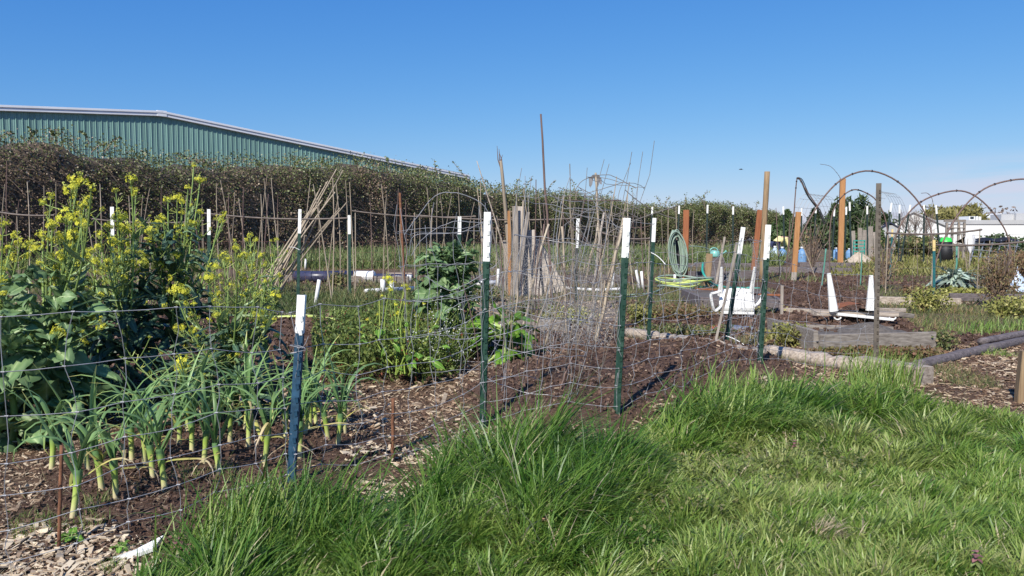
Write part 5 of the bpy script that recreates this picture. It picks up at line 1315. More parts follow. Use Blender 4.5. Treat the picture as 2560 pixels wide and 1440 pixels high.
for x in (-.23, .23):
    g = Geo(); g.beam((x, .02, 0), (x, .02, .82), .04, .03, up=(0, 1, 0)); g.obj('leg', 'hose_teal', e)
heap('soil_heap', 'white-grey cloth covered heap at the right edge', 2545, 14.5, .30, .36, 'clear_plastic', 3)
heap('stone_block', 'flat pale stone slab lying right of the cardoon', 2448, 15, .17, .08, 'sand', 4, cat='stone')
# lattice arch, bins, tarp far right
e = empty('garden_arbour', at_depth(2385, 34), 'weathered wooden arbour frame in front of the white building', 'arbour'); L0 = np.array(e.location)
for x in (2366, 2380, 2396, 2410):
    p_ = D(x, 590, 34); g = Geo(); g.beam((p_[0] - L0[0], 0, 0), (p_[0] - L0[0], 0, D(x, 556, 34)[2]), .09, .09, up=(0, 1, 0)); g.obj('upright', 'wood_grey_v', e)
for z, x0, x1 in ((552, 2358, 2412), (570, 2366, 2410), (585, 2366, 2410)):
    a0 = D(x0, z, 34) - L0; a1 = D(x1, z, 34) - L0; g = Geo(); g.beam(a0 + [0, -.06, 0], a1 + [0, -.06, 0], .06, .10 if z == 552 else .05); g.obj('crosspiece', 'wood_grey', e)
e = empty('compost_bin', at_depth(2363, 31), 'black compost bin with a bright green lid', 'bin')
g = Geo(); g.lathe([(.001, 0), (.27, 0), (.22, .78), (.001, .79)], n=14); g.obj('bin_body', 'black_rubber', e, smooth=True)
g = Geo(); g.lathe([(.23, .78), (.18, .93), (.001, .96)], n=14); g.obj('lid', 'green_plastic', e, smooth=True)
e = empty('white_sack', at_depth(2423, 26), 'big white sack hanging upright left of the dark tarpaulin', 'sack')
g = Geo(); g.lathe([(.01, .42), (.08, .55), (.17, .74), (.20, .95), (.13, 1.12), (.001, 1.2)], n=12); P = g.V[0]; P *= [1, .5, 1]; P += (np.stack([fbm(P[:, 0] * 6, P[:, 2] * 6, 1), fbm(P[:, 0] * 6, P[:, 2] * 6, 4), fbm(P[:, 1] * 6, P[:, 2] * 6, 2)], -1) - .5) * .14; g.obj('sack_body', 'paper_white', e, smooth=True)
g = Geo(); g.tubes(np.array([[0, 0, 0], [.02, 0, .75]]), .025, 6); g.obj('stake', 'wood_grey_v', e)
e = empty('tarpaulin', at_depth(2478, 30), 'dark tarpaulin draped over a low rack of grey bars', 'tarpaulin')
A = np.array([[[-.85 + 1.9 * i / 9, .9 * j / 3, 1.08 - .16 * abs(math.sin(i * .9)) * .5 - .1 * j + (-.22 if j == 0 else 0)] for i in range(10)] for j in range(4)]); g = Geo(); g.grid(A); g.obj('sheet', 'black_rubber', e)
for k in range(6):
    g = Geo(); x = -.8 + .32 * k; g.beam((x, 0, 0), (x + .25, .1, .85), .04, .04, up=(0, 1, 0)); g.obj('bar', 'metal_grey', e)
for k in range(3):
    g = Geo(); g.beam((-.8, -.04, .25 + .25 * k), (1.0, -.04, .1 + .25 * k), .03, .03); g.obj('crossbar', 'metal_grey', e)
# terracotta shard, scoop, scrap
e = empty('clay_pot_shard', base(1785, 830), 'small orange clay shard left of the leaning posts', 'shard'); g = Geo(); P = np.array([[[.045 * math.cos(t_), .02 * math.sin(t_) + .006, z * .05] for t_ in np.linspace(.2, 2.9, 7)] for z in (0, 1, 1.3)]); g.grid(P); g.grid(P * [.88, .8, 1]); g.obj('shard_wall', 'terracotta', e)
e = empty('metal_scoop', base(1845, 826), 'grey metal scoop lying upside down behind the leaning post', 'scoop'); g = Geo()
P = np.array([[[x, .07 * math.cos(t_), .055 * math.sin(t_) * (1 - .5 * x / .3)] for t_ in np.linspace(0, math.pi, 9)] for x in np.linspace(-.12, .15, 5)]); g.grid(P); g.obj('scoop_blade', 'metal_grey', e, smooth=True)
g = Geo(); g.tubes(np.array([[.14, 0, .03], [.24, 0, .015]]), [[.015, .010]], 8, caps=True); g.obj('handle', 'black_rubber', e)
e = empty('board_scrap', base(352, 1392), 'broken white painted board scrap lying at the edge of the grass', 'scrap'); g = Geo()
P = np.array([(-.075, -.03, .01), (-.02, .01, .02), (.03, .045, .035), (.05, .05, .05), (.042, .0, .03), (-.02, -.03, .015)]); 
g.add(np.vstack([P, P - [0, 0, .012]]), Q=[(k, (k + 1) % 6, 6 + (k + 1) % 6, 6 + k) for k in range(6)] + [(0, 1, 4, 5), (1, 2, 3, 4), (11, 10, 7, 6), (10, 9, 8, 7)]); g.obj('board_piece', 'white_paint', e)
e = empty('stick_piece', base(1107, 1010), 'short grey broken stick end poking out of the chips', 'stick'); g = Geo(); g.beam((-.008, 0, -.02), (.018, .01, .06), .022, .012, up=(0, 1, 0)); g.obj('stick_body', 'wood_pale', e)
e = empty('dry_leaf', np.array(base(1355, 1362)) + [0, 0, .05], 'curled brown oak leaf lying on the grass at the bottom', 'leaf')
P = []
for i in range(9):
    u = i / 8; w_ = .022 * math.sin(math.pi * min(u * .9 + .08, 1)) * (1 + .35 * math.sin(u * 22)); P.append([[-.035 + .075 * u, v * w_, .012 * (v * v) + .014 * math.sin(u * 3) + .02 * u] for v in (-1, -.5, 0, .5, 1)])
g = Geo(); g.grid(np.array(P)); g.obj('leaf_blade', 'dry_leaf', e, smooth=True)
g = Geo(); g.tubes(np.array([[-.035, 0, .003], [-.055, .004, .012]]), .0012, 4); g.obj('leaf_stalk', 'dry_leaf', e)

# ================================================================== PERSON
pe = empty('person', at_depth(1948, 34), 'person in a pale yellow top and dark jeans bending over the bed beside blue jugs', 'person', rot=(0, 0, .35))
def skin(name, verts, edges, radii, mat, parent, sub=1):
    me = bpy.data.meshes.new(name); me.from_pydata(verts, edges, []); me.materials.append(MATS[mat]); o = link(name, me, parent)
    m_ = o.modifiers.new('skin', 'SKIN'); m_.use_smooth_shade = True
    for k, r_ in enumerate(radii): me.skin_vertices[0].data[k].radius = (r_, r_)
    me.skin_vertices[0].data[0].use_root = True
    s_m = o.modifiers.new('sub', 'SUBSURF'); s_m.levels = sub; s_m.render_levels = sub
    return o
# bending forward to the right (+X), hips at left
J = {'pel': (-.22, 0, .72), 'waist': (-.10, 0, .84), 'chest': (.10, 0, .93), 'neck': (.28, 0, .93), 'head': (.38, 0, .90), 'crown': (.47, 0, .84),
     'sl': (.20, .17, .90), 'el': (.30, .19, .64), 'hl': (.40, .15, .40), 'fl': (.43, .13, .31), 'sr': (.20, -.17, .90), 'er': (.28, -.20, .63), 'hr': (.36, -.17, .39), 'fr': (.39, -.16, .30),
     'tl': (-.24, .10, .66), 'kl': (-.10, .12, .38), 'al': (-.20, .12, .06), 'ol': (-.04, .12, .03), 'tr': (-.24, -.10, .66), 'kr': (-.06, -.12, .38), 'ar': (-.16, -.12, .06), 'or': (.0, -.12, .03)}
RD = {'pel': .125, 'waist': .11, 'chest': .125, 'neck': .055, 'head': .088, 'crown': .07, 'sl': .06, 'el': .042, 'hl': .03, 'fl': .028, 'sr': .06, 'er': .042, 'hr': .03, 'fr': .028, 'tl': .09, 'kl': .06, 'al': .04, 'ol': .035, 'tr': .09, 'kr': .06, 'ar': .04, 'or': .035}
CH = [('pel', 'waist'), ('waist', 'chest'), ('chest', 'neck'), ('neck', 'head'), ('head', 'crown'), ('chest', 'sl'), ('sl', 'el'), ('el', 'hl'), ('hl', 'fl'), ('chest', 'sr'), ('sr', 'er'), ('er', 'hr'), ('hr', 'fr'),
      ('pel', 'tl'), ('tl', 'kl'), ('kl', 'al'), ('al', 'ol'), ('pel', 'tr'), ('tr', 'kr'), ('kr', 'ar'), ('ar', 'or')]
ks = list(J)
skin('body', [J[k] for k in ks], [(ks.index(a), ks.index(b)) for a, b in CH], [RD[k] for k in ks], 'skin', pe, 2)
kk = ['waist', 'chest', 'neck', 'sl', 'el', 'hl', 'sr', 'er', 'hr', 'pel']
pos = dict(J); pos['neck'] = (.22, 0, .94); pos['hl'] = (.38, .155, .45); pos['hr'] = (.345, -.175, .44)
skin('shirt', [pos[k] for k in kk], [(kk.index(a), kk.index(b)) for a, b in CH if a in kk and b in kk], [RD[k] * 1.22 for k in kk], 'shirt_yellow', pe, 2)
kk = ['pel', 'tl', 'kl', 'al', 'tr', 'kr', 'ar']
skin('trousers', [J[k] for k in kk], [(kk.index(a), kk.index(b)) for a, b in CH if a in kk and b in kk], [RD[k] * 1.25 for k in kk], 'jeans', pe, 2)
g = Geo(); P = []
for i in range(7):
    P.append([[.44 + .10 * math.cos(i / 6 * 2.2) * 1.0 - .03, .098 * math.sin(t_) * (.3 + math.sin(i / 6 * 2.6)), .88 + .105 * math.sin(i / 6 * 2.2 + .1) * math.cos(t_ * .8) - .02] for t_ in np.linspace(-1.5, 1.5, 9)])
g.lathe([(.001, .105), (.05, .095), (.088, .055), (.10, 0), (.085, -.03)], n=12); V_ = g.V[0]; g.V[0] = np.stack([V_[:, 2] * .75 + .45, V_[:, 1], .86 + V_[:, 0] * .95], -1); g.obj('hair', 'hair', pe, smooth=True)

# ================================================================== VEGETATION
def place_leaf(me, parent, pos, direction, roll=0.0, s=1.0, name='leaf', sw=None):
    """Leaf meshes grow along +X with +Z up."""
    x = Vector(direction).normalized(); up = Vector((0, 0, 1))
    y = up.cross(x)
    if y.length < 1e-3: y = Vector((0, 1, 0))
    y.normalize(); z = x.cross(y)
    M = Matrix((x, y, z)).transposed().to_4x4() @ Matrix.Rotation(roll, 4, 'X')
    M = Matrix.Translation(Vector(pos)) @ M @ Matrix.Diagonal((s, s * (sw or 1), s, 1))
    return link(name, me, parent, mat4=M)

# ---------- leeks
LEEKM = []
for k in range(12):
    rg = np.random.default_rng(100 + k); g = Geo()
    kk = 9; t = np.linspace(0, 1, kk); th0 = rg.uniform(.05, .35); bend = rg.uniform(1.0, 2.8) if k % 3 else rg.uniform(.1, .7)
    th = th0 + bend * np.clip((t - rg.uniform(.15, .45)), 0, 1) ** 1.3 * 1.6
    x = np.concatenate([[0], np.cumsum(np.sin(th[1:]) / (kk - 1))]); z = np.concatenate([[0], np.cumsum(np.cos(th[1:]) / (kk - 1))])
    P = np.stack([x, .05 * np.sin(t * 3 + k) * t, z], -1)[None]
    W = .036 * np.array([.55, .85, 1, .95, .85, .72, .55, .32, .03])
    g.strips(P, W[None], np.array([[0, 1., 0]]), np.array([[.3, .35, .4, .42, .45, .5, .55, .75, 1.15]]) , fold=.45)
    LEEKM.append(g.mesh('leek_leaf', 'leek_leaf', smooth=True))
DEADM = []
for k in range(5):
    rg = np.random.default_rng(140 + k); g = Geo(); kk = 9; t = np.linspace(0, 1, kk)
    th = .5 + 2.2 * t + .5 * np.sin(t * 5 + k)
    x = np.concatenate([[0], np.cumsum(np.sin(th[1:]) / (kk - 1))]); z = np.concatenate([[0], np.cumsum(np.cos(th[1:]) / (kk - 1))])
    g.strips(np.stack([x, .1 * np.sin(4 * t), z], -1)[None], (.032 * np.array([.6, .9, 1, .8, .7, .7, .4, .3, .05]))[None], np.array([[0, 1., .2]]), np.array([t * 1.05 + .05]), fold=.3)
    DEADM.append(g.mesh('leek_dead', 'leek_dead', smooth=True))
SHANK = []
for k in range(3):
    g = Geo(); K = 8; t = np.linspace(0, 1, K); P = np.stack([.02 * np.sin(t * 2 + k), .01 * t, t], -1)[None]
    g.tubes(P, (np.array([.075, .068, .064, .064, .066, .075, .09, .085]))[None], 9, np.array([[0, .1, .3, .45, .55, .7, .9, 1.1]])); SHANK.append(g.mesh('leek_shank', 'leek_shank', smooth=True))
LEEKS = [(178, 1293), (411, 1226), (380, 1192), (255, 1223), (288, 1240), (362, 1160), (508, 1157), (545, 1179), (658, 1165), (747, 1143), (478, 1127), (448, 1112), (219, 1174), (128, 1174), (573, 1103), (620, 1115),
         (711, 1098), (633, 1074), (611, 1072), (328, 1152), (774, 1074), (821, 1099), (842, 1111), (790, 1067), (763, 1083), (520, 1062), (555, 1052), (680, 1058), (860, 1082), (470, 1078)]
LEEKS.sort()
for k, (px, py) in enumerate(LEEKS):
    B = base(px, py); rg = np.random.default_rng(200 + k)
    e = empty('leek_plant', B, f'{ORD[k + 1]} from the left of the leeks growing in the dark soil bed', 'leek', 'leeks in the soil bed')
    hs = .13 + .05 * rg.random(); fan = rg.uniform(-.6, .6) + (0 if rg.random() < .6 else .8)
    tilt = (rg.normal(0, .06), rg.normal(0, .08))
    o = link('shank', SHANK[k % 3], e, scale=(.165, .165, hs), rot=(tilt[0], tilt[1], 0)); o.location = (0, 0, -.015)
    topv = np.array([math.sin(tilt[1]) * hs, -math.sin(tilt[0]) * hs, hs - .04])
    for q in range(int(rg.integers(6, 9))):
        sd = 1 if q % 2 else -1
        ang = fan + (0 if sd > 0 else math.pi) + rg.normal(0, .45)
        o = link('leaf', LEEKM[int(rg.integers(0, 12))], e, loc=tuple(topv + [0, 0, .01 * q - .02]), rot=(0, 0, ang))
        s = rg.uniform(.25, .40) * (1.0 - .02 * q); o.scale = (s * rg.uniform(.8, 1.5), s * rg.uniform(.75, 1.0), s * rg.uniform(.9, 1.15)); o.delta_rotation_euler = (0, 0, 0)
    for q in range(int(rg.integers(1, 4))):
        o = link('dead_leaf', DEADM[int(rg.integers(0, 5))], e, loc=(0, 0, hs * .6), rot=(0, 0, rg.random() * 6.28), scale=rg.uniform(.14, .30))

# ---------- brassica leaf meshes
def leafmesh(name, mat, L, Wd, prof, ruf, curl, seed, ni=10, nj=7, pet=.25, cup=.15, rib=.9, serr=0.0):
    """Broad leaf: petiole, pale midrib and ruffled blade, grows along +X."""
    rg = np.random.default_rng(seed); t = np.linspace(pet, 1, ni)
    w = np.interp((t - pet) / (1 - pet), np.linspace(0, 1, len(prof)), prof) * Wd
    v = np.linspace(-1, 1, nj); Pn = np.zeros((ni, nj, 3)); rr = np.zeros((ni, nj))
    for i in range(ni):
        for j in range(nj):
            wob = 1 + serr * (rg.random() - .5) * (abs(v[j]) > .9)
            Pn[i, j] = [t[i] * L, v[j] * w[i] * wob, cup * abs(v[j]) ** 1.5 * w[i] + ruf * L * (vnoise(np.array(t[i] * 7 + seed), np.array(v[j] * 3 + 5), 1) - .5) * (abs(v[j]) * .9 + .15)]
            rr[i, j] = (rib if j == nj // 2 else .30 + .35 * vnoise(np.array(t[i] * 5.), np.array(v[j] * 4.), seed % 7))
    bend = curl * (Pn[..., 0] / L) ** 2
    Pn[..., 2] -= bend * L; Pn[..., 0] *= (1 - .25 * abs(curl) * Pn[..., 0] / L)
    g = Geo(); g.grid(Pn, rr)
    pp = np.array([[0, 0, 0], [pet * L * .6, 0, -curl * .02 * L], [t[1] * L, 0, Pn[1, nj // 2, 2]], [t[4] * L * (1 - .25 * abs(curl) * t[4]), 0, Pn[4, nj // 2, 2]]])
    g.tubes(pp, (np.array([.018, .015, .012, .006]) * L / .28)[None], 5, rib * 1.02)
    return g.mesh(name, mat, smooth=True)
COLL = [leafmesh('collard_leaf', 'collard', .28, .095, [.12, .4, .9, 1.05, .85, .6, .12], .36, c, 300 + k, serr=.5, nj=9, ni=11) for k, c in enumerate((.1, .35, .6, .25, .8, .45, .0, .55))]
KALE = [leafmesh('kale_leaf', 'kale', .27, .036, [.5, .85, 1, 1, .95, .75, .3], .10, c, 320 + k, ni=12, cup=-.5, rib=.85, serr=.2) for k, c in enumerate((.2, .6, 1.0, .4, .8, .1, .5))]
SMALL = [leafmesh('stem_leaf', 'collard', .12, .020, [.3, .9, 1, .6, .1], .08, c, 340 + k, ni=6, nj=3, pet=.1) for k, c in enumerate((.1, .5, -.3))]
CHARD = [leafmesh('chard_leaf', 'chard', .17, .045, [.3, .95, 1, .9, .6, .1], .20, c, 350 + k, serr=.2, nj=9, ni=11, rib=1.0) for k, c in enumerate((.3, .7, 1.0, .1))]
# flower clusters (unit size: radius about 1)
FLW = []
for k in range(6):
    rg = np.random.default_rng(400 + k); g = Geo(); n = 20
    u = rg.standard_normal((n, 3)); u[:, 2] = np.abs(u[:, 2]) * .9 - .1; u /= np.linalg.norm(u, axis=1, keepdims=True)
    c = u * rg.uniform(.45, 1.0, (n, 1)) * [1, 1, .85]
    for q in range(n):
        nrm = u[q]; a = np.cross(nrm, [0.3, .2, 1]); a /= np.linalg.norm(a); b_ = np.cross(nrm, a)
        for m_ in range(4):
            d1 = a * math.cos(m_ * 1.571 + q) + b_ * math.sin(m_ * 1.571 + q); d2 = np.cross(nrm, d1)
            l = .23; g.add([c[q], c[q] + d1 * l * .7 + d2 * l * .42 + nrm * .05, c[q] + d1 * l + nrm * .02, c[q] + d1 * l * .7 - d2 * l * .42 + nrm * .05], Q=[(0, 1, 2, 3)], r=rg.uniform(.3, 1))
    FLW.append((g.mesh('flower_cluster', 'petal_yellow'),))
    g = Geo(); g.tubes(np.stack([np.tile([0, 0, -.6], (n, 1)), c * [.9, .9, .9] - [0, 0, .02]], 1), .022, 3, .7)
    bd = np.random.default_rng(k).standard_normal((10, 3)) * .16 + [0, 0, .72]
    g.tubes(np.stack([bd, bd + [0, 0, .13]], 1), .055, 4, .9); FLW[-1] = FLW[-1] + (g.mesh('flower_stalk', 'pods'),)
def brassica(name, label, px, Y, crown_h, kind, targets, nleaf, leafR, zr, seed, lean=(0, 0), stemr=.010, leafs=1.0, pods=60, nmul=1.75, group='flowering brassicas gone to seed', cat='brassica plant', fs=1.0):
    rg = np.random.default_rng(seed); B = at_depth(px, Y); e = empty(name, B, label, cat, group)
    meshes = COLL if kind == 'collard' else KALE
    top = np.array([lean[0], lean[1], crown_h])
    if nleaf or targets:
        g = Geo(); g.tubes(arc((0, 0, -.03), top, (.02, 0, 0), 8), np.linspace(stemr * 2.0, stemr * 1.3, 8)[None], 8, .2); g.obj('main_stem', 'kale_stem', e, smooth=True)
    gp_ = Geo()
    for (tx, ty, s) in targets:
        T = D(tx, ty, Y + rg.uniform(-.22, .22)) - B
        st = top * rg.uniform(.45, .95); mid = (st + T) / 2 + np.array([(T[0] - st[0]) * .25, rg.normal(0, .03), -.03 - .05 * abs(T[0] - st[0])])
        t = np.linspace(0, 1, 12)[:, None]; P = st * (1 - t) ** 2 + 2 * mid * t * (1 - t) + T * t ** 2
        g = Geo(); g.tubes(P, np.linspace(stemr * .75, stemr * .28, 12)[None], 5, .5); g.obj('flower_stem', 'kale_stem', e, smooth=True)
        sz = s / FPX * Y * .5 * fs
        k = int(rg.integers(0, 6)); rot = (rg.normal(0, .35), rg.normal(0, .35), rg.random() * 6)
        o = link('flower_cluster', FLW[k][0], e, loc=tuple(T), rot=rot, scale=sz); link('flower_stalk', FLW[k][1], e, loc=tuple(T), rot=rot, scale=sz)
        for q in range(int(rg.integers(2, 6))):     # lesser side sprays
            tt = rg.uniform(.55, .95); i = int(tt * 11); side = P[i] + rg.normal(0, 1, 3) * [.065, .06, .035] + [0, 0, .03]
            g = Geo(); g.tubes(arc(P[i - 1], side, (0, 0, -.01), 5), stemr * .22, 4, .6); g.obj('side_stem', 'kale_stem', e)
            k = int(rg.integers(0, 6)); z2 = sz * rg.uniform(.35, .65); rot = (rg.normal(0, .5), rg.normal(0, .5), rg.random() * 6)
            link('flower_cluster', FLW[k][0], e, loc=tuple(side), rot=rot, scale=z2); link('flower_stalk', FLW[k][1], e, loc=tuple(side), rot=rot, scale=z2)
        n = pods // max(1, len(targets)) + 6; ii = rg.integers(3, 11, n); d_ = rg.standard_normal((n, 3)) * [1, 1, .4] + [0, 0, .7]; d_ /= np.linalg.norm(d_, axis=1, keepdims=True)
        L = rg.uniform(.025, .07, n)[:, None]; p0 = P[ii]; gp_.tubes(np.stack([p0, p0 + d_ * L * .5, p0 + d_ * L + [0, 0, .006]], 1), .0018, 3, .3 + .5 * rg.random(n))
        for q in range(2):
            i = int(rg.integers(2, 8)); d_ = rg.normal(0, 1, 3) * [1, 1, .3] + [0, 0, .4]
            place_leaf(SMALL[int(rg.integers(0, 3))], e, P[i], d_, rg.normal(0, .4), rg.uniform(.7, 1.5))
    if gp_.n: tag(gp_.obj('seed_pods', 'pods', e), kind='stuff')
    for q in range(int(nleaf * nmul)):
        z = rg.uniform(zr[0], zr[1]); a = rg.random() * 6.28
        f = z / max(zr[1], .01); c0 = top * min(1, z / max(crown_h, .01)) + np.array([math.cos(a), math.sin(a), 0]) * leafR * rg.uniform(.05, .55) * (1.1 - .5 * f); c0[2] = max(z, .04)
        if rg.random() < .6 and math.sin(a) > .3: a = -a
        el_ = rg.uniform(-.35, .75) + .35 * f; s = leafs * rg.uniform(.4, .88) * (1.1 - .45 * f)
        d_ = (math.cos(a) * math.cos(el_), math.sin(a) * math.cos(el_), math.sin(el_))
        place_leaf(meshes[int(rg.integers(0, len(meshes)))], e, c0, d_, rg.normal(0, .35), s)
    return e
brassica('collard_plant', 'largest broad-leaved brassica at the left edge with pale ribs and tall yellow flower heads', 95, 3.95, .62, 'collard',
         [(195, 455, 62), (222, 500, 40), (180, 475, 50), (128, 492, 30), (212, 512, 36), (165, 545, 62), (130, 565, 45), (205, 560, 50), (108, 590, 40), (185, 590, 55), (150, 600, 40), (145, 835, 44), (228, 792, 28), (228, 470, 30)], 95, .42, (.05, .78), 501, lean=(.05, .0), leafs=1.0, stemr=.011, pods=120)
brassica('collard_plant', 'low broad-leaved brassica spreading at the left edge below the biggest one', 10, 3.75, .30, 'collard', [], 46, .34, (.04, .52), 502, leafs=1.08)
brassica('collard_plant', 'flowering brassica cut by the left edge of the picture', -15, 4.8, .6, 'collard', [(8, 560, 34), (35, 590, 36), (50, 610, 36), (22, 625, 40), (65, 618, 26), (-10, 600, 40), (5, 705, 30), (12, 735, 26)], 34, .34, (.1, .66), 503, pods=110)
brassica('kale_plant', 'flowering kale with many yellow sprays between the two tallest flower stands', 300, 4.5, .55, 'kale',
         [(327, 450, 40), (340, 480, 22), (290, 477, 20), (300, 545, 46), (268, 568, 36), (310, 575, 50), (345, 560, 30), (285, 605, 46), (330, 610, 46), (250, 590, 34), (248, 620, 30), (312, 640, 40), (270, 655, 30), (230, 628, 26)], 52, .34, (.10, .62), 504, leafs=1.0, pods=320)
brassica('kale_plant', 'dark kale with long curved flower stems reaching up to the hedge', 425, 4.7, .60, 'kale',
         [(485, 415, 22), (500, 452, 34), (470, 470, 22), (443, 495, 36), (455, 505, 30), (420, 500, 30), (395, 560, 46), (378, 580, 40), (372, 600, 38), (408, 548, 26), (440, 640, 28), (482, 560, 30), (548, 548, 30), (562, 535, 24), (350, 640, 30), (500, 530, 22)], 80, .36, (.28, 1.02), 505, leafs=1.12, stemr=.012, pods=220)
brassica('kale_plant', 'widely branching dark kale above the leeks, just left of the blue post', 575, 4.25, .42, 'kale',
         [(520, 697, 44), (440, 728, 52), (590, 622, 30), (610, 640, 34), (560, 640, 30), (632, 668, 30), (535, 668, 34), (600, 690, 40), (570, 655, 40), (690, 740, 36), (648, 785, 36), (585, 838, 34), (575, 872, 34), (440, 822, 32), (460, 730, 34), (655, 640, 26), (640, 600, 20), (545, 735, 26), (610, 735, 30), (665, 705, 20), (535, 890, 26)], 66, .38, (.06, .52), 506, leafs=.92, pods=380, stemr=.009)
brassica('kale_plant', 'low kale with bright yellow fading leaves near the leek tops', 455, 3.95, .22, 'kale', [(458, 905, 50), (470, 935, 40), (450, 925, 30), (310, 862, 18), (400, 1032, 16)], 22, .25, (.04, .32), 507, leafs=.8)
brassica('kale_plant', 'dark shaded kale low behind the blue fence section', 235, 4.55, .42, 'kale', [(228, 796, 26), (255, 735, 20)], 44, .36, (.06, .55), 508, leafs=1.1)
brassica('collard_plant', 'leafy brassica in the shade between the two tallest flower stands', 185, 4.7, .5, 'collard', [(175, 622, 40), (215, 640, 34), (240, 655, 28), (150, 640, 30)], 46, .36, (.12, .68), 509, leafs=.92, pods=160)
brassica('kale_plant', 'dark kale filling the gap left of the curved flower stems', 360, 5.2, .45, 'kale', [(362, 690, 24), (352, 740, 20)], 36, .34, (.1, .6), 510, leafs=1.05)
brassica('kale_plant', 'slender seeding kale behind the blue post, green pods and few flowers', 655, 5.4, .35, 'kale', [(625, 590, 22), (660, 660, 22), (615, 600, 18), (680, 640, 16), (700, 690, 18), (690, 600, 18)], 16, .3, (.08, .4), 511, pods=300, leafs=.8)
# big leafy kale behind the mesh
brassica('collard_plant', 'big leafy round-headed kale on a bare stalk inside the wire cage', 1125, 6.1, .44, 'collard', [], 88, .38, (.36, .80), 520, lean=(-.02, 0), leafs=.86, nmul=3.2, stemr=.017, group='kale inside the wire cage')
# bright chard-like plant on the mound
e = empty('chard_plant', base(1262, 905), 'bright green crinkle-leaved plant on the soil right of the first green post', 'leafy plant'); rg = np.random.default_rng(9)
for q in range(30):
    a = rg.random() * 6.28; el_ = rg.uniform(-.35, 1.0); d_ = (math.cos(a) * math.cos(el_), math.sin(a) * math.cos(el_), math.sin(el_))
    z = rg.uniform(.06, .30); place_leaf(CHARD[q % 4], e, (math.cos(a) * .03, math.sin(a) * .03, z), d_, rg.normal(0, .3), rg.uniform(1.2, 1.7))
g = Geo(); g.tubes(np.array([[0, 0, 0], [.01, 0, .28]]), [[.014, .008]], 6, .5); g.obj('main_stem', 'kale_stem', e)
for k, (px, py, s) in enumerate([(1362, 880, .28), (1350, 870, .2), (1175, 868, .3), (1398, 880, .12), (300, 1375, .2), (178, 1352, .3)]):
    e = empty('seedling', base(px, py), ['small seedling on the mound below the wire tangle', 'tiny two-leaved seedling beside the small seedling', 'small leafy seedling left of the first green post', 'tiniest seedling right of the small seedling', 'small weed seedling right of the leaning rusty rod', 'small green seedling at the foot of the rusty rod'][k], 'seedling', 'small seedlings on bare soil')
    for q in range(6):
        a = q * 1.05 + k; place_leaf(CHARD[q % 4], e, (0, 0, .01), (math.cos(a), math.sin(a), .5), 0, s)

# cardoon
e = empty('cardoon_plant', at_depth(2390, 14.6), 'large grey-green cardoon with arching toothed leaves behind the teal post', 'cardoon'); rg = np.random.default_rng(19)
CARD = [leafmesh('cardoon_leaf', 'cardoon', .36, .07, [.2, .9, .5, 1, .45, .8, .3, .05], .10, c, 360 + k, serr=1.2, ni=14, nj=5, rib=1.0) for k, c in enumerate((.5, .9, 1.2))]
for q in range(120):
    a = rg.random() * 6.28; el_ = rg.uniform(-.1, 1.25); place_leaf(CARD[q % 3], e, (math.cos(a) * .07, math.sin(a) * .07, rg.uniform(.05, .26)), (math.cos(a) * math.cos(el_), math.sin(a) * math.cos(el_), math.sin(el_)), rg.normal(0, .3), rg.uniform(.7, 1.1))
# dried shrub, yellow-green bushes, ground cover patches
def bush(name, label, px, Y, rx, h, n, leaf, mat, seed, cat='shrub', up=.6, wv=(.15, .4, .05), stems=14, dens=.5, group=None, stuffname='foliage', ry=None):
    rg = np.random.default_rng(seed); B = at_depth(px, Y); e = empty(name, B, label, cat, group)
    g = Geo()
    for q in range(stems):
        a = rg.random() * 6.28; T = np.array([math.cos(a) * rx * rg.uniform(.1, .9), math.sin(a) * (ry or rx) * rg.uniform(.1, .9), h * rg.uniform(.5, 1)])
        g.tubes(arc((0, 0, -.01), T, (0, 0, .05 * h), 5), np.linspace(.006, .002, 5)[None] * (1 + h), 4)
    tag(g.obj('stems', 'cane_brown' if mat == 'dry_plant' else 'bark', e), kind='stuff')
    u = rg.standard_normal((n, 3)); u /= np.linalg.norm(u, axis=1, keepdims=True); rad = rg.random(n) ** dens
    lum = 1 + .5 * (vnoise(u[:, 0] * 3 + seed, u[:, 1] * 3 + 5, u[:, 2] * 3) - .5) * 2
    c = u * (rad * lum)[:, None] * [rx, ry or rx, h / 2] + [0, 0, h / 2]; c[:, 2] = np.maximum(c[:, 2], .01)
    dv = rg.standard_normal((n, 3)); dv[:, 2] += up; dv /= np.linalg.norm(dv, axis=1, keepdims=True); sv = np.cross(dv, rg.standard_normal((n, 3))); sv /= np.linalg.norm(sv, axis=1, keepdims=True)
    sz = leaf * rg.uniform(.6, 1.4, n); g = Geo(); g.strips(c[:, None, :] + dv[:, None, :] * t3 * sz[:, None, None], sz[:, None] * np.array(wv)[None], sv, rg.uniform(.1, .95, n)); tag(g.obj(stuffname, mat, e), kind='stuff')
    return e
bush('yellow_shrub', 'round yellow-green bush right of the upturned table', 2322, 10.3, .27, .30, 1500, .030, 'weed_yellow', 601)
bush('yellow_shrub', 'wider yellow-green bush at the right edge', 2535, 9.7, .30, .27, 1700, .030, 'weed_yellow', 602)
bush('yellow_shrub', 'small yellow-green bush right of the second studded post', 1602, 8.6, .15, .26, 700, .028, 'weed_yellow', 603)
bush('dry_shrub', 'dry brown seeding shrub in front of the dark timber near the right edge', 2498, 11.2, .32, .78, 2200, .035, 'dry_plant', 604, up=1.4, stems=40, dens=.6, wv=(.1, .22, .04))
bush('dry_shrub', 'thin reddish dry stalks right of the slim brown post', 2212, 15, .35, .9, 500, .04, 'dry_plant', 605, up=1.4, stems=30, wv=(.1, .2, .04))
bush('dry_shrub', 'brown dry thicket below the white buildings at the right edge', 2560, 20, .9, .75, 2500, .06, 'dry_plant', 606, up=1.0, stems=40, wv=(.1, .25, .04))
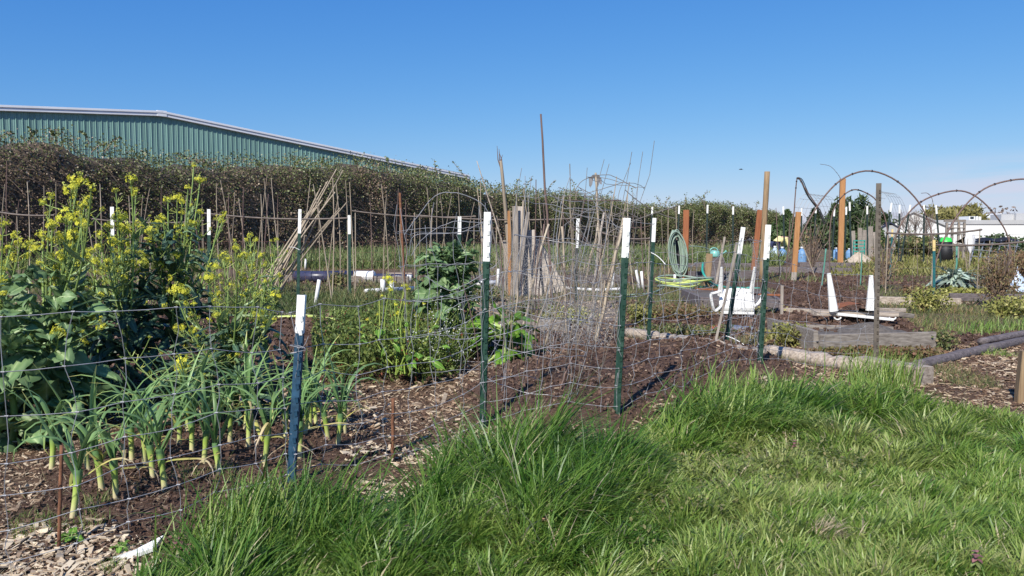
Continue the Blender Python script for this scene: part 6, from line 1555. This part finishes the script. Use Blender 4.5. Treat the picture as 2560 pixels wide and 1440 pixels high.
bush('dry_shrub', 'tangle of thin grey stalks between the gardener and the tall orange post', 2030, 23, .55, 1.5, 300, .05, 'dry_plant', 607, up=1.4, stems=46, wv=(.1, .2, .04))
bush('green_shrub', 'dark green bush in front of the long white building', 2500, 40, 1.5, 1.05, 2200, .13, 'conifer', 608)
bush('green_shrub', 'olive bush at the foot of the leafless tree', 2292, 38, 1.4, 1.1, 2400, .13, 'weed', 609)
bush('bushy_weed', 'green leafy weed left of the blue-black pipe end', 845, 15.6, .22, .30, 500, .05, 'weed', 610, up=1)
bush('bushy_weed', 'purple-brown leafy clump in the bed left of the cardoon', 2295, 13.2, .22, .18, 400, .05, 'dry_plant', 611)
bush('bushy_weed', 'bright green clump in the bed below the cardoon', 2410, 12.9, .5, .16, 900, .05, 'weed_yellow', 612, ry=.2)
bush('bushy_weed', 'leafy green weed on the path behind the white pipes', 1210, 12.0, .30, .24, 900, .04, 'weed', 613)
bush('bushy_weed', 'grey-green weedy clump inside the wire tangle', 1330, 9.4, .40, .26, 1500, .035, 'weed', 614)
bush('bushy_weed', 'yellowish weedy clump low in the wire tangle', 1420, 9.0, .30, .22, 900, .03, 'weed_yellow', 615)
bush('bushy_weed', 'reddish green weed patch along the front of the grey raised bed', 2200, 6.5, .55, .10, 3600, .022, 'weed_red', 616, ry=.16)
bush('bushy_weed', 'yellow-green weed tuft at the near corner of the grey raised bed', 1978, 7.1, .20, .20, 1300, .024, 'weed_yellow', 617)
bush('bushy_weed', 'low yellow-green weed against the left end of the raised bed front', 2095, 6.6, .13, .09, 700, .024, 'weed', 618)
bush('bushy_weed', 'green weed at the right corner of the grey raised bed', 2345, 7.0, .20, .18, 800, .026, 'weed', 619)
bush('bushy_weed', 'mixed weeds behind the upturned white chair', 1880, 10.7, .45, .10, 1600, .026, 'weed_yellow', 620, ry=.25)
bush('bushy_weed', 'brown-green weeds left of the upturned white chair', 1690, 9.5, .50, .15, 1500, .026, 'weed_red', 621, ry=.25)
bush('bushy_weed', 'weeds growing behind the pale edging logs', 1700, 8.0, .6, .11, 1600, .024, 'weed', 622, ry=.2)
# carrot bed: feathery mass
rg = np.random.default_rng(31); N = 34000
CB = Gpoly([(790, 965), (1130, 968), (1210, 905), (1110, 850), (900, 845), (780, 900)])
x = rg.uniform(CB[:, 0].min(), CB[:, 0].max(), N * 2); y = rg.uniform(CB[:, 1].min(), CB[:, 1].max(), N * 2); k = inpoly(x, y, CB); x = x[k][:N]; y = y[k][:N]; N = len(x)
hh = .10 + .50 * np.clip(fbm(x, y, 0, 3.6, 3) - .30, 0, 1) + .14 * rg.random(N) ** 5; z = hz(x, y) + np.clip(hh, .05, .5) * rg.random(N) ** .7
dv = rg.standard_normal((N, 3)); dv[:, 2] += .5; dv /= np.linalg.norm(dv, axis=1, keepdims=True); sv = np.cross(dv, rg.standard_normal((N, 3))); sv /= np.linalg.norm(sv, axis=1, keepdims=True)
sz = rg.uniform(.018, .046, N); c = np.stack([x, y, z], -1); g = Geo(); g.leaflets(c, dv, sv, sz, .20, np.where(rg.random(N) < .03, 1.1, rg.uniform(0, .95, N)))
o = tag(g.obj('carrot_tops', 'carrot'), 'feathery dark green carrot tops filling the middle soil bed', 'carrot tops', kind='stuff')
# mustard
e = empty('mustard_plant', base(1000, 935), 'yellow-flowering mustard with bright green stems rising from the carrot tops', 'mustard'); B = np.array(e.location); rg = np.random.default_rng(44)
for (tx, ty, s) in [(968, 698, 34), (980, 708, 26), (975, 725, 22), (1018, 722, 26), (1010, 716, 20), (975, 724, 16), (994, 786, 26), (920, 800, 16), (1040, 790, 18), (900, 830, 12), (1075, 830, 14), (1010, 830, 16), (944, 787, 12), (990, 762, 16), (1012, 760, 12), (955, 740, 12), (1060, 760, 14)]:
    T = D(tx, ty, 5.6 + rg.normal(0, .1)) - B; st = np.array([rg.normal(0, .05), rg.normal(0, .05), 0]); P = arc(st, T, (rg.normal(0, .04), 0, 0), 9)
    g = Geo(); g.tubes(P, np.linspace(.006, .0022, 9)[None], 5, .6); g.obj('flower_stem', 'mustard', e, smooth=True)
    k = int(rg.integers(0, 6)); sz = s / FPX * 5.6 * .5; link('flower_cluster', FLW[k][0], e, loc=tuple(T), scale=sz); link('flower_stalk', FLW[k][1], e, loc=tuple(T), scale=sz)
for (x0, y0, x1, y1) in [(1035, 950, 1098, 800), (1050, 880, 1098, 795), (1040, 910, 1105, 780), (950, 860, 948, 750), (985, 850, 1010, 730)]:
    P0 = D(x0, y0, 5.4) - B; P1 = D(x1, y1, 5.6) - B; g = Geo(); g.tubes(arc(P0, P1, (0, 0, .01), 6), .0045, 5, .8); g.obj('pod_stem', 'mustard', e)
for q in range(44):
    a = rg.random() * 6.28; z = rg.uniform(.03, .36); place_leaf(CHARD[q % 4], e, (math.cos(a) * .12 + rg.normal(0, .08), math.sin(a) * .12, z), (math.cos(a), math.sin(a), rg.uniform(-.3, .9)), rg.normal(0, .5), rg.uniform(.25, .6))
# white-flowered weeds
e = empty('white_flowered_weed', base(1085, 940), 'airy weed with tiny white flowers between the mustard and the leafy kale', 'weed'); B = np.array(e.location); g = Geo(); gf = Geo()
for q in range(34):
    T = np.array([rg.normal(0, .15), rg.normal(0, .12), rg.uniform(.25, .62)]); T[0] += .1 * T[2]; P = arc((rg.normal(0, .05), 0, 0), T, (rg.normal(0, .05), 0, 0), 6); g.tubes(P, .0016, 3)
    n = 12; i = rg.integers(2, 6, n); c = P[i] + rg.standard_normal((n, 3)) * .018; dv = rg.standard_normal((n, 3)); dv /= np.linalg.norm(dv, axis=1, keepdims=True); sv = np.cross(dv, rg.standard_normal((n, 3))); sv /= np.linalg.norm(sv, axis=1, keepdims=True)
    gf.strips(c[:, None, :] + dv[:, None, :] * t3 * .010, np.array([[.0015, .003, .001]]) * np.ones((n, 1)), sv, .8)
tag(g.obj('stems', 'mustard', e), kind='stuff'); tag(gf.obj('white_flowers', 'petal_white', e), kind='stuff')

# ---------- coarse grass tufts
def tuft(name, label, px, py, n, h, w, spread, az0, seed, th0=(.0, .5), th1=(.5, 2.2), azs=1.3, r=(.25, .8), K=7, cat='grass tuft', fold=.25, ys=None):
    rg = np.random.default_rng(seed); B = base(px, py) if ys is None else at_depth(px, ys); e = empty(name, B, label, cat, 'coarse grass tufts')
    p = rg.standard_normal((n, 3)) * [spread, spread * .6, 0]; p[:, 2] = hz(p[:, 0] + B[0], p[:, 1] + B[1]) - B[2] - .01
    az = az0 + rg.normal(0, azs, n); g = Geo()
    blades(g, p, h * rg.uniform(.55, 1.1, n), w * rg.uniform(.6, 1.2, n), az, rg.uniform(*th0, n), rg.uniform(*th1, n), K, rg.uniform(*r, n), rg.normal(0, .5, n), fold=fold)
    tag(g.obj('grass_blades', 'grass', e, smooth=True), kind='stuff'); return e
tuft('grass_tuft', 'big coarse drooping grass tuft with shiny broad blades below the rightmost studded post', 1850, 1085, 420, .36, .0085, .13, -.3, 701)
tuft('grass_tuft', 'second coarse tuft with broad blades left of the big shiny tuft', 1740, 1085, 220, .30, .0075, .10, -.4, 702)
tuft('grass_tuft', 'upright tall grass blades sprouting by the rightmost studded post', 1800, 1010, 90, .30, .006, .08, .3, 703, th0=(0, .3), th1=(.1, .8))
tuft('grass_tuft', 'coarse dark tuft with dry purple tips at the foot of the blue post', 770, 1330, 420, .30, .0065, .14, -.35, 704, th1=(.4, 1.9), r=(.15, .7))
tuft('grass_tuft', 'tall loose grass sprouting left of the blue post', 640, 1400, 240, .28, .0065, .11, .4, 705, th0=(0, .35), th1=(.1, 1.2))
tuft('grass_tuft', 'long arching blades in the lower left grass beside the white scrap', 560, 1420, 150, .24, .006, .09, .2, 706, th0=(0, .5), th1=(.3, 1.5))
tuft('grass_tuft', 'bright upright grass tuft around the slim brown post', 2190, 960, 330, .26, .006, .12, .2, 707, th0=(0, .3), th1=(.1, 1.0), r=(.45, .85))
tuft('grass_tuft', 'small grass tuft at the foot of the green post behind the carrot tops', 870, 802, 260, .18, .010, .16, 0, 708, th1=(.3, 1.4), r=(.5, .85), K=5)
tuft('grass_tuft', 'small grass tuft leaning over the dark round log', 2490, 890, 140, .12, .006, .09, 0, 709, r=(.5, .85), K=5)
tuft('grass_tuft', 'straw-brown dead grass tuft in the short lawn', 2070, 1340, 130, .09, .005, .04, -.2, 710, r=(1.0, 1.2), K=5)
tuft('grass_tuft', 'yellow-green dandelion-like rosette at the bottom edge', 1640, 1432, 70, .10, .012, .03, 0, 711, r=(.7, .95), K=5)
tuft('grass_tuft', 'green grass tuft at the right below the yellow bush', 2520, 830, 420, .16, .009, .35, 0, 712, th1=(.2, 1.2), r=(.35, .8), K=4)

# ---------- lawn
rg = np.random.default_rng(61)
def in_lawn(x, y):
    _, l, _, _ = zones(x, y); return l
N = 152000
# more blades where the picture shows them larger
Yc = 1.75 + (7.4 - 1.75) * rg.random(N * 3) ** 1.25
xc = rg.uniform(-.62, .80, N * 3) * Yc * 1.02
k = in_lawn(xc, Yc) ; xc = xc[k][:N]; Yc = Yc[k][:N]; N = len(xc)
pxl = 1280 + FPX * xc / Yc
# edge distance: long grass along the fence line, mown short towards the lower right
fx = np.array([-1.1, -.6, -.14, .52, .9, 1.68, 2.6, 3.6]); fy = np.array([2.5, 2.95, 3.75, 3.9, 4.3, 5.1, 5.6, 4.8])
de = np.full(N, 9.0)
for i in range(len(fx) - 1):
    ax_, ay_, bx_, by_ = fx[i], fy[i], fx[i + 1], fy[i + 1]; t = np.clip(((xc - ax_) * (bx_ - ax_) + (Yc - ay_) * (by_ - ay_)) / ((bx_ - ax_) ** 2 + (by_ - ay_) ** 2), 0, 1)
    de = np.minimum(de, np.hypot(xc - ax_ - t * (bx_ - ax_), Yc - ay_ - t * (by_ - ay_)))
lump = fbm(xc, Yc, 1, 1.7, 3)
tall = np.zeros(N)
for (cx_, cy_, rr_, a_) in [(1190, 1215, .26, .72), (1300, 1190, .34, 1.0), (1420, 1200, .30, .75), (1120, 1290, .26, .7), (1330, 1290, .3, .6), (1750, 1090, .3, .42), (1990, 1045, .34, .38), (2120, 1030, .36, .42), (2230, 1045, .3, .32), (760, 1380, .26, .85), (900, 1400, .26, .5), (610, 1430, .24, .6), (2420, 1100, .4, .18)]:
    q_ = G(cx_, cy_); tall = np.maximum(tall, a_ * np.exp(-((xc - q_[0]) ** 2 + ((Yc - q_[1]) * .9) ** 2) / rr_ ** 2 / 1.0))
tall *= np.clip(.55 + lump, .5, 1.3)
h = .062 + .27 * tall - .02 * (xc < -.35) + .05 * (fbm(xc, Yc, 4, 3.1, 2) - .4); q_ = G(985, 1335); h *= 1 - .7 * np.exp(-((xc - q_[0]) ** 2 + (Yc - q_[1]) ** 2) / .13 ** 2); h *= rg.uniform(.5, 1.3, N)
# tussocks: blades lean away from the nearest of many small clump centres
nc = 900; cy_ = 1.7 + 5.6 * rg.random(nc) ** 1.2; cx_ = rg.uniform(-.62, .8, nc) * cy_
near = np.zeros(N, int); dist_ = np.full(N, 1e9)
for q in range(nc):
    d2 = (xc - cx_[q]) ** 2 + (Yc - cy_[q]) ** 2; kk = d2 < dist_; dist_[kk] = d2[kk]; near[kk] = q
dist_ = np.sqrt(dist_); caz = np.arctan2(Yc - cy_[near], xc - cx_[near]); chv = rg.random(nc)[near]; ccol = rg.normal(0, .11, nc)[near]
h *= .62 + .75 * chv; h *= np.clip(1.25 - dist_ * 3.0, .45, 1.2)
az = np.where(rg.random(N) < .55, caz, -.25 + (fbm(xc, Yc, 7, 1.3, 2) - .5) * 6.0 * (1 - .55 * tall)) + rg.normal(0, .6, N)
th0 = np.abs(rg.normal(.12, .3, N)) + np.clip(dist_ * 2.2, 0, .6); th1 = rg.uniform(.2, 1.5, N) * (1 + .7 * tall)
w = (.0036 + .0062 * rg.random(N) ** 1.6 + .001 * tall) * np.clip(Yc / 3.2, .9, 1.7)
r = .40 + .36 * (fbm(xc, Yc, 5, 1.1, 3) - .5) * 2 + rg.normal(0, .13, N) + ccol + .27 * (1 - np.clip(tall * 1.6, 0, 1)) - .10 * np.clip(1 - (xc + .3) / 1.2, 0, 1); r = np.clip(r, 0, .86)
dead = (rg.random(N) < .035) | ((np.hypot(xc - base(2070, 1340)[0], Yc - base(2070, 1340)[1]) < .06) & (rg.random(N) < .6)); r = np.where(dead, rg.uniform(.92, 1.2, N), r)
g = Geo(); blades(g, np.stack([xc, Yc, hz(xc, Yc) - .008], -1), h, w, az, th0, th1, 4, r, rg.normal(0, .7, N))
tag(g.obj('lawn_grass', 'grass', smooth=True), 'lush green lawn grass, long along the fence and short at the lower right', 'grass', kind='stuff')
# broad-leaved weeds in the lawn
N = 5000; Yc = rg.uniform(2.2, 4.6, N * 3); xc = rg.uniform(-.4, .45, N * 3) * Yc; k = in_lawn(xc, Yc) & (fbm(xc, Yc, 9, 1.6, 2) > .56); xc = xc[k][:N]; Yc = Yc[k][:N]; N = len(xc)
a = rg.random(N) * 6.28; el_ = rg.uniform(0, .9, N); dv = np.stack([np.cos(a) * np.cos(el_), np.sin(a) * np.cos(el_), np.sin(el_)], -1); sv = np.stack([-np.sin(a), np.cos(a), rg.normal(0, .3, N)], -1)
sz = rg.uniform(.008, .020, N); c = np.stack([xc, Yc, hz(xc, Yc) + rg.uniform(.02, .075, N)], -1)
g = Geo(); g.strips(c[:, None, :] + dv[:, None, :] * t3 * sz[:, None, None], sz[:, None] * np.array([.1, .38, .05])[None], sv, rg.uniform(.2, .85, N)); tag(g.obj('lawn_weeds', 'weed'), 'broad-leaved weeds mixed into the lawn', 'weeds', kind='stuff')
# purple dead-nettle heads
foliage('nettle_top', [(0, (.20, .08, .10)), (1, (.34, .17, .16))], trans=.2); foliage('nettle_low', [(0, (.14, .22, .06)), (1, (.30, .36, .14))], trans=.25)
NETT = [leafmesh('nettle_leaf', m_, .17, .07, [.3, 1, .9, .1], .08, .5, 370, ni=5, nj=5, pet=.05) for m_ in ('nettle_low', 'nettle_top')]
for k, (px, py, zz) in enumerate([(1018, 1365, .07), (985, 1385, .05), (445, 1392, .06), (470, 1400, .05), (2436, 1425, .06), (1985, 1118, .05), (1560, 1165, .05), (1240, 1170, .04)]):
    e = empty('dead_nettle', base(px, py + 25), ['tallest purple-topped weed left of the oak leaf', 'smaller purple-topped weed beside the tallest one', 'purple-topped weed by the white scrap, left one', 'purple-topped weed by the white scrap, right one', 'purple-topped weed in the short lawn at the lower right', 'purple-topped weed right of the big shiny tuft', 'purple-topped weed below the second studded post', 'purple-topped weed at the long grass edge'][k], 'weed', 'purple dead-nettles in the grass')
    g = Geo(); g.tubes(np.array([[0, 0, 0], [.005, 0, zz]]), .0022, 5); g.obj('stem_shaft', 'mustard', e)
    for q in range(14):
        a = q * 1.57 + .4 * (q // 4); el_ = .9 - .35 * (q // 4) * .6; z = zz - .006 + .010 * (q // 4); s = .13 - .012 * (q // 4)
        place_leaf(NETT[min(1, q // 5)], e, (0.005, 0, z), (math.cos(a), math.sin(a), -.15 + .3 * (q // 4)), 0, s)
# ---------- wood chips, clods, straw
def chips(name, label, mat, N, ylo, yhi, test, L, seed, rlo=0, rhi=1, xr=(-.75, .75), pw=1.4, thick=.12):
    rg = np.random.default_rng(seed); Y = ylo + (yhi - ylo) * rg.random(N * 5) ** pw; X = rg.uniform(*xr, N * 5) * Y; k = test(X, Y); X = X[k][:N]; Y = Y[k][:N]; n = len(X)
    l = L * rg.uniform(.4, 1.6, n) * np.clip(Y / 4, .8, 1.8); w = l * rg.uniform(.12, .5, n); th = l * thick * rg.uniform(.5, 1.3, n)
    a = rg.random(n) * 6.28; t1 = rg.normal(0, .28, n); t2 = rg.normal(0, .35, n)
    dx = np.stack([np.cos(a) * np.cos(t1), np.sin(a) * np.cos(t1), np.sin(t1)], -1); up = np.stack([-np.sin(t2) * -np.sin(a), -np.sin(t2) * np.cos(a), np.cos(t2)], -1)
    dy = np.cross(up, dx); dy /= np.linalg.norm(dy, axis=1, keepdims=True); dz = np.cross(dx, dy)
    c = np.stack([X, Y, hz(X, Y) + th * .5 + rg.uniform(0, .008, n)], -1)
    V = []
    for sx_, sy_, sz_ in ((-1, -.6, -1), (1, -1, -1), (.8, 1, -1), (-1, .8, -1), (-1, -.6, 1), (1, -1, 1), (.8, 1, 1), (-1, .8, 1)):
        V.append(c + dx * (l * sx_ / 2)[:, None] + dy * (w * sy_ / 2)[:, None] + dz * (th * sz_ / 2)[:, None])
    V = np.stack(V, 1); b_ = np.arange(n)[:, None] * 8
    Q = np.concatenate([b_ + q for q in ([[4, 5, 6, 7]], [[0, 1, 5, 4]], [[1, 2, 6, 5]], [[2, 3, 7, 6]], [[3, 0, 4, 7]])])
    g = Geo(); g.add(V, Q, r=np.repeat(rg.uniform(rlo, rhi, n) ** 1.1, 8)); return tag(g.obj(name, mat), label, 'wood chips' if 'chip' in name else 'soil', kind='stuff')
def t_chip(X, Y): s, l, w, q = zones(X, Y); return ~s & ~l & ~w & ~q
def t_chipm(X, Y): s, l, w, q = zones(X, Y); return ~l & ~q & (~s | (RNG.random(X.shape) < .10))
def t_soil(X, Y): return zones(X, Y)[0]
chips('wood_chips', 'brown wood chips covering the paths near the fence', 'chips', 24000, 2.1, 7.5, t_chipm, .017, 71)
chips('wood_chips', 'larger pale wood chips lying on the near paths', 'chips_pale', 2600, 2.1, 6.5, t_chip, .028, 72, .25, 1.0)
chips('wood_chips', 'wood chips on the farther paths', 'chips', 10000, 6.5, 13, t_chip, .020, 73)
chips('wood_chips', 'greyish wood chips on the path behind the leafy kale', 'chips_pale', 6000, 7.5, 16, lambda X, Y: zones(X, Y)[3], .022, 74)
chips('soil_clods', 'crumbly dark soil clods on the beds', 'clods', 15000, 2.2, 8.5, t_soil, .014, 75, 0, .97, thick=.7)
chips('soil_clods', 'soil clods on the farther beds', 'clods', 12000, 8, 28, t_soil, .018, 76, 0, .95, thick=.7, xr=(-.7, .75))
# pale fresh chips near the rusty pipe and at the lower left
pc = [base(1040, 1245), base(60, 1385), base(120, 1360), base(1085, 1290), base(200, 1420), base(990, 1140)]
def t_pale(X, Y):
    k = np.zeros(X.shape, bool)
    for q in pc: k |= np.hypot((X - q[0]) / 1.3, Y - q[1]) < .17 * (1 + .8 * (fbm(X, Y, 4, 4) - .5))
    return k & ~zones(X, Y)[1]
chips('wood_chips', 'fresh pale wood chips in loose piles at the lower left', 'chips_pale', 1500, 2.1, 4.4, t_pale, .036, 77, .6, 1.1, xr=(-.7, .1))
# dry straw threads
rg = np.random.default_rng(81); N = 5200; Y = 2.2 + 5.5 * rg.random(N * 3) ** 1.2; X = rg.uniform(-.7, .7, N * 3) * Y; k = ~zones(X, Y)[1]; X = X[k][:N]; Y = Y[k][:N]; N = len(X)
g = Geo(); blades(g, np.stack([X, Y, hz(X, Y) + .004], -1), rg.uniform(.02, .10, N), rg.uniform(.001, .0028, N), rg.random(N) * 6.28, rg.uniform(1.1, 1.5, N), rg.uniform(-.2, .5, N), 3, rg.uniform(.93, 1.3, N))
tag(g.obj('straw', 'grass'), 'thin dry straw scattered over soil and chips', 'straw', kind='stuff')

# ---------- weeds and grass farther back
def veg(name, label, mat, N, ylo, yhi, xr, test, h, w, seed, pw=1.3, rl=(.1, .9), K=3, cat='grass', up=.45):
    rg = np.random.default_rng(seed); Y = ylo + (yhi - ylo) * rg.random(N * 4) ** pw; X = rg.uniform(*xr, N * 4) * Y; k = test(X, Y); X = X[k][:N]; Y = Y[k][:N]; n = len(X)
    lum = fbm(X, Y, 2, .9, 3); g = Geo(); sc = np.clip(Y / 12, .7, 2.5)
    blades(g, np.stack([X, Y, hz(X, Y) - .01], -1), h * rg.uniform(.4, 1.2, n) * (.5 + lum), w * sc * rg.uniform(.6, 1.3, n), rg.random(n) * 6.28, np.abs(rg.normal(0, up, n)), rg.uniform(.2, 1.2, n), K, np.clip(rg.uniform(*rl, n) + (lum - .5) * .8, 0, 1), rg.normal(0, 1, n))
    return tag(g.obj(name, mat), label, cat, kind='stuff')
def t_weed(X, Y): s, l, w, q = zones(X, Y); return w & ~s
veg('tall_grass', 'tall pale green grass strip in front of the bramble hedge', 'grass_far', 30000, 24, 46, (-.66, .34), lambda X, Y: (Y < 16 + 1.45 * (X + 15.5) + 9) & (Y > 25 + .2 * X) & ~zones(X, Y)[0], .62, .018, 91, pw=1.0)
veg('ground_weeds', 'mixed low green and brown weeds between the beds', 'weed', 24000, 7.4, 16, (-.66, .68), t_weed, .085, .010, 92, cat='weeds')
veg('ground_weeds', 'sparse weeds spread thinly over the farther plots', 'weed', 17000, 10, 34, (-.66, .70), lambda X, Y: (fbm(X, Y, 8, .5) > .52) & ~zones(X, Y)[3], .15, .014, 93, cat='weeds')
veg('ground_weeds', 'yellowish weeds far right below the white buildings', 'weed_yellow', 9000, 20, 48, (.40, .70), lambda X, Y: Y > 0, .20, .022, 94, cat='weeds')
veg('ground_weeds', 'small weeds along the foot of the edging logs', 'weed', 9000, 5.0, 8.5, (.1, .66), t_weed, .06, .006, 95, cat='weeds')
veg('ground_weeds', 'thin weeds along the lower left path edge', 'grass', 2600, 2.3, 3.4, (-.64, -.25), lambda X, Y: ~zones(X, Y)[1] & (fbm(X, Y, 3, 2.5) > .55), .06, .003, 96, cat='weeds', rl=(.2, 1.0))
veg('bed_greens', 'low dark green leafy crop behind the carrot tops and around the white pipe stake', 'weed', 5000, 9.3, 13, (-.36, -.10), lambda X, Y: fbm(X, Y, 5, 1.2) > .42, .20, .016, 97, cat='weeds', rl=(0, .6), up=.8)
